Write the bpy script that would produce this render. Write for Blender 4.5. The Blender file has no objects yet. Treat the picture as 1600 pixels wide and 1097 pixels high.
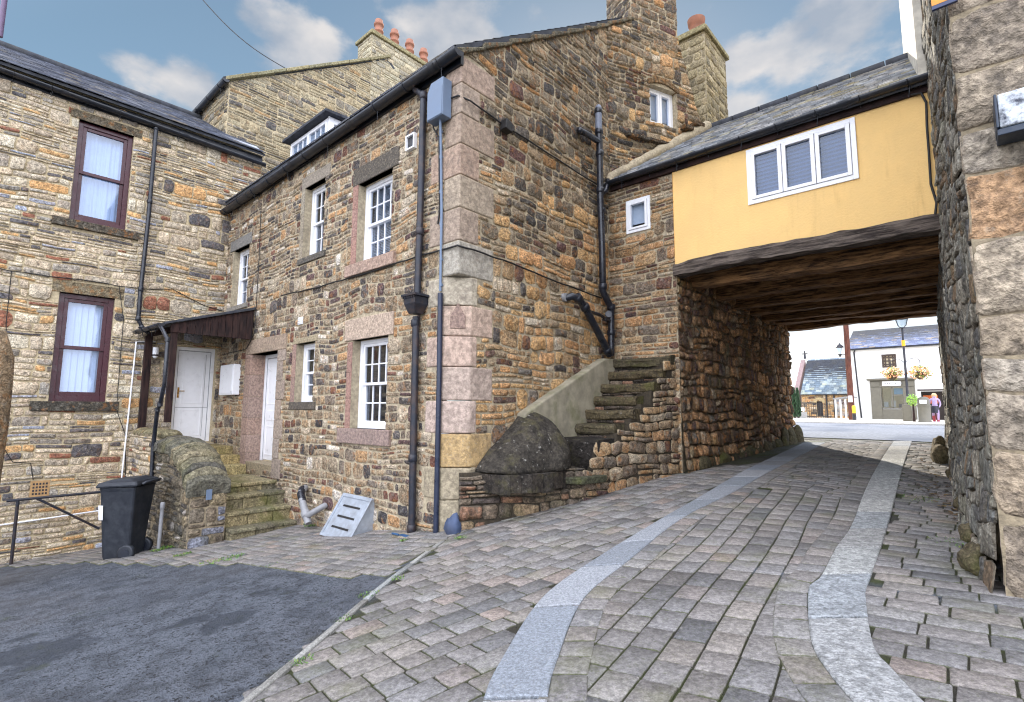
import bpy, math, random
import numpy as np
from mathutils import Vector, noise, Matrix
random.seed(7)
rd=random.uniform
# ---------------------------------------------------------------- camera
f_px=815.; yaw,pitch,roll=[math.radians(a) for a in (41.8,6.5,.3)]
Fw=Vector((-math.sin(yaw)*math.cos(pitch),math.cos(yaw)*math.cos(pitch),math.sin(pitch)))
Rt=Vector((math.cos(yaw),math.sin(yaw),0)); Up=Rt.cross(Fw)
Rt,Up=Rt*math.cos(roll)+Up*math.sin(roll),-Rt*math.sin(roll)+Up*math.cos(roll)
sc=bpy.context.scene
cd=bpy.data.cameras.new('camera'); cam=bpy.data.objects.new('camera',cd); sc.collection.objects.link(cam)
cd.sensor_width=36; cd.lens=f_px/1600*36; cd.clip_start=.05; cd.clip_end=3000
cam.matrix_world=Matrix((( Rt.x,Up.x,-Fw.x,0),(Rt.y,Up.y,-Fw.y,0),(Rt.z,Up.z,-Fw.z,0),(0,0,0,1)))
sc.camera=cam
def ray(px,py): return Fw+Rt*((px-800)/f_px)-Up*((py-548.5)/f_px)
def atX(px,py,x): d=ray(px,py); return d*(x/d.x)
def atY(px,py,y): d=ray(px,py); return d*(y/d.y)
# ---------------------------------------------------------------- sky, sun, exposure
SUN_AZ=math.radians(-33); SUN_EL=math.radians(28)
wd=bpy.data.worlds.new('World'); sc.world=wd; wd.use_nodes=True
def build_world():
    nt=wd.node_tree; N=nt.nodes; L=nt.links; N.clear()
    def nn(t,**k):
        n=N.new(t)
        for a,b in k.items(): setattr(n,a,b)
        return n
    def math_(op,a,b=None,clamp=False):
        n=nn('ShaderNodeMath',operation=op); n.use_clamp=clamp
        for i,x in enumerate((a,b)):
            if x is None: continue
            if isinstance(x,(int,float)): n.inputs[i].default_value=x
            else: L.new(x,n.inputs[i])
        return n.outputs[0]
    tc=nn('ShaderNodeTexCoord'); D=tc.outputs['Generated']
    sky=nn('ShaderNodeTexSky',sky_type='NISHITA'); sky.sun_disc=False
    sky.sun_elevation=SUN_EL; sky.sun_rotation=SUN_AZ; sky.air_density=1.2; sky.dust_density=1.2; sky.ozone_density=1.5
    sep=nn('ShaderNodeSeparateXYZ'); L.new(D,sep.inputs[0]); dz=sep.outputs[2]
    # muted blue sky tint
    tint=nn('ShaderNodeMix',data_type='RGBA'); tint.blend_type='MIX'; tint.inputs[0].default_value=.80
    L.new(sky.outputs[0],tint.inputs[6])
    grad=nn('ShaderNodeValToRGB'); L.new(dz,grad.inputs[0]); e=grad.color_ramp.elements
    e[0].position=0.0; e[0].color=(24,24.5,25,1); e[1].position=.75; e[1].color=(2.1,3.5,5.2,1)
    e2=e.new(.22); e2.color=(6.0,7.8,9.6,1); e3=e.new(.45); e3.color=(3.2,5.2,7.4,1)
    L.new(grad.outputs[0],tint.inputs[7])
    # clouds: soft clumps along chosen directions broken by noise
    ns=nn('ShaderNodeTexNoise'); ns.inputs['Scale'].default_value=6.5; ns.inputs['Detail'].default_value=9; ns.inputs['Roughness'].default_value=.55
    mp=nn('ShaderNodeMapping'); mp.inputs['Scale'].default_value=(1,1,1.7); L.new(D,mp.inputs[0]); L.new(mp.outputs[0],ns.inputs[0])
    tot=None
    for px,py,rad,wt in CLOUDS:
        d=ray(px,py).normalized()
        dist=nn('ShaderNodeVectorMath',operation='SUBTRACT'); L.new(D,dist.inputs[0]); dist.inputs[1].default_value=d
        sc_=nn('ShaderNodeVectorMath',operation='MULTIPLY'); L.new(dist.outputs[0],sc_.inputs[0]); sc_.inputs[1].default_value=(1,1,2.1)
        ln=nn('ShaderNodeVectorMath',operation='LENGTH'); L.new(sc_.outputs[0],ln.inputs[0])
        g=math_('MULTIPLY',math_('SUBTRACT',1,math_('DIVIDE',ln.outputs['Value'],rad),True),wt)
        tot=g if tot is None else math_('MAXIMUM',tot,g)
    v=math_('ADD',tot,math_('MULTIPLY',math_('SUBTRACT',ns.outputs[0],.5),1.9))
    mk=nn('ShaderNodeMapRange',interpolation_type='SMOOTHSTEP'); L.new(v,mk.inputs[0]); mk.inputs[1].default_value=.3; mk.inputs[2].default_value=.62; mk.inputs[4].default_value=.85
    shade=nn('ShaderNodeTexNoise'); shade.inputs['Scale'].default_value=9; shade.inputs['Detail'].default_value=5; L.new(mp.outputs[0],shade.inputs[0])
    cr=nn('ShaderNodeValToRGB'); L.new(shade.outputs[0],cr.inputs[0]); c=cr.color_ramp.elements
    c[0].position=.35; c[0].color=(5.0,5.6,6.6,1); c[1].position=.7; c[1].color=(10.4,9.8,9.4,1)
    mx=nn('ShaderNodeMix',data_type='RGBA'); L.new(mk.outputs[0],mx.inputs[0]); L.new(tint.outputs[2],mx.inputs[6]); L.new(cr.outputs[0],mx.inputs[7])
    # added fill light: unseen sky overhead and behind the camera brightened
    dt=nn('ShaderNodeVectorMath',operation='DOT_PRODUCT'); L.new(D,dt.inputs[0]); dt.inputs[1].default_value=Vector((.55,-.62,.56)).normalized()
    bk=nn('ShaderNodeMapRange',interpolation_type='SMOOTHSTEP'); L.new(dt.outputs['Value'],bk.inputs[0]); bk.inputs[1].default_value=-.25; bk.inputs[2].default_value=.7
    sky_fill=nn('ShaderNodeMix',data_type='RGBA'); L.new(bk.outputs[0],sky_fill.inputs[0]); L.new(mx.outputs[2],sky_fill.inputs[6]); sky_fill.inputs[7].default_value=SKY_FILL
    bg=N.new('ShaderNodeBackground'); bg.inputs[1].default_value=.055; L.new(sky_fill.outputs[2],bg.inputs[0])
    out=N.new('ShaderNodeOutputWorld'); L.new(bg.outputs[0],out.inputs[0])
CLOUDS=[(480,72,.17,.72),(590,95,.15,.8),(290,128,.12,.68),(740,60,.2,.95),(1190,95,.15,1.0),(1150,165,.14,.8),(1330,22,.26,.55),(1200,10,.16,.42)]
SKY_FILL=(41,43,49,1)  # colour of the added fill in the unseen sky
build_world()
sl=bpy.data.lights.new('sun','SUN'); sl.energy=4.8; sl.angle=math.radians(.5); sl.color=(1,.92,.80)
so=bpy.data.objects.new('sun',sl); sc.collection.objects.link(so)
sd=Vector((math.sin(SUN_AZ)*math.cos(SUN_EL),math.cos(SUN_AZ)*math.cos(SUN_EL),math.sin(SUN_EL)))
so.rotation_euler=sd.to_track_quat('Z','Y').to_euler()
sc.cycles.max_bounces=7; sc.cycles.diffuse_bounces=4; sc.cycles.glossy_bounces=3; sc.cycles.transparent_max_bounces=8; sc.cycles.filter_width=1.15; sc.cycles.use_adaptive_sampling=True; sc.cycles.adaptive_threshold=.025
vs=sc.view_settings; vs.view_transform='Standard'; vs.look='None'; vs.gamma=1; vs.exposure=0.64
# ---------------------------------------------------------------- helpers
C=sc.collection
def S(r,g,b,a=1.):
    q=lambda c:(c/255/12.92 if c/255<=.04045 else ((c/255+.055)/1.055)**2.4)
    return (q(r),q(g),q(b),a)
def nz(x,y,z=0.): return noise.noise(Vector((x,y,z)))
class M:
    def __init__(s): s.v=[];s.f=[];s.c=[];s.sm=[];s.mk=[]
    def mark(s): s.mk.append(len(s.v))
    def add(s,V,F,col=(.5,.5,.5,1),smooth=False,cols=None):
        b=len(s.v); s.v.extend([tuple(p) for p in V]); s.f.extend([tuple(i+b for i in q) for q in F])
        s.c.extend(cols if cols else [col]*len(V)); s.sm.extend([smooth]*len(F)); return s
    def quad(s,a,b,c,d,col=(.5,.5,.5,1)): return s.add([a,b,c,d],[(0,1,2,3)],col)
    def hexa(s,P,col=(.5,.5,.5,1)):  # P: 4 bottom (ccw) + 4 top
        return s.add(P,[(3,2,1,0),(4,5,6,7),(0,1,5,4),(1,2,6,5),(2,3,7,6),(3,0,4,7)],col)
    def box(s,x0,x1,y0,y1,z0,z1,col=(.5,.5,.5,1)):
        return s.hexa([(x0,y0,z0),(x1,y0,z0),(x1,y1,z0),(x0,y1,z0),(x0,y0,z1),(x1,y0,z1),(x1,y1,z1),(x0,y1,z1)],col)
    def wb(s,fr,u0,u1,v0,v1,w0,w1,col=(.5,.5,.5,1)):
        P=fr.P
        return s.hexa([P(u0,v0,w1),P(u1,v0,w1),P(u1,v0,w0),P(u0,v0,w0),P(u0,v1,w1),P(u1,v1,w1),P(u1,v1,w0),P(u0,v1,w0)],col)
    def prism(s,fr,poly,w0,w1,col=(.5,.5,.5,1)):
        n=len(poly); V=[fr.P(u,v,w1) for u,v in poly]+[fr.P(u,v,w0) for u,v in poly]
        F=[tuple(range(n)),tuple(range(2*n-1,n-1,-1))]+[(i+n,(i+1)%n+n,(i+1)%n,i) for i in range(n)]
        return s.add(V,F,col)
    def tube(s,pts,r,n=12,col=(.5,.5,.5,1),caps=True,rs=None):
        pts=[Vector(p) for p in pts]; V=[];F=[]; prev=None
        for i,p in enumerate(pts):
            t=(pts[min(i+1,len(pts)-1)]-pts[max(i-1,0)]).normalized()
            if prev is None:
                a=t.orthogonal().normalized()
            else:
                a=(prev-t*prev.dot(t)); a=a.normalized() if a.length>1e-5 else t.orthogonal().normalized()
            prev=a; b=t.cross(a); rr=rs[i] if rs else r
            for k in range(n):
                th=2*math.pi*k/n; V.append(p+(a*math.cos(th)+b*math.sin(th))*rr)
        for i in range(len(pts)-1):
            for k in range(n):
                F.append((i*n+k,i*n+(k+1)%n,(i+1)*n+(k+1)%n,(i+1)*n+k))
        s.add(V,F,col,True)
        if caps:
            m=len(pts)-1
            s.add(V[:n],[tuple(range(n-1,-1,-1))],col); s.add(V[m*n:],[tuple(range(n))],col)
        return s
    def sphere(s,c,r,col=(.5,.5,.5,1),seg=10,rings=7,amp=0,fq=3,sc_=(1,1,1),seed=0):
        V=[];F=[]
        for i in range(rings+1):
            th=math.pi*i/rings
            for k in range(seg):
                ph=2*math.pi*k/seg
                d=Vector((math.sin(th)*math.cos(ph),math.sin(th)*math.sin(ph),math.cos(th)))
                q=r*(1+amp*noise.noise(d*fq+Vector((seed*3.1,seed,0))))
                V.append(Vector(c)+Vector((d.x*sc_[0],d.y*sc_[1],d.z*sc_[2]))*q)
        for i in range(rings):
            for k in range(seg):
                F.append((i*seg+k,(i+1)*seg+k,(i+1)*seg+(k+1)%seg,i*seg+(k+1)%seg))
        return s.add(V,F,col,True)
    def build(s,name,mat,parent=None,bev=0.,seg=2,label=None,kind=None):
        mk=sorted(set(k for k in s.mk if k<len(s.v)))
        if len(mk)>1:
            o=None
            for a,b in zip(mk,mk[1:]+[len(s.v)]):
                t=M(); t.v=s.v[a:b]; t.c=s.c[a:b]
                for f,q in zip(s.f,s.sm):
                    if a<=f[0]<b: t.f.append(tuple(i-a for i in f)); t.sm.append(q)
                x=t.build(name,mat,parent,bev,seg,label,kind); o=o or x
            return o
        me=bpy.data.meshes.new(name); me.from_pydata(s.v,[],s.f)
        at=me.color_attributes.new('Col','FLOAT_COLOR','POINT')
        at.data.foreach_set('color',np.array([c if len(c)==4 else (*c,1) for c in s.c],dtype=np.float32).ravel())
        me.polygons.foreach_set('use_smooth',s.sm)
        me.materials.append(mat); me.update()
        o=bpy.data.objects.new(name,me); C.objects.link(o)
        if parent:
            o.parent=parent
            L=parent.get('_o'); 
            if L is not None: o.location=(-L[0],-L[1],-L[2])
        if bev:
            b=o.modifiers.new('bevel','BEVEL'); b.width=bev; b.segments=seg; b.limit_method='ANGLE'; b.angle_limit=math.radians(40)
        if label: o['label']=label
        if kind: o['kind']=kind
        return o
def thing(name,label,cat,loc=(0,0,0),group=None):
    o=bpy.data.objects.new(name,None); C.objects.link(o); o.location=loc; o.empty_display_size=.2
    o['label']=label; o['category']=cat; o['_o']=[float(a) for a in loc]
    if group: o['group']=group
    return o
def tag(o,label,cat,group=None,kind=None):
    o['label']=label; o['category']=cat
    if group: o['group']=group
    if kind: o['kind']=kind
    return o
class Fr:  # vertical wall frame: u along d, v up, w outward
    def __init__(s,o,d): s.o=Vector((o[0],o[1],0)); s.d=Vector((d[0],d[1],0)).normalized(); s.n=Vector((s.d.y,-s.d.x,0))
    def P(s,u,v,w=0.): p=s.o+s.d*u+s.n*w; return Vector((p.x,p.y,v))
    def uv(s,px,py,w=0.):
        r=ray(px,py); o=s.o+s.n*w; t=o.dot(s.n)/r.dot(s.n); p=r*t; return ((p-s.o).dot(s.d),p.z)
    def rect(s,x0,y0,x1,y1,w=0.):  # two opposite corners: (x0,y0)=top left (x1,y1)=bottom right -> u0,u1,v0,v1
        a=s.uv(x0,y0,w); b=s.uv(x1,y1,w); return (min(a[0],b[0]),max(a[0],b[0]),min(a[1],b[1]),max(a[1],b[1]))
# ---------------------------------------------------------------- materials
MATS={}
def newmat(name):
    m=bpy.data.materials.new(name); m.use_nodes=True; nt=m.node_tree; nt.nodes.clear()
    b=nt.nodes.new('ShaderNodeBsdfPrincipled'); o=nt.nodes.new('ShaderNodeOutputMaterial'); nt.links.new(b.outputs[0],o.inputs[0])
    return m,nt,b
def tex(nt,kind,scale,detail=4,rough=.55,vec=None,**k):
    n=nt.nodes.new(kind); n.inputs['Scale'].default_value=scale
    if 'Detail' in n.inputs: n.inputs['Detail'].default_value=min(detail,5)
    if 'Roughness' in n.inputs: n.inputs['Roughness'].default_value=rough
    for a,b in k.items(): setattr(n,a,b)
    if vec is None:
        tc=nt.nodes.get('tc') or nt.nodes.new('ShaderNodeTexCoord'); tc.name='tc'; vec=tc.outputs['Object']
    nt.links.new(vec,n.inputs['Vector']); return n
def ramp(nt,src,stops):
    r=nt.nodes.new('ShaderNodeMapRange'); r.interpolation_type='SMOOTHSTEP'; nt.links.new(src,r.inputs[0])
    r.inputs[1].default_value,r.inputs[2].default_value,r.inputs[3].default_value,r.inputs[4].default_value=stops; return r.outputs[0]
def mixc(nt,fac,a,b,mode='MIX'):
    n=nt.nodes.new('ShaderNodeMix'); n.data_type='RGBA'; n.blend_type=mode
    for i,x in ((0,fac),(6,a),(7,b)):
        if isinstance(x,(int,float)): n.inputs[i].default_value=x
        elif isinstance(x,tuple): n.inputs[i].default_value=x
        else: nt.links.new(x,n.inputs[i])
    return n.outputs[2]
def mth(nt,op,a,b,clamp=False):
    n=nt.nodes.new('ShaderNodeMath'); n.operation=op; n.use_clamp=clamp
    for i,x in enumerate((a,b)):
        if isinstance(x,(int,float)): n.inputs[i].default_value=x
        else: nt.links.new(x,n.inputs[i])
    return n.outputs[0]
def bump(nt,b,h,dist,strength=1.,prev=None):
    n=nt.nodes.new('ShaderNodeBump'); n.inputs['Distance'].default_value=dist; n.inputs['Strength'].default_value=strength
    nt.links.new(h,n.inputs['Height'])
    if prev: nt.links.new(prev,n.inputs['Normal'])
    nt.links.new(n.outputs[0],b.inputs['Normal']); return n.outputs[0]
def stone_mat(name,mortar,bs=.015,var=.55,lichen=.35,lcol=S(45,42,40),lscale=5.,rough=.9,smear=.9,moss=None,fine=60.,mossz=None,white=.12,rust=0.,blot=0.):
    m,nt,b=newmat(name); at=nt.nodes.new('ShaderNodeAttribute'); at.attribute_name='Col'
    n1=tex(nt,'ShaderNodeTexNoise',fine,8,.65); n2=tex(nt,'ShaderNodeTexNoise',lscale,7,.62); n3=tex(nt,'ShaderNodeTexNoise',fine*.3,6,.6)
    k=ramp(nt,n1.outputs[0],(.3,.7,1-var,1+var*.75)); c=mixc(nt,1.,at.outputs['Color'],k,'MULTIPLY')
    k3=ramp(nt,n3.outputs[0],(.35,.65,.72,1.22)); c=mixc(nt,1.,c,k3,'MULTIPLY')
    # dark weathering / lichen with its own shape
    nl=tex(nt,'ShaderNodeTexNoise',lscale*3.1,8,.7)
    lf=mth(nt,'MULTIPLY',ramp(nt,n2.outputs[0],(.48,.66,0,1)),ramp(nt,nl.outputs[0],(.42,.6,0,lichen)))
    c=mixc(nt,lf,c,lcol)
    ng=tex(nt,'ShaderNodeTexNoise',fine*.42,9,.75); c=mixc(nt,ramp(nt,ng.outputs[0],(.51,.59,0,.55)),c,mixc(nt,.55,c,lcol)); c=mixc(nt,ramp(nt,ng.outputs[0],(.37,.45,.45,0)),c,mortar)
    if rust:
        nr=tex(nt,'ShaderNodeTexNoise',8.5,5,.68); c=mixc(nt,ramp(nt,nr.outputs[0],(.53,.62,0,rust)),c,S(168,112,58))
        c=mixc(nt,ramp(nt,nr.outputs[0],(.34,.44,rust*.9,0)),c,S(150,144,132))
    if blot:
        nb=tex(nt,'ShaderNodeTexNoise',13.,5,.72); c=mixc(nt,ramp(nt,nb.outputs[0],(.55,.62,0,blot)),c,S(58,52,48))
    if white:
        nw=tex(nt,'ShaderNodeTexNoise',lscale*6,7,.7); c=mixc(nt,ramp(nt,nw.outputs[0],(.6,.72,0,white)),c,S(205,200,190))
    if moss:
        nm=tex(nt,'ShaderNodeTexNoise',2.3,6,.65); c=mixc(nt,ramp(nt,nm.outputs[0],(.5,.72,0,moss)),c,S(92,96,40))
    # mortar smear near stone edges
    ns=tex(nt,'ShaderNodeTexNoise',14.,6,.6)
    e=mth(nt,'ADD',at.outputs['Alpha'],mth(nt,'MULTIPLY',mth(nt,'SUBTRACT',ns.outputs[0],.5),1.5))
    mf=ramp(nt,e,(.25,.62,smear,0)); mo=mixc(nt,1.,mortar,ramp(nt,n1.outputs[0],(.3,.7,.62,1.25)),'MULTIPLY')
    c=mixc(nt,mf,c,mo); nt.links.new(c,b.inputs['Base Color']); b.inputs['Roughness'].default_value=rough
    b.inputs['Specular IOR Level'].default_value=.25
    vo=tex(nt,'ShaderNodeTexVoronoi',fine*.35)
    h=mth(nt,'ADD',n1.outputs[0],mth(nt,'MULTIPLY',n3.outputs[0],1.6)); h=mth(nt,'ADD',h,mth(nt,'MULTIPLY',vo.outputs['Distance'],.5))
    bump(nt,b,h,bs); return m
def plain(name,col,rough=.5,var=.12,scale=20.,bs=0.,metal=0.,spec=.5,dirt=0.,dcol=S(60,55,48),usecol=False,dscale=3.,coat=0.):
    m,nt,b=newmat(name); n1=tex(nt,'ShaderNodeTexNoise',scale,7,.6)
    base=col
    if usecol:
        at=nt.nodes.new('ShaderNodeAttribute'); at.attribute_name='Col'; base=at.outputs['Color']
    c=mixc(nt,1.,base,ramp(nt,n1.outputs[0],(.3,.7,1-var,1+var)),'MULTIPLY')
    if dirt:
        n2=tex(nt,'ShaderNodeTexNoise',dscale,8,.68); c=mixc(nt,ramp(nt,n2.outputs[0],(.45,.68,0,dirt)),c,dcol)
    nt.links.new(c,b.inputs['Base Color'])
    r=ramp(nt,n1.outputs[0],(.3,.7,max(0,rough-.1),min(1,rough+.1))); nt.links.new(r,b.inputs['Roughness'])
    b.inputs['Metallic'].default_value=metal; b.inputs['Specular IOR Level'].default_value=spec; b.inputs['Coat Weight'].default_value=coat
    if bs: bump(nt,b,n1.outputs[0],bs)
    return m
def glass_mat(name,refl=.25,tint=(.8,.85,.9,1)):
    m=bpy.data.materials.new(name); m.use_nodes=True; nt=m.node_tree; nt.nodes.clear()
    o=nt.nodes.new('ShaderNodeOutputMaterial'); mx=nt.nodes.new('ShaderNodeMixShader'); t=nt.nodes.new('ShaderNodeBsdfTransparent'); g=nt.nodes.new('ShaderNodeBsdfGlossy')
    t.inputs[0].default_value=tint; g.inputs['Roughness'].default_value=.03; g.inputs[0].default_value=(.82,.88,1,1)
    lw=nt.nodes.new('ShaderNodeLayerWeight'); lw.inputs[0].default_value=.35
    r=ramp(nt,lw.outputs['Facing'],(0,1,refl,min(1,refl+.3))); nt.links.new(r,mx.inputs[0])
    n=tex(nt,'ShaderNodeTexNoise',1.6,2,.5); bp=nt.nodes.new('ShaderNodeBump'); bp.inputs['Distance'].default_value=.01; bp.inputs['Strength'].default_value=.25
    nt.links.new(n.outputs[0],bp.inputs['Height']); nt.links.new(bp.outputs[0],g.inputs['Normal'])
    nt.links.new(t.outputs[0],mx.inputs[1]); nt.links.new(g.outputs[0],mx.inputs[2]); nt.links.new(mx.outputs[0],o.inputs[0]); return m
def wood_mat(name,c1,c2,sx=(1,1,14),bs=.01,dirt=.3,rough=.85):
    m,nt,b=newmat(name); tc=nt.nodes.new('ShaderNodeTexCoord'); tc.name='tc'; mp=nt.nodes.new('ShaderNodeMapping'); mp.inputs['Scale'].default_value=sx
    nt.links.new(tc.outputs['Object'],mp.inputs[0]); n=tex(nt,'ShaderNodeTexNoise',3.,9,.7,mp.outputs[0]); n2=tex(nt,'ShaderNodeTexNoise',2.,5,.6)
    c=mixc(nt,ramp(nt,n.outputs[0],(.35,.65,0,1)),c1,c2); c=mixc(nt,ramp(nt,n2.outputs[0],(.45,.7,0,dirt)),c,S(60,58,55))
    nt.links.new(c,b.inputs['Base Color']); b.inputs['Roughness'].default_value=rough; b.inputs['Specular IOR Level'].default_value=.2; bump(nt,b,n.outputs[0],bs); return m
m_front=stone_mat('cottage rubble',S(186,172,148),lichen=.35,bs=.018,rust=.42,blot=.6,white=.3)
m_gable=stone_mat('gable rubble',S(172,154,126),lichen=.55,lcol=S(60,53,46),lscale=3.,bs=.02,rust=.42,blot=.5,white=.28)
m_left=stone_mat('buff rubble',S(192,176,144),lichen=.45,lcol=S(64,60,56),bs=.015,smear=.95,rust=.16,blot=.35,white=.2)
m_pass=stone_mat('passage rubble',S(120,98,72),lichen=.4,bs=.035,smear=.8,moss=.4,fine=35.,white=.1,rust=.6,blot=.4)
m_dark=stone_mat('dark rubble',S(112,104,90),lichen=.6,bs=.03,smear=.8,moss=.25,fine=35.,white=.3,blot=.35)
m_pier=stone_mat('pier ashlar',S(172,156,136),lichen=.35,lcol=S(70,66,66),lscale=2.2,bs=.05,var=.5,fine=20.,smear=.9)
m_ash=stone_mat('ashlar',S(170,155,132),lichen=.25,lcol=S(85,80,76),lscale=2.5,bs=.006,var=.2,fine=90.,smear=.35,white=.1)
m_quo=stone_mat('quoin stone',S(165,152,132),lichen=.55,lcol=S(112,100,90),lscale=2.2,bs=.006,var=.16,fine=60.,smear=.4,white=.15)
m_step=stone_mat('mossy step stone',S(90,92,60),lichen=.6,bs=.014,smear=.5,moss=.6,fine=45.)
m_bould=stone_mat('black lichen stone',S(60,56,50),lichen=.7,lcol=S(22,20,20),lscale=2.6,bs=.02,smear=0.,fine=30.,white=.45)
def lichen_spots(m):
    nt=m.node_tree; b=next(n for n in nt.nodes if n.type=='BSDF_PRINCIPLED'); src=b.inputs['Base Color'].links[0].from_socket
    v=tex(nt,'ShaderNodeTexVoronoi',11.); n=tex(nt,'ShaderNodeTexNoise',5.,3,.5); n2=tex(nt,'ShaderNodeTexNoise',60.,4,.6)
    d=mth(nt,'ADD',v.outputs['Distance'],mth(nt,'MULTIPLY',mth(nt,'SUBTRACT',n2.outputs[0],.5),.22))
    f=mth(nt,'MULTIPLY',ramp(nt,d,(.2,.29,.95,0)),ramp(nt,n.outputs[0],(.36,.5,0,1)))
    c=mixc(nt,f,src,S(168,164,128)); n3=tex(nt,'ShaderNodeTexNoise',3.,8,.7); c=mixc(nt,ramp(nt,n3.outputs[0],(.5,.7,0,.6)),c,S(96,90,60)); nt.links.new(c,b.inputs['Base Color'])
lichen_spots(m_bould)
m_chim=stone_mat('chimney blocks',S(168,155,118),lichen=.3,bs=.01)
m_pave=stone_mat('block paving',S(80,84,52),lichen=.3,lcol=S(74,72,70),lscale=1.4,bs=.004,var=.22,fine=130.,smear=.75,rough=.8,white=.22,moss=.3)
m_gran=stone_mat('granite',S(70,72,66),lichen=.1,lcol=S(110,110,110),bs=.003,var=.3,fine=220.,smear=.2,rough=.7,white=.3)
m_rough_gran=stone_mat('bush hammered granite',S(70,72,66),lichen=.1,lcol=S(110,110,110),bs=.012,var=.35,fine=70.,smear=.2,rough=.7,white=.5)
m_render=plain('cement render',S(150,142,122),.95,.22,6.,.006,dirt=.55,dcol=S(98,100,58),dscale=2.6)
m_mortar_front=plain('mortar',S(172,158,132),.95,.25,25.,.01,dirt=.35,dcol=S(88,80,68),dscale=5)
m_mortar_left=plain('pale mortar',S(184,168,136),.95,.22,25.,.01,dirt=.2,dscale=5)
m_mortar_dark=plain('dark mortar',S(146,132,108),.95,.3,22.,.015,dirt=.4,dscale=4)
m_yellow=plain('yellow render',S(240,199,130),.9,.045,2.2,.002,dirt=.10,dcol=S(222,186,126),dscale=1.4)
def streaks(m):
    nt=m.node_tree; b=next(n for n in nt.nodes if n.type=='BSDF_PRINCIPLED'); src=b.inputs['Base Color'].links[0].from_socket
    tc=nt.nodes['tc']; mp=nt.nodes.new('ShaderNodeMapping'); mp.inputs['Scale'].default_value=(1,1,.12); nt.links.new(tc.outputs['Object'],mp.inputs[0])
    n=tex(nt,'ShaderNodeTexNoise',9.,7,.7,mp.outputs[0]); n2=tex(nt,'ShaderNodeTexNoise',1.1,4,.6)
    f=mth(nt,'MULTIPLY',ramp(nt,n.outputs[0],(.5,.75,0,.45)),ramp(nt,n2.outputs[0],(.4,.65,.15,1))); c=mixc(nt,f,src,S(200,158,98))
    v=tex(nt,'ShaderNodeTexNoise',38.,8,.7); bump(nt,b,v.outputs[0],.006); nt.links.new(c,b.inputs['Base Color'])
streaks(m_yellow)
m_cream=plain('cream render',S(205,198,182),.9,.15,7.,.006,dirt=.4,dcol=S(120,110,98),dscale=3.)
m_upvc=plain('white paint',S(238,238,240),.35,.03,8.,0.,spec=.5)
m_brownf=plain('plum window frame',S(66,24,34),.3,.08,8.)
m_black=plain('black plastic pipe',S(24,28,38),.32,.15,12.,0.,spec=.55,dirt=.3,dcol=S(70,70,72),dscale=9)
m_iron=plain('painted iron',S(29,33,44),.45,.25,18.,.002,dirt=.35,dcol=S(90,66,48),dscale=7)
m_gutter=plain('gutter',S(26,30,38),.4,.2,10.,0.,dirt=.25,dcol=S(80,72,66))
m_bluegrey=plain('grey cabinet',S(104,120,142),.45,.06,9.)
m_bin=plain('bin plastic',S(34,38,46),.5,.12,14.,.001,dirt=.3,dcol=S(78,82,86),dscale=4)
m_grey=plain('grey plastic',S(140,140,142),.45,.1,10.,dirt=.25)
m_metal=plain('galvanised sheet',S(168,176,186),.4,.12,14.,.001,metal=.35,dirt=.3,dcol=S(118,112,108),dscale=5)
m_slate=plain('slate',S(80,84,92),.8,.28,9.,.004,usecol=True,spec=.2,dirt=.25,dcol=S(84,84,72),dscale=2.5)
m_slatep=plain('slate edge',S(66,68,74),.85,.3,9.,.004,spec=.15,dirt=.3,dcol=S(90,88,72),dscale=3)
m_lead=plain('lead',S(165,170,180),.45,.1,6.,.003)
m_terra=plain('terracotta',S(150,100,78),.8,.18,7.,.003,dirt=.4,dcol=S(120,96,80),dscale=3.)
m_beamf=wood_mat('weathered beam',S(118,106,96),S(50,43,40),(.9,13,13),.014,.25)
m_beam=wood_mat('brown beam',S(168,126,84),S(52,36,25),(.9,13,13),.012,.3)
m_board=wood_mat('stained board',S(64,46,42),S(32,24,25),(1.,9,1.2),.004,.15)
m_soil=plain('earth',S(60,52,40),.95,.4,30.,.01)
m_leaf=plain('weed leaf',S(70,110,45),.6,.35,30.,usecol=True)
m_glass=glass_mat('window glass',.07); m_glassr=glass_mat('sky mirror glass',.13,(.6,.7,.82,1)); m_glassd=glass_mat('dark glass',.1)
m_glassl=glass_mat('bluish glass',.13,(.8,.88,1,1))
m_cloth=plain('net curtain',S(172,186,204),.9,.05,5.)
m_blindb=plain('blue grey blind slat',S(126,146,178),.6,.05,6.)
m_blind=plain('blind slat',S(198,206,218),.6,.04,6.)
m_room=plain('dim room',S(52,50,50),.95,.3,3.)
m_roomlight=plain('room wall',S(150,150,152),.95,.1,2.)
m_cable=plain('cable',S(28,26,26),.6,.1,9.)
m_col=plain('painted',S(200,200,200),.55,.1,12.,usecol=True)
m_rust=plain('peeling paint',S(208,214,220),.5,.06,10.,dirt=1.,dcol=S(30,34,52),dscale=11.)
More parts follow.
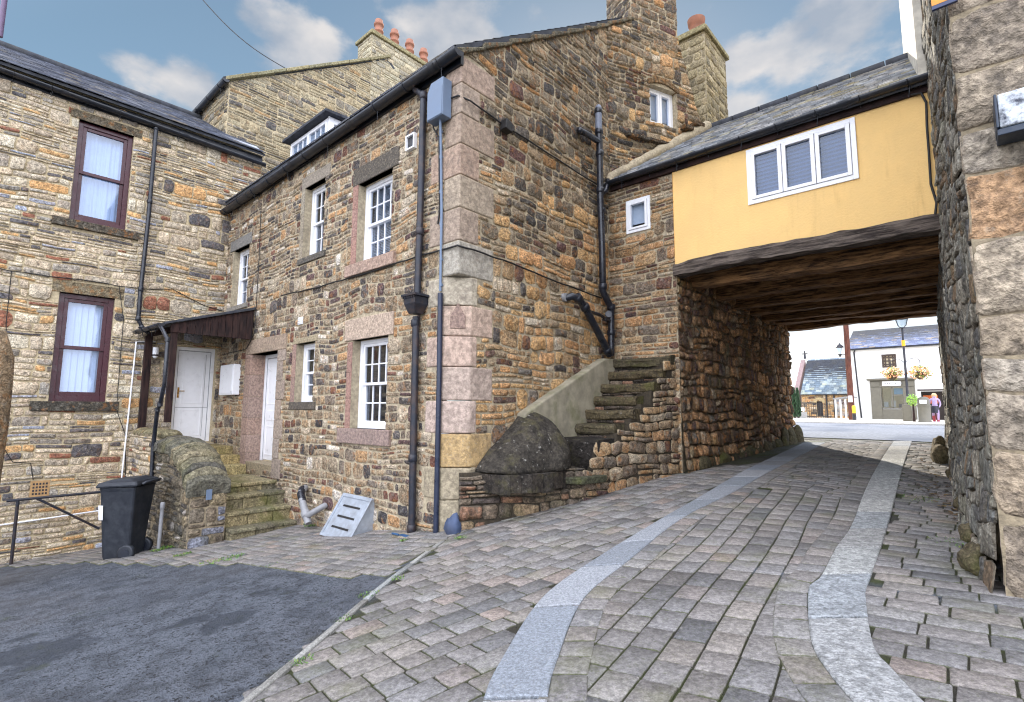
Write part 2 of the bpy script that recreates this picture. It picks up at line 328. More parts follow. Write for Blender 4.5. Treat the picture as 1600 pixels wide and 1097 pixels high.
# ---------------------------------------------------------------- ground height
GC=np.array([(-4.27,3.9,-1.30),(-6.46,3.9,-1.60),(-7.8,3.9,-1.73),(-8.7,1.7,-1.98),(-11.4,1.0,-2.4),(-8.1,2.95,-1.84),(-3.3,7.1,-.85),(-1.7,7.1,-.86),(-.15,7.1,-.93),(.05,4.3,-.97),
 (-3.19,13,-.64),(-.5,13,-.66),(0,0,-1.2),(-3,0,-1.5),(-6,0,-1.83),(-3,20,-.5),(2,20,-.5),(-3,30,-.42),(-10,30,-.42),(5,30,-.42),(-11,-3,-2.35),(-6,-4,-2.),(0,-4,-1.5),(4,0,-1.0),(-12,20,-.5),(-12,45,-.42),(6,45,-.42),(-18,30,-.42),(-11.4,3.9,-2.3)])
def tps_fit():
    n=len(GC); xy=GC[:,:2]; d=np.linalg.norm(xy[:,None]-xy[None],axis=2); K=np.where(d>0,d*d*np.log(d+1e-9),0)+np.eye(n)*.3
    Pm=np.c_[np.ones(n),xy]; A=np.r_[np.c_[K,Pm],np.c_[Pm.T,np.zeros((3,3))]]; return np.linalg.solve(A,np.r_[GC[:,2],0,0,0])
_w=tps_fit()
gx=np.arange(-20,10.01,.5); gy=np.arange(-8,50.01,.5)
_X,_Y=np.meshgrid(gx,gy,indexing='ij'); _d=np.sqrt((_X[...,None]-GC[:,0])**2+(_Y[...,None]-GC[:,1])**2)
_G=(np.where(_d>0,_d*_d*np.log(_d+1e-9),0)@_w[:-3])+_w[-3]+_w[-2]*_X+_w[-1]*_Y
_G=np.clip(_G,-2.7,-.4); GL=_G.tolist()
def G(x,y):
    a=min(max((x+20)/.5,0),len(gx)-1.001); b=min(max((y+8)/.5,0),len(gy)-1.001); i=int(a); j=int(b); a-=i; b-=j
    return GL[i][j]*(1-a)*(1-b)+GL[i+1][j]*a*(1-b)+GL[i][j+1]*(1-a)*b+GL[i+1][j+1]*a*b
def gpt(px,py):
    r=ray(px,py); lo,hi=.5,80.
    for _ in range(50):
        t=(lo+hi)/2; p=r*t
        if p.z>G(p.x,p.y): lo=t
        else: hi=t
    return (r.x*lo,r.y*lo)
def inpoly(x,y,P):
    c=False; j=len(P)-1
    for i in range(len(P)):
        if (P[i][1]>y)!=(P[j][1]>y) and x<(P[j][0]-P[i][0])*(y-P[i][1])/(P[j][1]-P[i][1])+P[i][0]: c=not c
        j=i
    return c
# ---------------------------------------------------------------- stones
def clip_poly(P,a,b,c):  # keep a*u+b*v<=c
    out=[]; n=len(P)
    for i in range(n):
        p=P[i]; q=P[(i+1)%n]; dp=a*p[0]+b*p[1]-c; dq=a*q[0]+b*q[1]-c
        if dp<=0: out.append(p)
        if dp*dq<0: t=dp/(dp-dq); out.append((p[0]+(q[0]-p[0])*t,p[1]+(q[1]-p[1])*t))
    return out
def stone(m,mp,r,col,prot=.02,inset=(.004,.016),rnd=.3,jit=.05,hp=(),wave=None,flat=False,base=-.006,seg=.1):
    u0,u1,v0,v1=r; W=u1-u0; H=v1-v0; k=min(W,H)
    if k<.018: return
    cr=k*rnd*rd(.5,1); P=[]
    cs=[(u0,v0),(u1,v0),(u1,v1),(u0,v1)]; ds=[(1,0),(0,1),(-1,0),(0,-1)]
    for i in range(4):
        p=cs[i]; d=ds[i]; Ln=W if i%2==0 else H; c1=cr*rd(.5,1.3); n=max(1,min(5,int(Ln/seg)))
        for t in [c1]+[c1+(Ln-2*c1)*q/n for q in range(1,n)]+[Ln-c1]:
            o=rd(-1,1)*jit*k*(1 if 0<t<Ln else 0); P.append((p[0]+d[0]*t-d[1]*o*-1*0+ (o if d[0]==0 else 0),p[1]+d[1]*t+(o if d[1]==0 else 0)))
    for h in hp:
        P=clip_poly(P,*h)
        if len(P)<3: return
    cu=sum(p[0] for p in P)/len(P); cv=sum(p[1] for p in P)/len(P)
    if wave: 
        P=[(u,v+wave(u,v)) for u,v in P]; cv+=wave(cu,cv)
    n=len(P); V=[];cols=[]; q_=.1 if flat else .35; tw=rd(-q_,q_)*prot; tu=rd(-q_,q_)*prot
    for lv,(ins,h,al) in enumerate(((0,base,0.),(inset[0],prot*.55,.35),(inset[1],prot,1.))):
        su=max(.25,1-2*ins/max(W,.01)); sv=max(.25,1-2*ins/max(H,.01))
        for u,v in P:
            a=cu+(u-cu)*su; b=cv+(v-cv)*sv
            hh=h if lv==0 else h+((a-cu)/max(W,.01)*tu+(b-cv)/max(H,.01)*tw)*2+(0 if flat else rd(-.22,.22)*prot)
            V.append(mp(a,b,hh)); cols.append((col[0],col[1],col[2],al))
    V.append(mp(cu,cv,prot*(1. if flat else rd(.9,1.35)))); cols.append((col[0],col[1],col[2],1.))
    F=[]
    for lv in range(2):
        for i in range(n): j=(i+1)%n; F.append((lv*n+i,lv*n+j,(lv+1)*n+j,(lv+1)*n+i))
    for i in range(n): F.append((2*n+i,2*n+(i+1)%n,3*n))
    m.add(V,F,cols=cols,smooth=True)
def cut(r,holes,mn=.03):
    u0,u1,v0,v1=r
    for a,b,c,d in holes:
        if u0<b and u1>a and v0<d and v1>c:
            o=[(u0,min(u1,a),v0,v1),(max(u0,b),u1,v0,v1),(u0,u1,v0,min(v1,c)),(u0,u1,max(v0,d),v1)]
            o=[q for q in o if q[1]-q[0]>mn and q[3]-q[2]>mn]
            if not o: return None
            u0,u1,v0,v1=max(o,key=lambda q:(q[1]-q[0])*(q[3]-q[2]))
    return (u0,u1,v0,v1)
def vary(c,a=.16):
    k=1+rd(-a,a); t=rd(-.04,.04); return (c[0]*k*(1+t),c[1]*k,c[2]*k*(1-t))
def rubble(mp,u0,u1,v0,v1,pal,hb=(.14,.3),wl=(.12,.42),layers=(3,5,2),holes=(),hp=(),prot=(.008,.03),gap=.009,wamp=.02,jit=.06,rnd=.3,seed=0,m=None,pf=None,keep=None,stretch=1.,inset=(.004,.016),drift=None):
    m=m or M(); st=random.getstate(); random.seed(seed+11)
    tot=sum(w for w,_ in pal); 
    def pick(u,v):
        P=pf(u,v) if pf else pal; s=sum(w for w,_ in P)*random.random()
        for w,c in P:
            s-=w
            if s<=0: return vary(c)
        return vary(P[-1][1])
    wave=lambda u,v: wamp*nz(u*1.3+seed*7,v*1.1+seed)*2+wamp*.6*nz(u*4+seed,v*3)
    v=v0
    while v<v1:
        h=rd(*hb); h=min(h,v1-v+.02); u=u0-rd(0,.2)
        while u<u1:
            L=rd(.3,1.1)*stretch; n=random.choices((1,2,3),layers)[0]
            if n==3 and h<hb[0]*1.25: n=2
            ws=[rd(.7,1.3) for _ in range(n)]; s=sum(ws); vv=v
            for k in range(n):
                hh=h*ws[k]/s; a=u
                while a<u+L-.001:
                    w=rd(*wl)*stretch*(1 if n<2 else 1.05); w=max(w,hh*.8)
                    if u+L-a-w<wl[0]*.6: w=u+L-a
                    if True:
                        r=cut((max(a,u0)+gap/2,min(a+w,u1)-gap/2,vv+gap/2,min(vv+hh,v1)-gap/2),holes)
                        if r and r[1]-r[0]>.02 and (keep is None or keep((r[0]+r[1])/2,(r[2]+r[3])/2)):
                            stone(m,mp,r,pick((r[0]+r[1])/2,(r[2]+r[3])/2),rd(*prot),rnd=rnd,jit=jit,hp=hp,wave=wave,inset=inset)
                    a+=w
                vv+=hh
            u+=L
        v+=h
    random.setstate(st); return m
def backing(fr,u0,u1,v0,v1,holes=(),hp=(),w=0.,rev=.25,revcol=S(150,135,112)):
    m=M(); us=sorted({u0,u1,*[x for h in holes for x in h[:2] if u0<x<u1]}); vs_=sorted({v0,v1,*[x for h in holes for x in h[2:] if v0<x<v1]})
    for a,b in zip(us,us[1:]):
        for c,d in zip(vs_,vs_[1:]):
            cu,cv=(a+b)/2,(c+d)/2
            if any(h[0]<cu<h[1] and h[2]<cv<h[3] for h in holes): continue
            P=[(a,c),(b,c),(b,d),(a,d)]
            for h in hp:
                P=clip_poly(P,*h)
                if len(P)<3: break
            if len(P)>=3: m.add([fr.P(x,y,w) for x,y in P],[tuple(range(len(P)))],revcol)
    for a,b,c,d in holes:
        q=lambda x,y,ww: fr.P(x,y,ww)
        for p1,p2 in (((a,c),(a,d)),((a,d),(b,d)),((b,d),(b,c)),((b,c),(a,c))):
            m.add([q(*p1,w),q(*p2,w),q(*p2,w-rev),q(*p1,w-rev)],[(0,1,2,3)],revcol)
    return m
def pal(*a):
    def q(c):
        c=S(*c)[:3]; g=.3*c[0]+.6*c[1]+.1*c[2]; return tuple(k*(x*.86+g*.14)+.014 for x,k in zip(c,(1.5,1.43,1.42)))
    return [(w,q(c)) for w,c in a]
def dim(P,k): return [(w,tuple(x*k for x in c)) for w,c in P]
P_front=pal((5,(150,128,94)),(5,(132,116,90)),(4,(112,100,84)),(1.8,(78,72,68)),(1,(60,57,58)),(1.6,(166,128,80)),(1.3,(104,66,50)),(.7,(84,60,58)),(2.5,(168,154,128)),(1,(190,182,165)))
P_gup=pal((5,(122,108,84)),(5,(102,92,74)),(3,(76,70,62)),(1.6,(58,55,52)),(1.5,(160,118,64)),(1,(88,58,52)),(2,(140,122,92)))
P_glo=pal((5,(184,146,88)),(4,(164,134,90)),(3,(142,124,94)),(2.2,(184,138,82)),(1.,(96,70,58)),(1.5,(100,92,80)),(2,(186,172,144)),(1,(68,62,58)))
P_left=pal((7,(186,171,142)),(5,(172,159,134)),(3,(152,145,130)),(2,(126,120,108)),(1.6,(84,82,84)),(1.8,(192,148,86)),(1,(136,84,58)),(.8,(150,156,168)),(2,(196,186,158)))
P_rear=pal((5,(150,138,104)),(5,(136,128,102)),(3,(114,108,92)),(2,(80,78,74)),(1,(160,130,84)))
P_pass=pal((5,(176,134,86)),(2,(160,140,110)),(4,(112,84,58)),(3,(86,66,50)),(3,(150,108,60)),(2,(94,70,62)),(1,(100,92,80)))  # stones lightened and warmed to paint in golden bounced sunlight
P_dark=pal((4,(138,136,122)),(4,(116,116,106)),(3,(92,92,88)),(1.5,(120,100,74)),(1,(130,126,112)))
P_pier=pal((5,(146,134,112)),(5,(134,124,106)),(2,(154,138,112)),(.5,(168,134,94)),(2,(124,112,102)))
P_bay=pal((4,(160,130,86)),(4,(140,118,86)),(3,(112,98,80)),(2,(172,132,84)),(1,(104,72,58)),(1,(80,58,54)),(1.5,(170,156,128)))
P_base=pal((4,(112,98,78)),(3,(90,78,64)),(2,(126,92,66)),(2,(70,62,56)),(1,(140,120,88)))
# ---------------------------------------------------------------- ground sheets and paving
BL=[(1255,692),(1137,750),(1031,812),(937,869),(850,931),(781,1034),(753,1097),(735,1180)]
BR=[(1290,692),(1181,750),(1069,809),(981,878),(912,937),(869,1040),(856,1097),(842,1180)]
RL=[(1396,690),(1359,750),(1331,819),(1306,856),(1281,903),(1266,912),(1261,937),(1266,1000),(1288,1044),(1331,1097),(1400,1170)]
RR=[(1425,690),(1406,750),(1388,822),(1375,862),(1356,916),(1354,937),(1366,1009),(1394,1044),(1444,1097),(1530,1170)]
KS=[(697,842),(610,906),(500,1000),(385,1097),(240,1220)]
def gp(L): return [gpt(*p) for p in L]
gBL,gBR,gRL,gRR,gKS=map(gp,(BL,BR,RL,RR,KS))
def resample(L,n):
    L=[Vector((p[0],p[1],0)) for p in L]
    # smooth (Catmull-Rom) then arc length resample
    D=[]
    for i in range(len(L)-1):
        p0,p1,p2,p3=L[max(i-1,0)],L[i],L[i+1],L[min(i+2,len(L)-1)]
        for k in range(12):
            t=k/12; D.append(.5*((2*p1)+(p2-p0)*t+(2*p0-5*p1+4*p2-p3)*t*t+(3*p1-p0-3*p2+p3)*t**3))
    D.append(L[-1]); s=[0]
    for a,b in zip(D,D[1:]): s.append(s[-1]+(b-a).length)
    out=[];j=0
    for k in range(n):
        t=s[-1]*k/(n-1)
        while j<len(s)-2 and s[j+1]<t: j+=1
        q=(t-s[j])/max(s[j+1]-s[j],1e-9); out.append(D[j].lerp(D[j+1],q))
    return out,s[-1]
apron=gp([(605,906),(470,892),(385,882),(260,884),(120,880),(0,886)])+[(-13,.6),(-13,4.4),(-4.2,4.4)]+gp([(697,843)])
def is_paved(x,y):
    if y>3.9: return True
    if x<-4.6 and y>2.6: return True
    # right of kerb strip line
    for a,b in zip(gKS,gKS[1:]):
        if b[1]<=y<=a[1]:
            t=(y-a[1])/(b[1]-a[1]); return x>a[0]+(b[0]-a[0])*t
    if y<gKS[-1][1]: return x>gKS[-1][0]
    return inpoly(x,y,apron) or inpoly(x,y-.1,apron)
def sheet():
    xs=[-400,-120,-60,-30,-20]+[x*.12-14 for x in range(int(18/.12))]+[5,8,14,30,80,300]; ys=[-200,-60,-20,-8]+[y*.12-4 for y in range(int(19/.12))]+[15.2,18,22,27,33,40,60,120,400,1500]
    m=M(); V=[];cols=[]
    for x in xs:
        for y in ys:
            p=is_paved(x,y); z=G(x,y)-(.010 if p else .006)+(0 if p or y>4 or x<-14 or x>0 else .008*nz(x*1.5,y*1.5))
            V.append((x,y,z)); cols.append((1,1,1,1) if p else (0,0,0,1))
    n=len(ys); F=[(i*n+j,(i+1)*n+j,(i+1)*n+j+1,i*n+j+1) for i in range(len(xs)-1) for j in range(n-1)]
    m.add(V,F,cols=cols,smooth=True)
    ma,nt,b=newmat('asphalt'); at=nt.nodes.new('ShaderNodeAttribute'); at.attribute_name='Col'
    vo=tex(nt,'ShaderNodeTexVoronoi',62.); n1=tex(nt,'ShaderNodeTexNoise',.55,5,.6); n2=tex(nt,'ShaderNodeTexNoise',2.2,8,.7); n3=tex(nt,'ShaderNodeTexNoise',60,6,.7)
    sepc=nt.nodes.new('ShaderNodeSeparateColor'); nt.links.new(vo.outputs['Color'],sepc.inputs[0])
    agg=mixc(nt,ramp(nt,sepc.outputs[0],(.45,.95,0,1)),S(12,15,20),S(106,112,122)); 
    smooth_=mixc(nt,ramp(nt,n3.outputs[0],(.3,.7,0,1)),S(24,29,37),S(40,46,56))
    n5=tex(nt,'ShaderNodeTexNoise',5.,9,.75); agg=mixc(nt,ramp(nt,n5.outputs[0],(.42,.62,0,.5)),agg,S(22,28,38)); n6=tex(nt,'ShaderNodeTexNoise',1.3,9,.75); agg=mixc(nt,ramp(nt,n6.outputs[0],(.52,.6,0,.22)),agg,S(56,65,78))
    pf_=ramp(nt,n1.outputs[0],(.62,.66,0,.8)); c=mixc(nt,pf_,agg,smooth_)
    pale=tex(nt,'ShaderNodeTexNoise',.8,7,.6); pale.inputs['Distortion'].default_value=.6
    c=mixc(nt,ramp(nt,pale.outputs[0],(.61,.63,0,.8)),c,S(82,88,98))
    c=mixc(nt,ramp(nt,n2.outputs[0],(.6,.75,0,.5)),c,S(70,76,38))
    soil=mixc(nt,ramp(nt,n2.outputs[0],(.4,.6,0,1)),S(62,58,50),S(66,72,36))
    c=mixc(nt,at.outputs['Fac'],c,soil); nt.links.new(c,b.inputs['Base Color'])
    wet=ramp(nt,n1.outputs[0],(.35,.65,.42,.8)); nt.links.new(wet,b.inputs['Roughness']); b.inputs['Specular IOR Level'].default_value=.4
    hh=mth(nt,'MULTIPLY',mth(nt,'ADD',vo.outputs['Distance'],n3.outputs[0]),mth(nt,'SUBTRACT',1.1,pf_)); bump(nt,b,hh,.014)
    o=m.build('ground',ma); o['kind']='structure'
sheet()
P_blk=pal((5,(142,139,140)),(4,(134,132,134)),(3,(146,143,142)),(2,(122,121,124)),(1.,(150,140,137)),(.8,(110,109,112)))
P_blk=[(w,(c[0]*.6,c[1]*.6,c[2]*.565)) for w,c in P_blk]
def pick(P):
    s=sum(w for w,_ in P)*random.random()
    for w,c in P:
        s-=w
        if s<=0: return vary(c,.1)
    return P[0][1]
def gmap(o,ang,dz=0.):
    c,s=math.cos(ang),math.sin(ang)
    def f(u,v,w):
        x=o[0]+u*c-v*s; y=o[1]+u*s+v*c; return Vector((x,y,G(x,y)+dz+w))
    return f
PB=P_blk
def blocks(o,ang,ur,vr,wrow,wl,test,dz=-.012,m=None,wv=.012,P=P_blk,sh=(.008,.013)):
    m=m or M(); f=gmap(o,ang,dz); v=vr[0]; 
    while v<vr[1]:
        h=wrow*rd(.94,1.06); u=ur[0]-rd(0,.2)
        while u<ur[1]:
            w=rd(*wl); p=f(u+w/2,v+h/2,0)
            if test(p.x,p.y):
                stone(m,f,(u+.0026,u+w-.0026,v+.0026,v+h-.0026),pick(P),rd(*sh),inset=(.002,.006),rnd=.06,jit=.015,flat=True,base=-.02,seg=.2,wave=lambda a,b: wv*nz(a*.8,.3)+.004*nz(a*2,b))
            u+=w
        v+=h
    return m
def strip_blocks(L,off0,off1,wl,dz,m,P=P_blk,flip=1,col=None,prot=.012,inset=(.003,.01),sub=4):
    R,T=resample(L,400); n=len(R)
    def at(s,t):
        q=min(max(s/T,0),.9999)*(n-1); i=int(q); p=R[i].lerp(R[i+1],q-i); d=(R[min(i+2,n-1)]-R[max(i-1,0)]).normalized(); nrm=Vector((d.y,-d.x,0))*flip
        p=p+nrm*t; return p
    s=0
    while s<T-.02:
        w=min(rd(*wl),T-s); mp_=lambda u,v,ww: (lambda p:Vector((p.x,p.y,G(p.x,p.y)+dz+ww)))(at(u,v))
        stone(m,mp_,(s+.004,s+w-.004,off0+.004,off1-.004),vary(col,.08) if col else pick(P),prot,inset=inset,rnd=.06,jit=.015,flat=True,base=-.02,seg=.12)
        s+=w
def band(Ll,Lr,name,mat,cols,joint):
    a,T=resample(Ll,160); b,_=resample(Lr,160); m=M(); i=0
    while i<159:
        j=min(159,i+max(2,int(rd(*joint)/T*159))); col=vary(random.choice(cols),.1); V=[];cc=[]; K=j-i
        if 159-j<3: j=159; K=j-i
        for lv,(ins,z,al) in enumerate(((0,-.03,0),(.004,.004,.5),(.012,.009,1.))):
            for k in range(K+1):
                t=k/K; e0=(.009+ins)/max(T/159*K,.01); tt=e0+(1-2*e0)*t; q=i+tt*K; ii=min(int(q),158); fr=q-ii
                A=a[ii].lerp(a[ii+1],fr); B=b[ii].lerp(b[ii+1],fr); d=(B-A).normalized(); A=A+d*ins; B=B-d*ins
                for w in (0,.33,.67,1): p=A.lerp(B,w); V.append((p.x,p.y,G(p.x,p.y)+z)); cc.append((*col,al))
        n4=4*(K+1); F=[]
        for k in range(K):
            for w in range(3): o=2*n4+k*4+w; F.append((o,o+4,o+5,o+1))
        for lv in (0,1):
            ring=[lv*n4+k*4 for k in range(K+1)]+[lv*n4+K*4+w for w in (1,2,3)]+[lv*n4+k*4+3 for k in range(K-1,-1,-1)]+[lv*n4+2,lv*n4+1]
            for q in range(len(ring)):
                r2=(q+1)%len(ring); F.append((ring[q],ring[q]+n4,ring[r2]+n4,ring[r2]))
        m.add(V,F,cols=cc); i=j
    o=m.build(name,mat); o['kind']='structure'
band(gBL,gBR,'granite_track',m_gran,[S(142,146,152)[:3],S(156,158,162)[:3],S(134,138,143)[:3]],(.6,1.05))
band(gRL,gRR,'granite_track',m_rough_gran,[S(172,173,172)[:3],S(184,184,180)[:3],S(160,162,163)[:3]],(.6,1.0))
# lane blocks between the two bands
def interp(L,y):
    for a,b in zip(L,L[1:]):
        lo,hi=sorted((a[1],b[1]))
        if lo<=y<=hi: t=(y-a[1])/(b[1]-a[1]+1e-9); return a[0]+(b[0]-a[0])*t
    return L[-1][0] if y<min(p[1] for p in L) else L[0][0]
ysp=gpt(1250,768)[1]; yend=13.6
lane=lambda x,y: interp(gBR,y)-.02<x<interp(gRL,y)+.02
c0=gpt(1080,1000); c1=gpt(1245,770); ang=math.atan2(c1[1]-c0[1],c1[0]-c0[0])
m=M(); blocks(c0,ang,(-3,8),(-2.5,2.5),.172,(.18,.27),lambda x,y: y<ysp and lane(x,y) and y>-.5,m=m,wv=.02)
blocks((0,ysp),0,(-5,1),(0,yend-ysp),.15,(.18,.26),lambda x,y: interp(gBR,y)-.02<x<interp(gRL,y)+.02,m=m)
strip_blocks(gBR,-.01,.165,(.16,.24),-.006,m,flip=-1)
strip_blocks(gRL,-.165,.01,(.16,.24),-.006,m,flip=-1)
o=m.build('road',m_pave); o['kind']='structure'
# left pavement between kerb strip, walls and the left band
def left_ok(x,y):
    if x>interp(gBL,y)+.03 or x<-4.6: 
        return False
    if y>3.9 and x<-4.35+max(0,(y-3.9))*.36: return False
    k=interp(gKS,y) if y<gKS[0][1] else -9
    return x>k+.03
c2=gpt(735,850); c3=gpt(1060,745); ang2=math.atan2(c3[1]-c2[1],c3[0]-c2[0])
m=M(); blocks(c2,ang2,(-6,7),(-5.5,1.5),.165,(.15,.27),lambda x,y: left_ok(x,y) and y>-.5 and y<13.5,m=m,wv=.03)
o=m.build('pavement',m_pave); o['kind']='structure'
m=M(); blocks((0,0),.02,(-2,1.2),(-1,13.8),.15,(.17,.27),lambda x,y: x>interp(gRR,y)-.03 and x<.3 and y>-.3,m=m,wv=.03)
o=m.build('pavement',m_pave); o['kind']='structure'
m=M(); blocks((-8,3.9),0.03,(-4.5,5),(-4,.1),.125,(.15,.22),lambda x,y: inpoly(x,y,apron) and x<interp(gKS,y)-.02,dz=.0,m=m,wv=.02)
o=m.build('pavement',m_pave); o['kind']='structure'
m=M(); strip_blocks(gKS,-.03,.03,(.8,.95),-.002,m,col=S(150,150,146)[:3],inset=(.002,.005))
o=m.build('kerb_strip',m_gran); o['kind']='structure'
# far street and pavement
def patch(name,x0,x1,y0,y1,dz,mat,st=1.5):
    m=M(); xs=np.arange(x0,x1+.01,(x1-x0)/max(1,round((x1-x0)/st))); ys=np.arange(y0,y1+.01,(y1-y0)/max(1,round((y1-y0)/st)))
    V=[(x,y,G(x,y)+dz) for x in xs for y in ys]; n=len(ys); F=[(i*n+j,(i+1)*n+j,(i+1)*n+j+1,i*n+j+1) for i in range(len(xs)-1) for j in range(n-1)]
    o=m.add(V,F).build(name,mat); o['kind']='structure'
m_street=plain('worn asphalt',S(128,132,140),.97,.25,14.,.003,spec=.04,dirt=.7,dcol=S(92,100,114),dscale=.45)
m_flag=plain('pale paving',S(214,206,192),.97,.12,6.,.002,spec=.04)
patch('street',-30,10,14.2,23.5,.006,m_street)
for y0,y1 in ((23.6,60),): 
    patch('pavement',-30,10,y0,y1,.012,m_flag)
m=M(); m.box(-30,10,23.45,23.6,-.7,-.385,S(200,196,188)); o=m.build('kerb_strip',m_gran); o['kind']='structure'
m=M(); m.box(-3.2,0,13.62,13.74,-.8,-.62,S(150,148,144)); o=m.build('kerb_strip',m_gran); o['kind']='structure'
# ================================================================ COTTAGE
YC=3.9; XC=-4.31; XL=-11.4
FW=Fr((XC,YC),(1,0))          # cottage front wall (faces the yard), u negative to the left
GW=Fr((XC,YC),(0,1))          # gable wall facing the lane
a22=math.radians(22)
G2=Fr((XC,7.2),(math.sin(a22),math.cos(a22)))   # upper gable wall turning out above the archway roof
LW=Fr((XL,YC),(math.sin(math.radians(1.2)),math.cos(math.radians(1.2))))  # left house wall
BW=Fr((XC,7.13),(1,0))        # bay wall + link face
def R(fr,x0,y0,x1,y1): return fr.rect(x0,y0,x1,y1)
def grow(r,a,b=None,c=None,d=None):
    b=a if b is None else b; c=a if c is None else c; d=a if d is None else d
    return (r[0]-a,r[1]+b,r[2]-c,r[3]+d)
def slab(m,fr,r,w0,w1,col,seed=0):  # dressed stone: hexa with slight jitter, edge alpha 1
    c=vary(col,.05); m.wb(fr,r[0],r[1],r[2],r[3],w0,w1,(*c,1.))
def sash(parent,fr,r,cols,rt,rb,rec=.12,label=None,mat=None,fw=.05,split=.5,glass=None,blind=None,lintel=None,sill=None,bar=.018,horn=True,depth=.09,smat=None):
    mat=mat or m_upvc; u0,u1,v0,v1=r; m=M(); w=-rec
    for q in ((u0,u0+fw,v0,v1),(u1-fw,u1,v0,v1),(u0+fw,u1-fw,v1-fw,v1),(u0+fw,u1-fw,v0,v0+fw*1.3)): m.wb(fr,*q,w-depth,w)
    vm=v0+(v1-v0)*split; s=fw*.75
    for (a,b,c,d,ww,nr) in ((u0+fw,u1-fw,vm-s/2,v1-fw,w-.02,rt),(u0+fw,u1-fw,v0+fw*1.3,vm+s/2,w-.05,rb)):
        if not nr: continue
        t=.04
        for q in ((a,a+s,c,d),(b-s,b,c,d),(a+s,b-s,d-s,d),(a+s,b-s,c,c+s)): m.wb(fr,*q,ww-t,ww-.002)
        for k in range(1,cols): x=a+s+(b-a-2*s)*k/cols; m.wb(fr,x-bar/2,x+bar/2,c+s,d-s,ww-t*.7,ww-.008)
        for k in range(1,nr): y=c+s+(d-c-2*s)*k/nr; m.wb(fr,a+s,b-s,y-bar/2,y+bar/2,ww-t*.7,ww-.0095)
    o=m.build('window',mat,parent,bev=.003,seg=1,label=label)
    g=M(); g.quad(fr.P(u0+fw,vm,w-.045),fr.P(u1-fw,vm,w-.045),fr.P(u1-fw,v1-fw,w-.045),fr.P(u0+fw,v1-fw,w-.045))
    g.quad(fr.P(u0+fw,v0+fw,w-.075),fr.P(u1-fw,v0+fw,w-.075),fr.P(u1-fw,vm,w-.075),fr.P(u0+fw,vm,w-.075)); g.build('pane',glass or m_glass,o)
    rm=M(); d=.9; P=fr.P
    for q in (((u0,v0),(u1,v0)),((u1,v0),(u1,v1)),((u1,v1),(u0,v1)),((u0,v1),(u0,v0))):
        rm.quad(P(*q[0],w-depth),P(*q[1],w-depth),P(*q[1],w-d),P(*q[0],w-d))
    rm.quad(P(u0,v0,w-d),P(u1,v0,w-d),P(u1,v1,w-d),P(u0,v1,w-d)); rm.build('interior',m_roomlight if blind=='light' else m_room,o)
    if blind in('net','light'):
        b=M(); n=40; V=[];F=[]
        for k in range(n+1):
            t=k/n
            for y in (v0+fw,v1-fw): V.append(P(u0+fw+(u1-u0-2*fw)*t,y,w-.16+.012*math.sin(t*60)+.01*math.sin(t*23)))
        F=[(2*k,2*k+2,2*k+3,2*k+1) for k in range(n)]; b.add(V,F,smooth=True).build('curtain',m_cloth,o)
    if blind=='drape':
        b=M()
        for (a0,a1,sg) in ((u0+fw,u0+fw+.2,1),(u1-fw-.2,u1-fw,-1)):
            V=[];F=[];n=16
            for i in range(9):
                ty=i/8; 
                for k in range(n+1):
                    t=k/n; pin=1-.45*math.sin(math.pi*min(1,ty*1.1)); x=(a0+(a1-a0)*t*pin) if sg>0 else (a1-(a1-a0)*(1-t)*pin)
                    V.append(P(x,v1-fw-(v1-v0-2*fw)*ty,w-.18+.02*math.sin(t*20)))
            F=[(i*(n+1)+k,i*(n+1)+k+1,(i+1)*(n+1)+k+1,(i+1)*(n+1)+k) for i in range(8) for k in range(n)]
            b.add(V,F,smooth=True)
        b.build('curtain',m_cloth,o)
    if blind=='slat':
        b=M(); y=v0+fw
        while y<v1-fw: b.wb(fr,u0+fw,u1-fw,y,y+.004,w-.135,w-.11); b.wb(fr,u0+fw,u1-fw,y,y+.012,w-.125,w-.122); y+=.024
        b.build('blind',m_blind,o)
    if blind=='vertical':
        b=M(); x=u0+fw
        while x<u1-fw-.05: 
            b.add([P(x,v0+fw,w-.15),P(x+.085,v0+fw,w-.125),P(x+.085,v1-fw,w-.125),P(x,v1-fw,w-.15)],[(0,1,2,3)]); x+=.088
        b.build('blind',m_blind,o)
    if lintel: 
        l=M(); slab(l,fr,lintel[0],-.1,lintel[2] if len(lintel)>2 else .018,lintel[1]); l.build('lintel',smat or m_ash,o,bev=.008)
    if sill:
        l=M(); slab(l,fr,sill[0],-rec-.02,.07 if len(sill)<3 else sill[2],sill[1]); l.build('sill',smat or m_ash,o,bev=.01)
    return o
PINK=S(176,150,134)[:3]; GREYST=S(150,142,130)[:3]; DARKST=S(92,86,78)[:3]; BUFFST=S(168,154,126)[:3]
cot=thing('stone_cottage','two storey rubble cottage with white sash windows and pink corner stones','house',(XC-3.5,YC,-1.7))
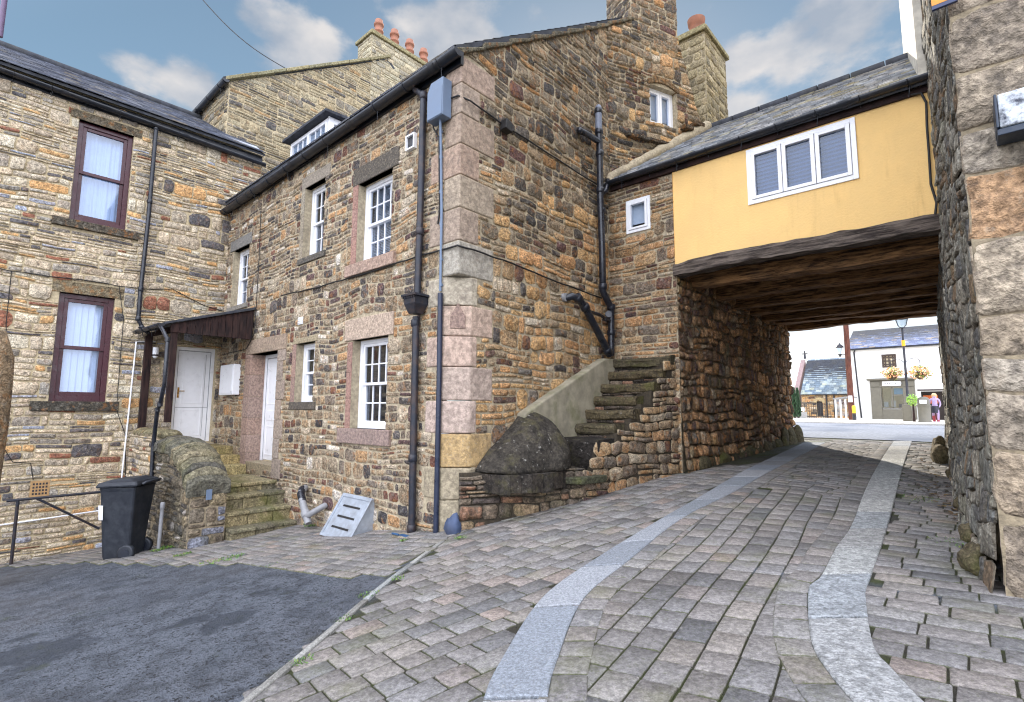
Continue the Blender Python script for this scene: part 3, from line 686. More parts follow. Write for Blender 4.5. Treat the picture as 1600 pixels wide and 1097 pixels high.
# openings, measured on the wall
wC=R(FW,560,290,613,395); _a=FW.uv(559.6,290);_b=FW.uv(559.6,414);_c=FW.uv(612.5,262);_d=FW.uv(612.5,394)
def qr(fr,tl,bl,tr,br): 
    a,b,c,d=[fr.uv(*p) for p in (tl,bl,tr,br)]; return ((a[0]+b[0])/2,(c[0]+d[0])/2,(b[1]+d[1])/2,(a[1]+c[1])/2)
wC=qr(FW,(559.6,290),(557,414),(613,262),(611,395))
wB=qr(FW,(477,294),(473,404),(508,279),(506,392))
wA=qr(FW,(365,392),(361,482),(389,383),(386,472))
wD=qr(FW,(551,533),(547,670),(606,523),(603,671))
wE=qr(FW,(463,538),(460,629),(492,533),(489,627))
oD=qr(FW,(391,553),(386,735),(432,549),(429,736))
oD=(oD[0],oD[1],-1.02,oD[3])
vB=qr(FW,(638,215),(638,238),(652,209),(651,232)); vS=qr(FW,(467,497),(467,508),(474,495),(474,506))
lC=(wC[0]-.14,wC[1]+.14,wC[3],wC[3]+.26); sC=(wC[0]-.2,wC[1]+.14,wC[2]-.17,wC[2])
lB=(wB[0]-.12,wB[1]+.14,wB[3],wB[3]+.2); sB=(wB[0]-.12,wB[1]+.1,wB[2]-.1,wB[2])
lA=(wA[0]-.16,wA[1]+.1,wA[3],wA[3]+.22); sA=(wA[0]-.1,wA[1]+.08,wA[2]-.09,wA[2])
lD=(wD[0]-.2,wD[1]+.12,wD[3],wD[3]+.3); sD=(wD[0]-.25,wD[1]+.14,wD[2]-.2,wD[2])
lE=(wE[0]-.1,wE[1]+.08,wE[3],wE[3]+.09); sE=(wE[0]-.12,wE[1]+.1,wE[2]-.12,wE[2])
lO=(oD[0]-.25,oD[1]+.28,oD[3],oD[3]+.26)
jam=(oD[0]-.25,oD[0],oD[2]-.1,oD[3]); 
jC=[(wC[0]-.13,wC[0],wC[2],wC[3])]; jB=[(wB[0]-.11,wB[0],wB[2],wB[3])]; jD=[(wD[0]-.12,wD[0],wD[2],wD[3])]; jE=[(wE[0]-.12,wE[0],wE[2],wE[3])]
wins=[wA,wB,wC,wD,wE,oD]
EZ=4.2
# quoins: alternate long and short, above the chamfer
qh=.365; quo=[]; v=-1.35; k=0
while v<EZ:
    a=.52 if k%2 else .27; b=.3 if k%2 else .56; h=min(rd(.33,.4),EZ-v); quo.append((v,v+h,a,b)); v+=h; k+=1
holes=wins+[lC,sC,lB,sB,lA,sA,lD,sD,lE,sE,lO,jam,vB,vS]+jC+jB+jD+jE
holes+=[(oD[1],oD[1]+(.2 if i%2 else .3),oD[2]+i*.32,oD[2]+(i+1)*.32) for i in range(7)]
holes_f=holes+[(-a,.3,v0,v1) for v0,v1,a,b in quo]
CHZ=FW.uv(715,428)[1]
b1=backing(FW,XL-XC,-.02,CHZ,EZ+.15,[wA,wB,wC],rev=.3); b2=backing(FW,XL-XC,-.24,-2.6,CHZ,[wD,wE,oD],rev=.3); print('CHZ',CHZ,wA[2],wB[2],wC[2],wD[3],oD[3]); b1.add(b2.v,b2.f); b1.build('front_wall',m_mortar_front,cot)
hp_=[]
m=rubble(FW.P,XL-XC,-.01,-2.2,EZ+.05,P_front,hb=(.12,.25),wl=(.09,.3),holes=holes_f,seed=3,prot=(.003,.02),wamp=.03)
fs=m.build('front_masonry',m_front,cot)
wA_=sash(cot,FW,wA,3,2,2,lintel=(lA,S(128,126,122)[:3]),sill=(sA,GREYST,.04),label='narrow upper sash above the porch',glass=m_glass)
sash(cot,FW,wB,3,2,2,lintel=(lB,GREYST,.012),sill=(sB,DARKST,.03),label='middle upper sash window')
sash(cot,FW,wC,4,2,2,lintel=(lC,DARKST,.015),sill=(sC,PINK,.06),label='large upper sash under the gutter',blind='slat')
sash(cot,FW,wD,4,2,2,lintel=(lD,S(184,162,142)[:3],.02),sill=(sD,S(150,130,122)[:3],.05),label='large lower sash beside the downpipe')
sash(cot,FW,wE,2,2,2,lintel=(lE,BUFFST,.015),sill=(sE,DARKST,.03),label='small lower sash beside the white door')
m=M()
for j,c in ((jC[0],S(164,128,116)[:3]),(jB[0],S(160,148,128)[:3]),(jD[0],S(160,126,114)[:3]),(jE[0],S(158,130,118)[:3])):
    y=j[2]
    while y<j[3]-.02:
        h=min(rd(.3,.45),j[3]-y); slab(m,FW,(j[0],j[1]-.002,y+.001,y+h-.001),-.12,.013,c); y+=h
    m.build('jamb',m_ash,cot,bev=.006); m=M()
m.mark(); y=jam[2]
while y<jam[3]-.02:
    h=min(rd(.3,.4),jam[3]-y); slab(m,FW,(jam[0]+.003,jam[1]+.006,y+.001,y+h-.001),-.34,.02,S(164,138,124)[:3]); y+=h
m.mark()
for i in range(7): slab(m,FW,(oD[1]-.006,oD[1]+(.2 if i%2 else .3),oD[2]-.1+i*.32,min(oD[3],oD[2]-.1+(i+1)*.32-.006)),-.34,.02,S(160,144,130)[:3])
m.build('door_surround',m_ash,cot,bev=.008)
l=M(); slab(l,FW,lO,-.34,.024,S(164,146,128)[:3]); l.build('door_lintel',m_ash,cot,bev=.01)
# white cottage door
m=M(); u0,u1,v0,v1=oD; v0+=.1; w=-.24
for q in ((u0,u0+.06,v0,v1),(u1-.06,u1,v0,v1),(u0+.06,u1-.06,v1-.06,v1)): m.wb(FW,*q,w-.08,w)
dr=m.build('door',m_upvc,cot,bev=.004)
m=M(); m.wb(FW,u0+.065,u1-.065,v0+.02,v1-.065,w-.06,w-.025)
for a,b in ((v0+.72,v0+.9),): m.wb(FW,u0+.12,u1-.12,a,b,w-.03,w-.015)
for a,b in ((v0+1.0,v1-.2),(v0+.1,v0+.62)):
    for q in ((u0+.13,u0+.15,a,b),(u1-.15,u1-.13,a,b),(u0+.15,u1-.15,b-.02,b),(u0+.15,u1-.15,a,a+.02)): m.wb(FW,*q,w-.03,w-.018)
m.build('leaf',m_upvc,dr,bev=.003)
m=M(); m.wb(FW,oD[0]+.01,oD[1]-.01,oD[2]-.1,oD[2]+.1,-.34,.01,(*S(160,146,120)[:3],1)); m.build('threshold',m_ash,cot,bev=.008)
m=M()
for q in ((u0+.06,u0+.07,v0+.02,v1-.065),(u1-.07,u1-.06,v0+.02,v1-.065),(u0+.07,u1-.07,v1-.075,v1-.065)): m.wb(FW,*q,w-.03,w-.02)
m.build('seam_line',m_grey,dr)  # grey strips painted in as the darker gap round the leaf
m=M(); 
for i in range(7): m.mark(); m.wb(FW,u1-.36,u1-.17,v0+.2+i*.04,v0+.222+i*.04,w-.03,w-.01)
m.build('louvre_slat',m_upvc,dr)
m=M(); m.sphere(FW.P(u1-.12,v0+1.,w+.02),.025); m.wb(FW,u1-.14,u1-.10,v0+.9,v0+1.08,w-.03,w-.012); m.build('handle',m_iron,dr)
# gable wall polygon
pts=[GW.uv(715,75),GW.uv(760,68),GW.uv(830,66),GW.uv(900,55)]
def topline(u): # verge on GW
    return 4.22+(u+.05)*.70
g_end=3.3
holes_g=[(-.1,b,v0,v1) for v0,v1,a,b in quo]
hpv=[(-.70,1.,4.22+.035)]
b1=backing(GW,0,g_end,CHZ,7.4,(),hp=[(-.70,1.,4.2)]); b2=backing(GW,.24,g_end,-2.2,CHZ); b1.add(b2.v,b2.f); b1.build('gable_wall',m_mortar_front,cot)
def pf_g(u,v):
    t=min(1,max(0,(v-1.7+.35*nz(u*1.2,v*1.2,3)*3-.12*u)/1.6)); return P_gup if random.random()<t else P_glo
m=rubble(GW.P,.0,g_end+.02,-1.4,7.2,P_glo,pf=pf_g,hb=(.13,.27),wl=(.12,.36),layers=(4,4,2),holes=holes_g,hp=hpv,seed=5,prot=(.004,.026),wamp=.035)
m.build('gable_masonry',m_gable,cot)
# upper gable beyond the bend
ch0=G2.uv(985,30); ch1=G2.uv(1057,55); ch2=G2.uv(1096,200); gt=G2.uv(948,45)
vz=4.22+3.35*.7
arch=qr(G2,(1015,124),(1015,186),(1058,152),(1057,206)); 
print('G2',ch0,ch1,ch2,gt,vz,arch)
v_l=lambda u: vz+(ch0[1]-vz)/ch0[0]*u
hp2=[(-(ch0[1]-vz)/ch0[0],1,vz),((ch1[1]-ch2[1])/(ch2[0]-ch1[0]),1,ch1[1]+(ch1[1]-ch2[1])/(ch2[0]-ch1[0])*ch1[0])]
hpb=[(a,b,c-.03) for a,b,c in hp2]
ztop=max(ch0[1],ch1[1])
backing(G2,-.02,ch2[0]+.3,2.8,ztop,[arch],hp=hpb,rev=.25).build('gable_wall',m_mortar_front,cot)
ah=(arch[0]-.06,arch[1]+.06,arch[3],arch[3]+.12)
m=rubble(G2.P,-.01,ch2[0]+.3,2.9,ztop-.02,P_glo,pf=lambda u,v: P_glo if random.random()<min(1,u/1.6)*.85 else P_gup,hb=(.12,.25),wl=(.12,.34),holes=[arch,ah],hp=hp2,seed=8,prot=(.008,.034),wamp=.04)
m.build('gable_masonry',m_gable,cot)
m=M(); n=9
for i in range(n):  # arched voussoirs over the little window
    t0=i/n;t1=(i+1)/n; U=lambda t: arch[0]-.05+(arch[1]-arch[0]+.1)*t; V_=lambda t: arch[3]-.03+.1*math.sin(math.pi*t)
    m.prism(G2,[(U(t0)+.004,V_(t0)),(U(t1)-.004,V_(t1)),(U(t1)-.004,V_(t1)+.1),(U(t0)+.004,V_(t0)+.1)],-.1,.03,(*vary(S(128,102,70)[:3]),1))
m.build('arch',m_gable,cot,bev=.006)
def casement(parent,fr,r,n,rec=.06,blind=None,label=None,fw=.05,glass=None,splits=None):
    u0,u1,v0,v1=r; m=M(); w=-rec; P=fr.P
    for q in ((u0,u0+fw,v0,v1),(u1-fw,u1,v0,v1),(u0+fw,u1-fw,v1-fw,v1),(u0+fw,u1-fw,v0,v0+fw)): m.wb(fr,*q,w-.08,w)
    for k in range(n):
        a=u0+fw+(u1-u0-2*fw)*k/n+.004; b=u0+fw+(u1-u0-2*fw)*(k+1)/n-.004; s=fw*.85
        for q in ((a,a+s,v0+fw+.004,v1-fw-.004),(b-s,b,v0+fw+.004,v1-fw-.004),(a+s,b-s,v1-fw-s,v1-fw-.004),(a+s,b-s,v0+fw+.004,v0+fw+s)): m.wb(fr,*q,w-.05,w+.012)
    o=m.build('window',m_upvc,parent,bev=.003,seg=1,label=label)
    g=M(); g.quad(P(u0+fw,v0+fw,w-.03),P(u1-fw,v0+fw,w-.03),P(u1-fw,v1-fw,w-.03),P(u0+fw,v1-fw,w-.03)); g.build('pane',glass or m_glass,o)
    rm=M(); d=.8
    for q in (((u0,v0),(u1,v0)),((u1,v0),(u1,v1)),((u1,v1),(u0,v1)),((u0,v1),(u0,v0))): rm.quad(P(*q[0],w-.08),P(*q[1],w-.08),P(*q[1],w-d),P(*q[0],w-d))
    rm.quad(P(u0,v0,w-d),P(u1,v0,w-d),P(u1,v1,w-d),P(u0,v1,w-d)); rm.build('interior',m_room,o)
    if blind=='slat':
        b=M(); y=v0+fw
        while y<v1-fw-.02: b.add([P(u0+fw,y,w-.11),P(u1-fw,y,w-.11),P(u1-fw,y+.017,w-.095),P(u0+fw,y+.017,w-.095)],[(0,1,2,3)]); y+=.026
        b.build('blind',m_blindb,o)
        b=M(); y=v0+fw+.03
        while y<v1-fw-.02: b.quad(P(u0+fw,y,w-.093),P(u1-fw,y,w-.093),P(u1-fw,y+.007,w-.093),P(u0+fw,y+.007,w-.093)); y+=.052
        b.build('slat_gap',m_iron,o)  # dark strips stand in for the shade between slats
    if blind=='roller':
        b=M(); b.wb(fr,u0+fw,u1-fw,v0+fw+(v1-v0)*.2,v1-fw,w-.1,w-.09); b.build('blind',m_blind,o)
    return o
casement(cot,G2,arch,2,rec=.1,label='small arched attic casement in the gable',glass=m_glassr,blind='roller')
# corner quoins with chamfer below
m=M(); 
def quoin(v0,v1,a,b,col,ch):
    P=FW.P; e=.014
    if ch<=0: poly=[(-a,-e),(e*0+.014,-e),(.014,b)]
    top=[(XC-a,YC-e)]+([(XC+e,YC-e)] if ch<=0 else [(XC-ch,YC-e),(XC+e,YC+ch)])+[(XC+e,YC+b),(XC-.2,YC+b),(XC-a,YC+.2)]
    n=len(top); V=[(x,y,v0+.003) for x,y in top]+[(x,y,v1-.003) for x,y in top]
    F=[tuple(range(n-1,-1,-1)),tuple(range(n,2*n))]+[(i,(i+1)%n,(i+1)%n+n,i+n) for i in range(n)]
    m.add(V,F,(*col,1.))
CHZ=FW.uv(715,428)[1]
for v0,v1,a,b in quo:
    if v1<-.25: col=random.choice([S(176,148,104),S(164,152,128),S(172,160,138)])[:3]
    elif v0<1.2: col=random.choice([S(188,164,148),S(180,166,144),S(182,160,144)])[:3]
    elif v0<CHZ+.2: col=S(168,160,146)[:3]
    else: col=random.choice([S(178,150,132),S(170,146,128),S(164,144,126),S(162,148,130)])[:3]
    quoin(v0,v1,a,b,vary(col,.07),.2 if v1<CHZ+.1 else 0)
m.build('quoins',m_quo,cot,bev=.018,seg=3)
# pointed stop of the chamfer
m=M(); nz0=FW.uv(715,505)[1]; nd=Fr((XC-.2,YC-.014),(1,1))
m.prism(nd,[(.06,nz0-.04),(.235,nz0-.04),(.235,nz0+.1),(.15,nz0+.26),(.06,nz0+.1)],-.02,.012,(*S(150,126,114)[:3],1)); m.build('chamfer_stop',m_ash,cot,bev=.006)
# roof of the cottage
RY=YC+4.45; RZ=4.26+4.45*.7
def slates(p0,ux,up,wu,hv,nrm,rows_h=.2,wl=(.18,.28),clip=None,seed=1,pal_=None,m=None,thick=.008,col=None):
    m=m or M(); st=random.getstate(); random.seed(seed); p0=Vector(p0);ux=Vector(ux).normalized();up=Vector(up).normalized();nrm=Vector(nrm).normalized()
    pal_=pal_ or pal((4,(86,92,104)),(4,(74,80,92)),(2,(98,102,108)),(1,(104,100,92)),(1,(62,66,78)))
    v=0
    while v<hv:
        u=-rd(0,.2)
        while u<wu:
            w=rd(*wl); a,b=max(u,0)+.002,min(u+w,wu)-.002; c=pick(pal_); j=rd(-.006,.006); L=rows_h*1.12
            if b>a+.02 and (clip is None or clip((a+b)/2,v+rows_h/2)):
                t=rd(.7,1.4)*thick; Q=[p0+ux*a+up*(v+j)+nrm*(t+.006),p0+ux*b+up*(v+j+rd(-.004,.004))+nrm*(t+.006),p0+ux*b+up*(v+L)+nrm*.002,p0+ux*a+up*(v+L)+nrm*.002]
                B=[p0+ux*a+up*(v+j)-nrm*.004,p0+ux*b+up*(v+j)-nrm*.004]
                m.add(Q+B,[(0,1,2,3),(4,5,1,0)],(*c,1))
            u+=w
        v+=rows_h
    random.setstate(st); return m
sl_=Vector((0,1,.7)).normalized(); nr=Vector((0,-.7,1)).normalized()
m=M(); m.hexa([(XL,YC-.1,4.2),(XC+.02,YC-.1,4.2),(XC+.02,RY,RZ),(XL,RY,RZ),(XL,YC-.1,4.27),(XC+.02,YC-.1,4.27),(XC+.02,RY,RZ+.07),(XL,RY,RZ+.07)])
m.hexa([(XL,RY,RZ),(XC+.02,RY,RZ),(XC+.02,RY+4.4,4.2),(XL,RY+4.4,4.2),(XL,RY,RZ+.07),(XC+.02,RY,RZ+.07),(XC+.02,RY+4.4,4.27),(XL,RY+4.4,4.27)])
rf=m.build('roof',m_slatep,cot)
m=slates((XL,YC-.12,4.26),(1,0,0),sl_,XC-XL,5.4,nr,seed=4); m.build('slates',m_slate,rf)
m=M() # verge stones stepping up the gable
u=-.12
while u<3.25:
    L=rd(.3,.5); z=4.25+u*.7; zz=z+L*.7
    m.hexa([GW.P(u,z-.03,.05),GW.P(u+L+.03,zz-.03,.05),GW.P(u+L+.03,zz-.03,-.35),GW.P(u,z-.03,-.35),GW.P(u,z+.05,.06),GW.P(u+L+.03,zz+.01,.06),GW.P(u+L+.03,zz+.01,-.35),GW.P(u,z+.05,-.35)],(*vary(S(120,112,92)[:3]),1)); u+=L
u=0
sl2=(ch0[1]-vz)/ch0[0]
while u<ch0[0]:
    L=min(rd(.3,.5),ch0[0]-u+.02); z=vz+u*sl2; zz=z+L*sl2
    m.hexa([G2.P(u,z-.03,.05),G2.P(u+L+.03,zz-.03,.05),G2.P(u+L+.03,zz-.03,-.35),G2.P(u,z-.03,-.35),G2.P(u,z+.04,.06),G2.P(u+L+.03,zz+.005,.06),G2.P(u+L+.03,zz+.005,-.35),G2.P(u,z+.04,-.35)],(*vary(S(120,112,92)[:3]),1)); u+=L
m.build('verge_stones',m_gable,rf,bev=.012)
# mass of the gable behind the bend (gives it thickness)
m=M(); q=[G2.P(0,3,-.5),G2.P(ch2[0]+.2,3,-.5)]
u0,u1=ch0[0],ch1[0]
m.hexa([G2.P(0,3,-.02),G2.P(ch2[0],3,-.02),G2.P(ch2[0],3,-.5),G2.P(0,3,-.5),G2.P(u0,ch0[1]-.06,-.02),G2.P(u1,ch1[1]-.06,-.02),G2.P(u1,ch1[1]-.06,-.5),G2.P(u0,ch0[1]-.06,-.5)][:8]) if False else None
m.prism(G2,[(0,3),(ch2[0],3),(ch2[0],ch2[1]-.05),(u1,ch1[1]-.1),(u0,ch0[1]-.1),(0,vz-.1)],-.5,-.26)
m.quad(G2.P(ch2[0],3,-.5),G2.P(ch2[0],3,0),G2.P(ch2[0],ch2[1],0),G2.P(ch2[0],ch2[1],-.5)); m.quad(G2.P(ch2[0],ch2[1],-.5),G2.P(ch2[0],ch2[1],0),G2.P(u1,ch1[1]-.03,0),G2.P(u1,ch1[1]-.03,-.5))
m.build('wall_core',m_mortar_front,cot)
# apex chimney
def chimney(parent,corner,d,wu,dp,z0,z1,palx,seed,cap=.12,capcol=S(150,140,104)[:3],mat=m_chim,hb=(.12,.2)):
    f1=Fr(corner,d); m=M(); f2=Fr((corner[0]+f1.d.x*wu,corner[1]+f1.d.y*wu),(-f1.n.x,-f1.n.y)); f4=Fr((corner[0]-f1.n.x*dp,corner[1]-f1.n.y*dp),(f1.n.x,f1.n.y))
    b=M(); b.wb(f1,0,wu,z0,z1,-dp,0); 
    for fr,L,s in ((f1,wu,0),(f2,dp,1),(f4,dp,2)): rubble(fr.P,0,L,z0,z1,palx,hb=hb,wl=(.18,.4),layers=(8,2,0),seed=seed+s,prot=(.006,.02),m=m,wamp=.004)
    o=b.build('chimney',m_mortar_front,parent); m.build('chimney_masonry',mat,o)
    if cap:
        c=M(); c.wb(f1,-.07,wu+.07,z1,z1+cap,-dp-.07,.07,(*capcol,1)); c.wb(f1,-.03,wu+.03,z1+cap+.002,z1+cap+.06,-dp-.03,.03,(*capcol,1)); c.build('chimney_cap',mat,o,bev=.015)
    return o,f1
p0=G2.P(ch0[0],0,.02); chimney(cot,(p0.x,p0.y),(G2.d.x,G2.d.y),ch1[0]-ch0[0],.7,ch0[1]-.3,ch0[1]+1.6,P_gup,21,mat=m_gable)
# gutter with brackets
def gutter(parent,p0,p1,r=.055,nb=8,mat=None,name='gutter',brk=True,out=None):
    p0=Vector(p0);p1=Vector(p1); d=(p1-p0).normalized(); side=Vector((d.y,-d.x,0)).normalized(); m=M(); V=[];F=[]; n=10; L=(p1-p0).length; K=max(2,int(L/1.5))
    prof=[(side*math.cos(math.pi*k/n)*r-Vector((0,0,1))*math.sin(math.pi*k/n)*r) for k in range(n+1)]+[(side*math.cos(math.pi*k/n)*(r-.006)-Vector((0,0,1))*math.sin(math.pi*k/n)*(r-.006)) for k in range(n,-1,-1)]
    q=len(prof)
    for i in range(K+1):
        for pr in prof: V.append(p0+d*L*i/K+pr)
    for i in range(K):
        for k in range(q): F.append((i*q+k,i*q+(k+1)%q,(i+1)*q+(k+1)%q,(i+1)*q+k))
    m.add(V,F,smooth=True)
    for e in (p0,p1): m.add([e+pr for pr in prof[:n+1]],[tuple(range(n+1))])
    o=m.build(name,mat or m_gutter,parent)
    if brk:
        b=M()
        for i in range(nb):
            b.mark(); c=p0+d*L*(i+.5)/nb
            arc=[c+(side*math.cos(math.pi*k/8)*(r+.006)-Vector((0,0,1))*math.sin(math.pi*k/8)*(r+.006)) for k in range(9)]; b.tube(arc,.007,6)
            b.tube([c-side*(r+.006) ,c-side*(r+.02)-Vector((0,0,.09))],.007,6)
            if i%2==0: b.tube([c+d*.02-Vector((0,0,r)),c-Vector((0,0,r+.12))-side*.02+d*.0],.005,5)
        b.build('bracket',mat or m_gutter,o)
        jn=M(); k=1.4
        while k<L: 
            jn.mark(); c=p0+d*k; V=[];F=[]; 
            for s_ in (-.05,.05):
                for a in range(n+1): V.append(c+d*s_+(side*math.cos(math.pi*a/n)-Vector((0,0,1))*math.sin(math.pi*a/n))*(r+.008))
            F=[(a,a+1,n+2+a,n+1+a) for a in range(n)]; jn.add(V,F,smooth=True); k+=1.83
        if jn.v: jn.build('joint',mat or m_gutter,o)
    return o
ga=FW.uv(348,332,.13); gb=FW.uv(713,80,.13)
print('gutter',ga,gb)
gutter(cot,FW.P(ga[0]-.1,ga[1],.13),FW.P(gb[0]+.05,gb[1],.13),r=.075,nb=11)
m=M(); m.wb(FW,XL-XC,.03,EZ-.14,EZ+.02,.0,.045); m.build('fascia',m_gutter,cot)
# dormer
dx=Fr((XC,5.15),(1,0)); dl=dx.uv(455,252); dr_=dx.uv(513,200)
dm=dx.rect(455,200,513,250); print('dormer',dl,dr_)
dfr=Fr((XC,4.75),(1,0)); a=dfr.uv(455,215); b=dfr.uv(513,190)
du0,du1=a[0],b[0]; dz1=5.95; 
dzt=dfr.uv(513,182)[1]
m=M(); m.wb(dfr,du0,du1,4.3,dzt,-1.9,-.03); dmo=m.build('dormer',m_upvc,cot)
casement(cot,dfr,(du0,du1,4.55,dzt-.02),2,rec=.0,label='white dormer casement above the gutter',glass=m_glassr)
m=M(); 
for k in range(1,3):
    for cc in (0,1): 
        a0=du0+.05+(du1-du0-.1)*cc/2+.05; b0=du0+.05+(du1-du0-.1)*(cc+1)/2-.05; x=a0+(b0-a0)*k/3; m.wb(dfr,x-.009,x+.009,4.6,dzt-.1,-.03,-.01)
m.wb(dfr,du0+.05,du1-.05,5.05,5.075,-.03,-.012); m.build('glazing_bars',m_upvc,dmo)
m=M(); m.hexa([dfr.P(du0-.12,dzt,.14),dfr.P(du1+.14,dzt,.14),dfr.P(du1+.14,dzt+.1,-2.1),dfr.P(du0-.12,dzt+.1,-2.1),dfr.P(du0-.12,dzt+.06,.14),dfr.P(du1+.14,dzt+.06,.14),dfr.P(du1+.14,dzt+.2,-2.1),dfr.P(du0-.12,dzt+.2,-2.1)]); m.build('dormer_roof',m_slatep,dmo,bev=.01)
s_=Fr((XC+du1,4.75),(0,1)); m=M(); g=M(); g.quad(s_.P(.14,4.75,.012),s_.P(.8,5.1,.012),s_.P(.8,dzt-.12,.012),s_.P(.14,dzt-.12,.012)); 
for q in ((.0,.12,4.4,dzt),(.12,.85,dzt-.12,dzt)): m.wb(s_,*q,-.02,.02)
m.build('cheek_frame',m_upvc,dmo,bev=.003); g.build('pane',m_glassr,dmo)
# vents in the wall
m=M(); u0,u1,v0,v1=vB
for q in ((u0,u1,v0,v0+.02),(u0,u1,v1-.02,v1),(u0,u0+.02,v0+.02,v1-.02),(u1-.02,u1,v0+.02,v1-.02)): m.wb(FW,*q,-.02,.05)
m.wb(FW,u0+.02,u1-.02,v0+.02,v1-.02,-.02,.012,(.02,.02,.02,1)); 
o=m.build('vent',m_upvc); tag(o,'white framed square vent under the cottage gutter beside the long downpipe','vent')
b=M(); b.wb(FW,u0+.02,u1-.02,v0+.02,v1-.02,.013,.02); b=b.build('grille',m_gutter,o)
m=M(); u0,u1,v0,v1=vS; m.wb(FW,u0,u1,v0,v1,-.02,.02)
for k in range(3): m.wb(FW,u0+.015,u1-.015,v0+.02+k*.03,v0+.03+k*.03,.02,.03)
tag(m.build('vent',m_upvc,bev=.003),'tiny white plastic vent above the small lower sash','vent')

# ================================================================ LEFT HOUSE
lh=thing('stone_house','buff stone house on the left with two plum framed windows and slate roof','house',(XL-.2,1.5,-2.3))
w1=qr(LW,(126.3,187.6),(105.3,341),(210.6,212.5),(195.3,361)); w2=qr(LW,(93.4,454.7),(75.2,625.6),(181,468),(164,629))
dL=qr(LW,(270,540),(272,690),(338,545),(330,690)); dL=(dL[0],dL[1],-.64,dL[3])
GZ=5.43; lend=LW.uv(409,250)[0]; print('left house',w1,w2,dL,lend)
l1=(w1[0]-.12,w1[1]+.12,w1[3],w1[3]+.16); s1=(w1[0]-.22,w1[1]+.2,w1[2]-.14,w1[2]); l2=(w2[0]-.1,w2[1]+.12,w2[3],w2[3]+.2); s2=(w2[0]-.22,w2[1]+.18,w2[2]-.16,w2[2])
vG=LW.rect(48,752,76,775)
hl=[w1,w2,dL]
backing(LW,-9,lend,-2.9,GZ+.1,hl,rev=.3,revcol=S(170,156,128)).build('wall',m_mortar_left,lh)
m=rubble(LW.P,-5.2,lend,-2.7,GZ+.05,P_left,hb=(.09,.27),wl=(.12,.46),layers=(3,4,4),holes=hl+[l1,s1,l2,s2,vG],seed=31,prot=(.006,.026),gap=.008,wamp=.03,rnd=.25)
m.build('masonry',m_left,lh)
ef=Fr((XL+LW.d.x*lend,YC+LW.d.y*lend),(-LW.n.x,-LW.n.y)); backing(ef,0,2.,0,GZ,()).build('wall',m_mortar_left,lh)
m=rubble(ef.P,0,2.,2.5,GZ,P_left,hb=(.1,.24),wl=(.14,.5),layers=(1,4,5),seed=33); m.build('masonry',m_left,lh)
kw=dict(mat=m_brownf,cols=1,rt=1,rb=1)
sash(lh,LW,w1,1,1,1,rec=.07,mat=m_brownf,fw=.075,glass=m_glassl,blind='net',lintel=(l1,S(120,108,88)[:3],.012),sill=(s1,S(92,84,72)[:3],.06),smat=m_gable,label='upper plum framed window with tied net curtains')
sash(lh,LW,w2,1,1,1,rec=.07,mat=m_brownf,fw=.08,glass=m_glassl,blind='vertical',lintel=(l2,S(140,126,100)[:3],.012),sill=(s2,S(82,78,70)[:3],.07),smat=m_gable,label='lower plum framed window with vertical blinds')
# porch door of the left house
m=M(); u0,u1,v0,v1=dL; w=-.1
for q in ((u0,u0+.06,v0,v1),(u1-.06,u1,v0,v1),(u0+.06,u1-.06,v1-.06,v1)): m.wb(LW,*q,w-.08,w)
dr=m.build('door',m_upvc,lh,bev=.004,label='white panelled door under the porch')
m=M(); m.wb(LW,u0+.065,u1-.065,v0+.02,v1-.065,w-.06,w-.02); 
for a,b in ((v1-.62,v1-.22),(v1-1.1,v1-.72),(v0+.12,v0+.62)):
    for q in ((u0+.17,u0+.19,a,b),(u1-.19,u1-.17,a,b),(u0+.19,u1-.19,b-.02,b),(u0+.19,u1-.19,a,a+.02)): m.wb(LW,*q,w-.03,w-.012)
m.build('leaf',m_upvc,dr,bev=.003)
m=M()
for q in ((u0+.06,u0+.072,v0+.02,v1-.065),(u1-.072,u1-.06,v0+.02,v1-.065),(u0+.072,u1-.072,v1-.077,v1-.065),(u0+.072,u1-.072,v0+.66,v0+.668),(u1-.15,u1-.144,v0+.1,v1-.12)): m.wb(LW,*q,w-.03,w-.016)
m.build('seam_line',m_grey,dr)  # grey strips painted in as darker gap and panel lines
m=M(); m.wb(LW,u0+.09,u0+.12,v0+.85,v0+1.05,w-.03,w-.008); m.tube([LW.P(u0+.105,v0+.98,w-.02),LW.P(u0+.105,v0+.98,w+.03),LW.P(u0+.2,v0+.98,w+.03)],.009,8); m.build('handle',plain('brass',S(170,130,60),.3,metal=.8),dr)
m=M(); m.wb(LW,vG[0],vG[1],vG[2],vG[3],-.02,.012)
vg=m.build('air_brick',plain('air brick',S(176,140,96),.9),lh)
m=M()
for i in range(5):
    for j in range(4):
        du=(vG[1]-vG[0])/6; dv=(vG[3]-vG[2])/5; x=vG[0]+du*(i+.7); y=vG[2]+dv*(j+.7); m.mark(); m.wb(LW,x,x+du*.6,y,y+dv*.6,.0122,.0135)
m.build('slot',m_gutter,vg)
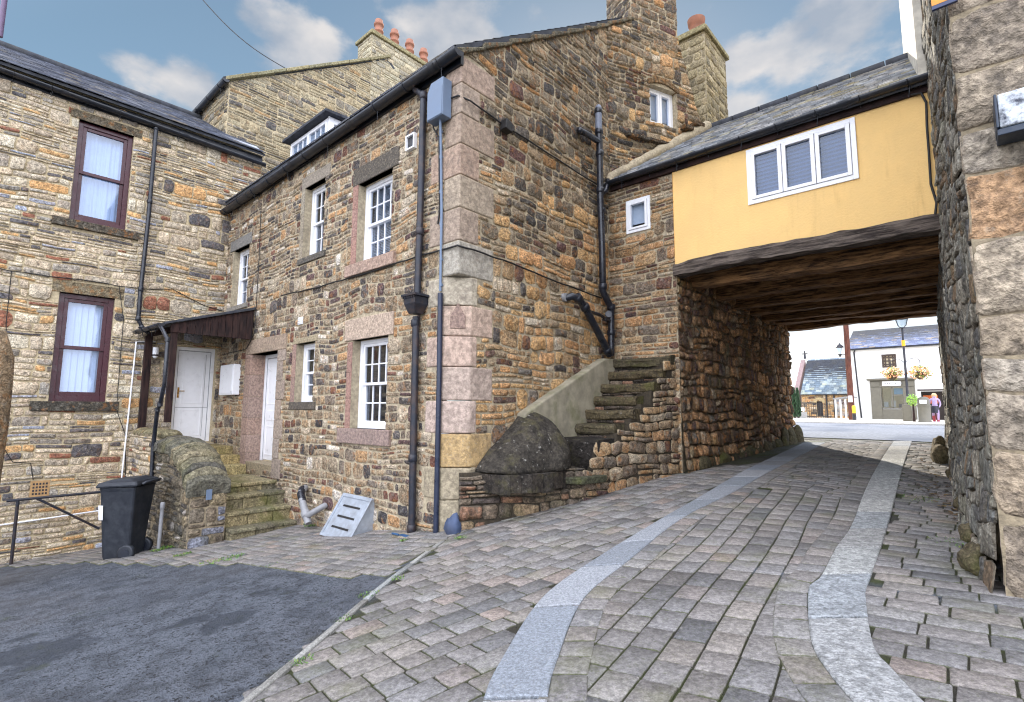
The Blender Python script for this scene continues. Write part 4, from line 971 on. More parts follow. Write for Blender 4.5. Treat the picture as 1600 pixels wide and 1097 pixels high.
# roof
rx=3.05; rz=rx*.6
A=LW.P; u0,u1=-9.,lend+.02
m=M(); m.hexa([A(u0,GZ+.06,.12),A(u1,GZ+.06,.12),A(u1,GZ+.06+rz,-rx),A(u0,GZ+.06+rz,-rx),A(u0,GZ+.11,.12),A(u1,GZ+.11,.12),A(u1,GZ+.11+rz,-rx),A(u0,GZ+.11+rz,-rx)])
m.hexa([A(u0,GZ+.06+rz,-rx),A(u1,GZ+.06+rz,-rx),A(u1,GZ,-2*rx),A(u0,GZ,-2*rx),A(u0,GZ+.12+rz,-rx),A(u1,GZ+.12+rz,-rx),A(u1,GZ+.1,-2*rx),A(u0,GZ+.1,-2*rx)])
rf=m.build('roof',m_slatep,lh)
upv=(-LW.n*1+Vector((0,0,.58))).normalized(); nrv=(LW.n*.58+Vector((0,0,1))).normalized()
m=slates(A(u0,GZ+.12,.16),LW.d,upv,u1-u0,3.7,nrv,rows_h=.2,seed=9); m.build('slates',m_slate,rf)
m=M(); m.tube([A(u0,GZ+.17+rz,-rx),A(u1-.2,GZ+.17+rz,-rx)],.09,10); m.build('ridge_tiles',m_slatep,rf)
m=M(); a1=LW.uv(345,215); 
m.hexa([A(lend-.75,GZ+.22,-.05),A(lend-.02,GZ+.14,.1),A(lend-.0,GZ+.14,.1)+Vector((0,.02,0)),A(lend-.73,GZ+.22,-.07),A(lend-1.2,GZ+.55,-.6),A(lend-.02,GZ+.42,-.3),A(lend,GZ+.42,-.32),A(lend-1.18,GZ+.55,-.62)])
m.build('flashing',m_lead,rf)
gA=LW.uv(0,101,.12); gB=LW.uv(411,254,.12)
gutter(lh,LW.P(-6,gA[1],.12),LW.P(gB[0]+.05,gB[1]-.02,.12),r=.06,nb=14)
m=M(); m.wb(LW,-9,lend,GZ-.12,GZ+.06,.0,.03); m.build('fascia',m_gutter,lh)
def pipe(name,label,pts,r,mat,cat='pipe',collars=(),n=14,parent=None,clips=(),clipn=None):
    m=M(); m.tube(pts,r,n); o=m.build(name,mat,parent)
    if parent is None: tag(o,label,cat)
    if collars:
        c=M()
        for p,d in collars: c.mark(); p=Vector(p); d=Vector(d).normalized(); c.tube([p-d*.045,p-d*.035,p+d*.035,p+d*.045],r,n,rs=[r*1.05,r*1.25,r*1.25,r*1.05])
        c.build('collar',mat,o)
    if clips:
        c=M()
        for p,d in clips: c.mark(); p=Vector(p);d=Vector(d); c.tube([p-Vector((0,0,.02)),p+Vector((0,0,.02))],r*1.12,n); c.tube([p,p+d],.012,6)
        c.build('clip',mat,o)
    return o
def onw(fr,L,w): return [fr.P(*fr.uv(px,py,ww if ww is not None else w),ww if ww is not None else w) for px,py,ww in [(p+(None,))[:3] for p in L]]
Z_=Vector((0,0,1))
pp=onw(LW,[(244,200),(232,340),(220,452),(216,498),(222,512),(236,524)],.1)
pipe('downpipe','black downpipe on the left house falling to the porch gutter',pp,.036,m_black,'downpipe',[(pp[0],Z_),(onw(LW,[(234,315)],.1)[0],Z_),(pp[2],Z_),(pp[3],Z_),(pp[4],pp[5]-pp[4])],clips=[(onw(LW,[(234,317)],.1)[0],-LW.n*.1),(pp[2],-LW.n*.1)])
# white conduit
pp=onw(LW,[(243,534),(213,534),(190,748)],.03)
pipe('conduit','white plastic waste pipe bending down beside the porch gutter','conduit' and pp,.013,m_upvc,'pipe',clips=[(pp[1].lerp(pp[2],t),-LW.n*.03) for t in (.1,.35,.6,.85)])
pp=onw(LW,[(-40,826),(60,812),(155,798)],.05)
pipe('conduit','thin white pipe running low along the wall behind the handrail',pp,.012,m_upvc,'pipe')

# ================================================================ PORCH
XP=-9.8
po=thing('porch','dark stained timber lean-to porch canopy over a white door','porch',(XP-.6,3.2,-.65))
PF=Fr((XP,YC),(0,1))
f=[PF.uv(*p) for p in ((399,483),(397,531),(270,519),(268,506))]
ylo=f[3][0]-.0
m=M(); n=11
for i in range(n):
    a=ylo+(f[0][0]-.02-ylo)*i/n; b=ylo+(f[0][0]-.02-ylo)*(i+1)/n; tt=lambda u: f[3][1]+(f[0][1]-f[3][1])*(u-ylo)/(f[0][0]-ylo); bb=lambda u: f[2][1]+(f[1][1]-f[2][1])*(u-ylo)/(f[0][0]-ylo)
    m.prism(PF,[(a+.003,bb(a)),(b-.003,bb(b)),(b-.003,tt(b)),(a+.003,tt(a))],-.03,rd(0,.006))
m.build('fascia_board',m_board,po,bev=.003)
zt=f[0][1]; zb=f[3][1]; yl=YC+ylo
m=M(); m.hexa([(XL+.03,yl-.1,zb-.02),(XP+.05,yl-.1,zb-.02),(XP+.05,YC-.03,zt-.02),(XL+.03,YC-.03,zt-.02),(XL+.03,yl-.1,zb+.02),(XP+.05,yl-.1,zb+.02),(XP+.05,YC-.03,zt+.03),(XL+.03,YC-.03,zt+.03)]); m.build('roof',m_slatep,po,bev=.005)
m=M()
for k in range(4): m.mark(); x=XL+.2+k*.45; m.hexa([(x,yl,zb-.1),(x+.05,yl,zb-.1),(x+.05,YC-.05,zt-.14),(x,YC-.05,zt-.14),(x,yl,zb-.02),(x+.05,yl,zb-.02),(x+.05,YC-.05,zt-.03),(x,YC-.05,zt-.03)])
m.build('rafter',m_board,po)
pw=PF.uv(278,520)
gutter(po,Vector((XL+.12,yl-.16,zb-.0)),Vector((XP+.1,yl-.16,zb-.02)),r=.05,nb=4)
m=M(); yq=yl+.02; b0=PF.uv(270,660); m.box(XP-.1,XP-.02,yq,yq+.09,b0[1],zb-.02); m.build('post',m_board,po,bev=.006)
m=M(); m.box(XL+.06,XL+.15,yq-.02,yq+.09,-.45,zb-.06); m.build('post',m_board,po,bev=.006)
dpf=Fr((XP,yl-.16),(1,0)); pp=[Vector((XP+.03,yl-.16,zb-.05))]
for q in ((262,530),(257,600),(250,632),(246,640),(239,700),(236,757)):
    t=dpf.uv(*q); pp.append(dpf.P(*t,0))
m=M(); m.tube(pp,.03,12); dp=m.build('downpipe',m_black,po)
c=M(); 
for k in (1,3,4): c.mark(); c.tube([pp[k]-Z_*.03,pp[k]+Z_*.03],.038,12)
c.build('collar',m_black,dp)
m=M(); p=LW.P(*LW.uv(243,548,.15),.15); m.tube([p-Z_*.09,p+Z_*.06],.05,14); m.sphere(p-Z_*.1,.045); l=m.build('porch_lamp',m_upvc); tag(l,'small white cylindrical lamp under the porch roof','lamp'); m=M(); m.tube([p-Z_*.1,p-Z_*.07],.053,14); m.tube([p,p-LW.n*.15],.015,8); m.build('bracket',m_iron,l)
# meter box on cottage wall in porch
r=FW.rect(356,572,374,617); m=M(); m.wb(FW,r[0],r[1],r[2],r[3],.0,.13); o=m.build('meter_box',m_upvc,bev=.01); tag(o,'cream meter box on the cottage wall inside the porch','meter box')
m=M(); m.wb(FW,r[0]+.03,r[1]-.03,r[2]+.03,r[3]-.03,.131,.14); m.build('lid',m_upvc,o,bev=.004)

# ================================================================ ENTRY STEPS
es=thing('entry_steps','mossy sandstone steps rising to the white cottage door','steps',(-8.3,3.5,-1.75))
YS=2.95
xs=[-8.543,-8.257,-8.019,-7.77]; zs=[-1.135,-1.267,-1.464,-1.658]; zlow=[-1.30,-1.47,-1.66,-1.95]
for k in range(4):
    x0=XL+.0 if k==0 else xs[k-1]-.06; z1=zs[k]; z0=zlow[k]-.05; y=YS; m=M(); cols=pal((3,(128,118,82)),(2,(112,106,78)),(1,(96,92,72)))
    xb=xs[k]-.02
    # tread slabs and risers of separate stones
    while y<YC-.02:
        L=min(rd(.28,.42),YC-y)
        if YC-y-L<.12: L=YC-y
        c=(*pick(cols),1); m.box(x0,xs[k],y+.004,y+L-.004,z1-.05,z1+rd(-.003,.003),c); y+=L
    y=YS
    while y<YC-.02:
        L=min(rd(.25,.4),YC-y)
        if YC-y-L<.12: L=YC-y
        m.box(x0+.02,xb-rd(0,.008),y+.004,y+L-.004,z0-.3 if k==3 else z0,z1-.053,(*pick(cols),1)); y+=L
    m.build('step',m_step,es,bev=.012)
# landing and the upper steps to the porch door
m=M(); m.box(-9.9,xs[0]-.04,YS,YC-.01,-1.9,-1.14,(*S(120,112,80)[:3],1)); m.build('landing',m_step,es)
for k,(xa,za) in enumerate(((-9.75,-.97),(-10.05,-.82),(-10.4,-.68))):
    m=M(); m.box(XL+.05,xa,2.75,YC-.02,za-.2,za,(*vary(S(176,158,112)[:3]),1)); m.build('step',m_step,es,bev=.012)
# curved garden wall in front of the steps
gw=thing('garden_wall','curved mossy rubble wall beside the entry steps','wall',(-8.6,2.75,-1.9))
W1=Fr((-8.05,2.5),(0,1)); 
def gtop(x): # height of the top along x from the low end
    t=min(1,max(0,(-7.97-x)/1.1)); return -1.02+.52*math.sin(t*math.pi/2)**.8
XE=-7.97; Y0,Y1=2.47,2.93
Wf=Fr((XE,Y0),(1,0)); We=Fr((XE,Y0),(0,1))
m=M(); n=16; V=[];F=[]
x_=[XE-1.75*k/n for k in range(n+1)]
for x in x_:
    zt_=gtop(x)-.06
    for (yy,zz) in ((Y0,-2.2),(Y0,zt_),(Y1,zt_),(Y1,-2.2)): V.append((x,yy,zz))
F=[(i*4+k,i*4+k+1,(i+1)*4+k+1,(i+1)*4+k) for i in range(n) for k in range(3)]+[(0,3,2,1),(n*4,n*4+1,n*4+2,n*4+3)]
m.add(V,F).build('core',m_mortar_dark,gw)
P_gw=pal((4,(104,96,78)),(3,(84,80,68)),(2,(66,62,56)),(2,(124,112,84)),(1,(150,146,138)))
m=rubble(Wf.P,-1.75,0,-2.2,-.5,P_gw,hb=(.1,.2),wl=(.1,.25),seed=41,prot=(.01,.04),keep=lambda u,v: v<gtop(XE+u)-.12,wamp=.03)
rubble(We.P,0,Y1-Y0,-2.1,-1.14,pal((3,(128,116,92)),(2,(104,94,76)),(2,(140,128,96)),(1,(120,126,140))),hb=(.15,.24),wl=(.2,.3),layers=(4,1,0),seed=42,m=m,prot=(.01,.03))
m.build('masonry',m_dark,gw)
m=M(); x=XE+.03; k=0
while x>XE-1.75: # upright coping stones following the curve
    L=rd(.07,.13); z=gtop(x); zz=gtop(x-L); cr_=rd(.05,.09); c=(*pick(pal((3,(112,106,80)),(3,(92,90,74)),(2,(76,74,64)))),1)
    lean=.03; V=[]
    for xx,z_ in ((x,z),(x-L+.006,zz)):
        for yy,dz in ((Y0-.05,-.16),(Y0-.05,-.03),(Y0+.08,cr_*.7),((Y0+Y1)/2,cr_),(Y1-.08,cr_*.7),(Y1+.05,-.03),(Y1+.05,-.16)): V.append((xx+rd(-.006,.006),yy+rd(-.015,.015),z_+dz+rd(-.01,.01)))
    F=[(i,i+1,8+i,7+i) for i in range(6)]+[(6,0,7,13),tuple(range(6,-1,-1)),tuple(range(7,14))]; m.add(V,F,c); x-=L
m.build('coping',m_dark,gw,bev=.012)
m=M(); r=We.rect(321,765,329,780); m.wb(We,r[0],r[1],r[2],r[3],.03,.05); tag(m.build('wall_plate',m_bluegrey,bev=.004),'little blue grey square plate on the end of the curved wall','plate')
# porch parapet wall behind
m=M(); wp=Fr((XL+.02,2.45),(1,0)); P0=(-10.1,)
pw_=thing('porch_wall','low rubble wall carrying the porch posts','wall',(-10.5,2.6,-2.2))
m=M(); m.box(XL+.02,-9.62,2.5,2.8,-2.5,-.42); m.build('core',m_mortar_dark,pw_)
m=rubble(Fr((XL,2.5),(1,0)).P,.02,-9.62-XL,-2.4,-.45,P_left,hb=(.12,.24),wl=(.12,.35),seed=44); rubble(Fr((-9.62,2.5),(0,1)).P,0,.3,-2.2,-.45,P_left,hb=(.12,.24),wl=(.15,.3),seed=45,m=m)
m.build('masonry',m_left,pw_)
m=M(); x=XL+.05
while x<-9.62: L=rd(.25,.4); m.sphere((x+L/2,2.65,-.42),.18,(*vary(S(140,130,98)[:3]),1),10,7,.2,2,(L/.36,.95,.5),seed=x); x+=L*.9
m.build('coping',m_left,pw_)
# stub pipe by the wall
p=[Vector((-9.0,2.28,G(-9,2.28)-.05)),Vector((-8.97,2.32,-1.42))]
pf_=Fr((-8.97,2.3),(1,0)); a=pf_.uv(248,852); b=pf_.uv(254,790); pp=[pf_.P(a[0],a[1]-.1,0),pf_.P(*b,0)]
pipe('stub_pipe','short grey pipe standing against the curved wall beside the bin',pp,.024,m_grey,'pipe',[(pp[1],Z_)])
#PART3
# ================================================================ REAR HOUSE (tall, behind)
XR=-12.6
rh=thing('tall_house','tall rear stone house with a big gable and four chimney pots','house',(XR-2,7.5,-1))
RW=Fr((XR,4.1),(0,1)); v1_=RW.uv(360,128); v2_=RW.uv(575,98); v3_=RW.uv(672,60)
sl3=(v2_[1]-v1_[1])/(v2_[0]-v1_[0]); ur=v2_[0]+.6; zr=v1_[1]+sl3*(ur-v1_[0]); L_=2*ur
hpR=[(-sl3,1,v1_[1]-sl3*v1_[0]),(sl3,1,zr+sl3*ur)]
backing(RW,0,L_,3,zr+.1,(),hp=hpR).build('gable_wall',m_mortar_left,rh)
m=rubble(RW.P,0,6.5,5.2,zr,P_rear,hb=(.12,.24),wl=(.2,.5),layers=(3,4,3),hp=hpR,seed=51,prot=(.006,.025),inset=(.005,.018)); m.build('gable_masonry',m_left,rh)
RS=Fr((XR-6,4.1),(1,0)); backing(RS,0,6,3,v1_[1]-.02).build('side_wall',m_mortar_left,rh)
m=rubble(RS.P,3,6,5,v1_[1],P_rear,hb=(.12,.24),wl=(.2,.5),seed=52); m.build('side_masonry',m_left,rh)
m=M(); z0=v1_[1]; P=RW.P
m.hexa([P(-.15,z0-.05,.03),P(ur,zr+.0,.03),P(ur,zr,-6),P(-.15,z0-.05,-6),P(-.15,z0+.04,.03),P(ur,zr+.1,.03),P(ur,zr+.1,-6),P(-.15,z0+.04,-6)])
m.hexa([P(ur,zr,.03),P(L_+.15,z0-.05,.03),P(L_+.15,z0-.05,-6),P(ur,zr,-6),P(ur,zr+.1,.03),P(L_+.15,z0+.04,.03),P(L_+.15,z0+.04,-6),P(ur,zr+.1,-6)])
rf=m.build('roof',m_slatep,rh)
m=M(); u=-.1
while u<ur-.1:
    L=rd(.5,.8); z=z0+(u)*sl3+.03; zz=z+L*sl3; m.hexa([P(u,z,.1),P(u+L-.01,zz,.1),P(u+L-.01,zz,-.3),P(u,z,-.3),P(u,z+.09,.1),P(u+L-.01,zz+.09,.1),P(u+L-.01,zz+.09,-.3),P(u,z+.09,-.3)],(*vary(S(150,142,110)[:3]),1)); u+=L
m.build('verge_stones',m_chim,rf,bev=.01)
gutter(rh,RS.P(1,z0-.06,.12),RS.P(6.15,z0-.06,.12),r=.07,nb=7)
cb=RW.uv(578,40); 
cu0=RW.uv(580,80)[0]; cu1=RW.uv(705,80)[0]; ztc=RW.uv(582,48)[1]
co,_=chimney(rh,(RW.P(cu0,0).x+.02,RW.P(cu0,0).y),(0,1),2.6,.75,zr-1.8,ztc-.12,pal((4,(158,150,120)),(4,(146,138,112)),(2,(128,122,104)),(1,(170,160,132))),55,cap=.1,hb=(.13,.17))
prof=[(0,.16),(.09,.165),(.1,.14),(.3,.13),(.31,.15),(.35,.15),(.36,.128),(.5,.122),(.51,.15),(.57,.15),(.58,.12),(.68,.115),(.68,.09)]
def lathe(m,c,prof,n=16,col=(.5,.5,.5,1)):
    V=[];F=[]
    for z,r in prof:
        for k in range(n): V.append((c[0]+r*math.cos(2*math.pi*k/n),c[1]+r*math.sin(2*math.pi*k/n),c[2]+z))
    for i in range(len(prof)-1):
        for k in range(n): F.append((i*n+k,i*n+(k+1)%n,(i+1)*n+(k+1)%n,(i+1)*n+k))
    m.add(V,F,col,True); m.add(V[-n:],[tuple(range(n))],(.02,.02,.02,1)); return m
m=lathe(M(),(0,0,0),prof); pot=None
for k,px in enumerate((592,617,641,663)):
    q=Fr((XR-.35,4.1),(0,1)); u=q.uv(px,40)[0]
    if pot is None: pot=m.build('chimney_pot',m_terra,co); o=pot
    else: o=pot.copy(); C.objects.link(o)
    o.location=(q.P(u,0).x,q.P(u,0).y,ztc+.02+.0); o.scale=(1,1,1.1)
# ================================================================ BACK STACK beyond the archway roof
ys=10.3; sf=Fr((-4,ys),(1,0)); a=sf.uv(1100,38); 
sx=sf.P(a[0],0).x; sX=Fr((sx,ys),(0,1)); b=sX.uv(1133,85)
st=thing('chimney_stack','tall yellowish dressed stone chimney stack behind the arched attic window','chimney',(sx-.4,ys+.5,4))
co2,_=chimney(st,(sx-1.3,ys),(1,0),1.3,b[0],3.5,a[1]-.15,pal((4,(140,128,92)),(4,(124,114,84)),(2,(106,98,74)),(1,(152,140,106))),61,cap=.1,mat=m_chim,hb=(.14,.22))
m=M(); lathe(m,(sf.P(sf.uv(1080,45)[0],0).x,ys+.3,a[1]),[(0,.17),(.25,.15),(.27,.17),(.42,.19)]); m.build('chimney_pot',m_terra,co2)
# ================================================================ ARCHWAY BUILDING (link)
ab=thing('archway_building','yellow rendered room bridging a stone passage on dark timber beams','house',(-1.7,7.13,-.8))
YB=7.13; xb0=BW.uv(1056,400)[0]; xb1=BW.uv(1467,368)[0]; X0=XC+xb0; X1=XC+xb1
beamz=BW.uv(1056,433)[1]; EVE=3.66
zb1=1.78
wS=qr(BW,(978,311),(980,363),(1016,310),(1017,361))
wY=qr(BW,(1166,237),(1172,322),(1335,186),(1345,280))
backing(BW,0,xb0,-1.2,EVE,[wS],rev=.25).build('bay_wall',m_mortar_front,ab)
m=rubble(BW.P,.02,xb0+.01,-1.1,EVE-.05,P_bay,hb=(.11,.22),wl=(.16,.4),layers=(4,4,1),holes=[wS],seed=71,prot=(.006,.024),wamp=.015); m.build('bay_masonry',m_gable,ab)
casement(ab,BW,wS,1,rec=-.02,label='tiny square white window in the stone bay',blind='roller',glass=m_glass,fw=.045)
# yellow render panel, slightly uneven
m=M(); nx,nzv=60,30; V=[];F=[]; 
hY=[wY]
for a_,b_,c_,d_ in ((xb0,wY[0],beamz+.16,EVE-.08),(wY[1],xb1+.1,beamz+.16,EVE-.08),(wY[0],wY[1],beamz+.16,wY[2]),(wY[0],wY[1],wY[3],EVE-.08)):
    nx=max(2,int((b_-a_)/.08)); nv=max(2,int((d_-c_)/.08)); b0=len(m.v); V=[BW.P(a_+(b_-a_)*i/nx,c_+(d_-c_)*j/nv,.03+.012*nz((a_+(b_-a_)*i/nx)*1.2,(c_+(d_-c_)*j/nv)*1.2)) for i in range(nx+1) for j in range(nv+1)]
    F=[(i*(nv+1)+j,(i+1)*(nv+1)+j,(i+1)*(nv+1)+j+1,i*(nv+1)+j+1) for i in range(nx) for j in range(nv)]; m.add(V,F,smooth=True)
m.quad(BW.P(xb0,beamz+.16,0),BW.P(xb0,beamz+.16,.04),BW.P(xb0,EVE-.08,.04),BW.P(xb0,EVE-.08,0))
for p1,p2 in (((wY[0],wY[2]),(wY[0],wY[3])),((wY[0],wY[3]),(wY[1],wY[3])),((wY[1],wY[3]),(wY[1],wY[2])),((wY[1],wY[2]),(wY[0],wY[2]))): m.quad(BW.P(*p1,.03),BW.P(*p2,.03),BW.P(*p2,-.2),BW.P(*p1,-.2))
m.build('render_panel',m_yellow,ab)
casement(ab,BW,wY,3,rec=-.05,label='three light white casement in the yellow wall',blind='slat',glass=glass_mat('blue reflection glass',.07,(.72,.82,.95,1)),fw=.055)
def timber(name,p0,p1,w,h,mat,parent,seed,amp=.018,n=40,sag=0.,bev=0):
    p0=Vector(p0);p1=Vector(p1); d=(p1-p0); L=d.length; d.normalize(); s=d.cross(Z_).normalized(); m=M(); V=[];F=[]
    prof=[(-.5,-.5),(-.17,-.52),(.17,-.52),(.5,-.5),(.52,-.17),(.52,.17),(.5,.5),(0,.5),(-.5,.5),(-.52,.17),(-.52,-.17)]; q=len(prof)
    for i in range(n+1):
        t=i/n; c=p0+d*L*t+Z_*(sag*math.sin(math.pi*t)+nz(t*2.2,seed)*.03)
        for k,(a,b) in enumerate(prof):
            e=1+nz(t*L*1.1,seed*3.3+k*.35)*amp*9; V.append(c+s*(a*w*e+nz(t*L*5,k*.7,seed)*amp)+Z_*(b*h*e+nz(t*L*5,k*.7+5,seed)*amp))
    F=[(i*q+k,i*q+(k+1)%q,(i+1)*q+(k+1)%q,(i+1)*q+k) for i in range(n) for k in range(q)]+[tuple(range(q-1,-1,-1)),tuple(n*q+k for k in range(q))]
    m.add(V,F,smooth=False); return m.build(name,mat,parent)
timber('beam',BW.P(xb0-.02,beamz+.085,-.03),BW.P(xb1+.12,beamz+.085,-.03),.2,.17,m_beamf,ab,1,sag=.03)
yy=YB+.62; k=0
while yy<13.0:
    timber('beam',(X0-.15,yy,beamz+.03+rd(-.05,.03)),(X1-.05-(yy-YB)*.05+.3,yy+rd(-.06,.06),beamz-.0+rd(-.02,.03)),rd(.2,.26),.21,m_beam,ab,k+2.5,sag=rd(-.05,.03)); yy+=rd(.8,.92); k+=1
timber('beam',(X0-.15,13.0,beamz-.0),(X1-.1,13.0,beamz+.04),.24,.2,m_beam,ab,77.5)
m=M(); m.box(X0-.3,X1+.4,YB+.06,13.05,beamz+.22,beamz+.26); m.build('ceiling_boards',m_board,ab)
# passage left wall
PW=Fr((X0,YB),(0,1)); PL=13.0-YB
backing(PW,.0,PL,-1.4,beamz+.24,w=-.03).build('passage_wall',m_mortar_dark,ab)
bul=lambda fr: (lambda u,v,w: fr.P(u,v,w+.05*nz(u*.9,v*1.1,7)+.03*nz(u*3,v*3,2)+max(0,(.1-v))*.09))
m=rubble(bul(PW),-.0,PL,-1.15,beamz+.22,P_pass,hb=(.11,.22),wl=(.09,.2),layers=(8,2,0),seed=73,prot=(.012,.05),rnd=.3,jit=.12,wamp=.05,inset=(.006,.025)); m.build('passage_masonry',m_pass,ab)
PE=Fr((X0-.8,13.0),(1,0)); 
m=M(); m.box(X0-1.2,X0-.02,YB+.1,12.95,-1.2,-1.0) ; m.build('core',m_mortar_dark,ab)
BK=Fr((X0,13.02),(-1,0)); backing(BK,0,5,-1.2,4).build('rear_wall',m_mortar_front,ab); 
m=M(); m.box(X0,X1+.3,12.9,13.05,beamz+.14,EVE); m.build('rear_wall',m_mortar_front,ab)
# plinth stones
m=M(); y=YB+.35
while y<13.1:
    L=rd(.3,.6); g=G(X0,y+L/2); hh=rd(.1,.17)+(.18 if y>11.6 else 0); m.sphere((X0+.06+(.05 if y>11.6 else 0),y+L/2,g+.02),L/2,(*vary(S(96,88,66)[:3]),1),12,8,.28,2.2,(.34,1.02,2*hh/L),seed=y); y+=L*.93
m.build('plinth_stones',m_step,ab)
# link roof
RYL=9.3; RZL=5.26; ev0=Vector((XC-.1,YB-.14,EVE-.02)); up_=Vector((0,RYL-(YB-.14),RZL-EVE)).normalized(); LN=math.hypot(RYL-YB+.14,RZL-EVE); nr_=Vector((0,-up_.z,up_.y))
m=M(); xr=X1+.35
m.hexa([(XC-.1,YB-.12,EVE-.07),(xr,YB-.12,EVE-.07),(xr,RYL,RZL-.06),(XC-.1,RYL,RZL-.06),(XC-.1,YB-.14,EVE-.03),(xr,YB-.14,EVE-.03),(xr,RYL,RZL-.01),(XC-.1,RYL,RZL-.01)])
m.hexa([(XC-.1,RYL,RZL-.06),(xr,RYL,RZL-.06),(xr,13.1,3.2),(XC-.1,13.1,3.2),(XC-.1,RYL,RZL-.01),(xr,RYL,RZL-.01),(xr,13.1,3.25),(XC-.1,13.1,3.25)])
rf=m.build('roof',m_slatep,ab)
m=slates(ev0,(1,0,0),up_,xr-XC+.1,LN,nr_,rows_h=.135,wl=(.14,.22),seed=12,thick=.011,pal_=pal((4,(138,142,144)),(4,(122,127,130)),(2,(150,150,144)),(1.5,(140,136,112)),(1,(98,104,110)))); m.build('slates',m_slate,rf)
m=M(); x=XC
while x<xr: m.tube([(x+.01,RYL,RZL-.02),(x+.44,RYL,RZL-.02)],.085,10,(*vary(S(120,118,112)[:3]),1)); x+=.45
m.build('ridge_tiles',m_slatep,rf)
# mortar fillet where the roof meets the turned gable
m=M(); pa=[];n=24
for i in range(n+1):
    t=i/n; y=YB-.02+(RYL-YB)*t; uu=(y-7.2)/G2.d.y; p=G2.P(uu,EVE+(RZL-EVE)*(y-YB+.14)/(RYL-YB+.14),.04) if uu>0 else Vector((XC+.05,y,EVE)); pa.append(p+Vector((0,0,.02+.02*nz(t*9,3))))
m.tube(pa,.1,8,rs=[.07+.05*t/n+.03*nz(t*.7,8) for t in range(n+1)]); m.build('mortar_fillet',m_mortar_front,rf)
m=M(); m.wb(BW,.1,xb1+.1,EVE-.13,EVE-.05,.0,.06); m.build('fascia_board',m_board,ab)
gutter(ab,BW.P(.12,EVE-.02,.15),BW.P(xb1+.08,EVE+.01,.15),r=.055,nb=9)
# weather ledges on the turned gable
m=M()
for (p,q) in (((975,212),(1057,232)),):
    a=G2.uv(*p);b=G2.uv(*q)
    for i in range(5): 
        u0=a[0]+(b[0]-a[0])*i/5; v0=a[1]+(b[1]-a[1])*i/5; m.mark(); m.wb(G2,u0,u0+(b[0]-a[0])/5-.005,v0-.03,v0+.025,0,.11,(*vary(S(70,60,48)[:3]),1))
for (px,py) in ((1068,205),(1085,200)):
    a=G2.uv(px,py); m.mark(); m.wb(G2,a[0]-.12,a[0]+.1,a[1]-.03,a[1]+.04,0,.16,(*vary(S(96,74,50)[:3]),1))
m.build('ledge_stone',m_gable,cot,bev=.008)
# ================================================================ STONE STAIRS
cA=(-4.29,3.98); cB=(-3.62,5.35); cC=(-3.22,7.12)
ss=thing('stone_stair','worn dark outside stair climbing the gable to the stone bay','stairs',(-3.8,6.,-1.0))
stp=[(5.55,-.35),(5.95,-.165),(6.2,.025),(6.42,.21),(6.62,.405),(6.82,.6),(6.98,.795)]
xr_=[-3.42,-3.33,-3.3,-3.3,-3.27,-3.25,-3.25]
for k,(y,z) in enumerate(stp):
    m=M(); x=XC+.1
    h=.19 if k else .42
    n=8; xe=cB[0]+(cC[0]-cB[0])*(y-cB[1])/(cC[1]-cB[1])+(.03,-.06,.02,-.1,.02,0,.03)[k]
    def worn(x0,x1,y0,y1,z0,z1,col,sd):
        V=[];F=[];nu=max(3,int((x1-x0)/.06)); prof=[(y0+.03,z0),(y0+.005,z0+.02),(y0,z0+(z1-z0)*.5),(y0+.006,z1-.03),(y0+.03,z1-.004),(y0+.09,z1),(y1,z1),(y1,z0)]; q=len(prof)
        for i in range(nu+1):
            xx=x0+(x1-x0)*i/nu
            for j,(yy,zz) in enumerate(prof): V.append((xx+(nz(i*.5,j,sd)*.008),yy+nz(xx*5,j*.6,sd)*.03,zz+nz(xx*4,yy*6,sd)*.014-(.022*math.sin(math.pi*i/nu) if j in(3,4,5) else 0)))
        F=[(i*q+j,i*q+(j+1)%q,(i+1)*q+(j+1)%q,(i+1)*q+j) for i in range(nu) for j in range(q)]+[tuple(range(q-1,-1,-1)),tuple(nu*q+j for j in range(q))]
        m.add([V_ for V_ in V],[tuple(reversed(f)) for f in F],(*col,1.),smooth=False)
    yb_=(stp[k+1][0] if k<6 else YB)+.12
    worn(XC+.1,xe,y,min(yb_,YB-.01),z-.14 if k else z-.4,z,vary(S(88,78,58)[:3]) if k else vary(S(50,46,42)[:3]),k+.5)
    o=m.build('step',m_bould if k in (0,2) else m_step,ss)
    if k:
        b=M(); b.box(XC+.12,xe-.04,y+.05,min(yb_,YB-.02),z-.26,z-.13,(*S(50,44,38)[:3],1.)); 
        rubble(Fr((XC+.12,y+.05),(1,0)).P,0,xe-XC-.16,z-.25,z-.14,P_base,hb=(.07,.13),wl=(.1,.25),seed=80+k,m=b); b.build('riser',m_dark,o)
m=M(); m.hexa([(XC+.05,4.9,-1.2),(-4.0,4.9,-1.2),(-3.45,YB-.02,-1.2),(XC+.05,YB-.02,-1.2),(XC+.05,4.9,-.84),(-4.0,4.9,-.84),(-3.45,YB-.02,-.84),(XC+.05,YB-.02,-.84)]); m.build('core',m_mortar_dark,ss)
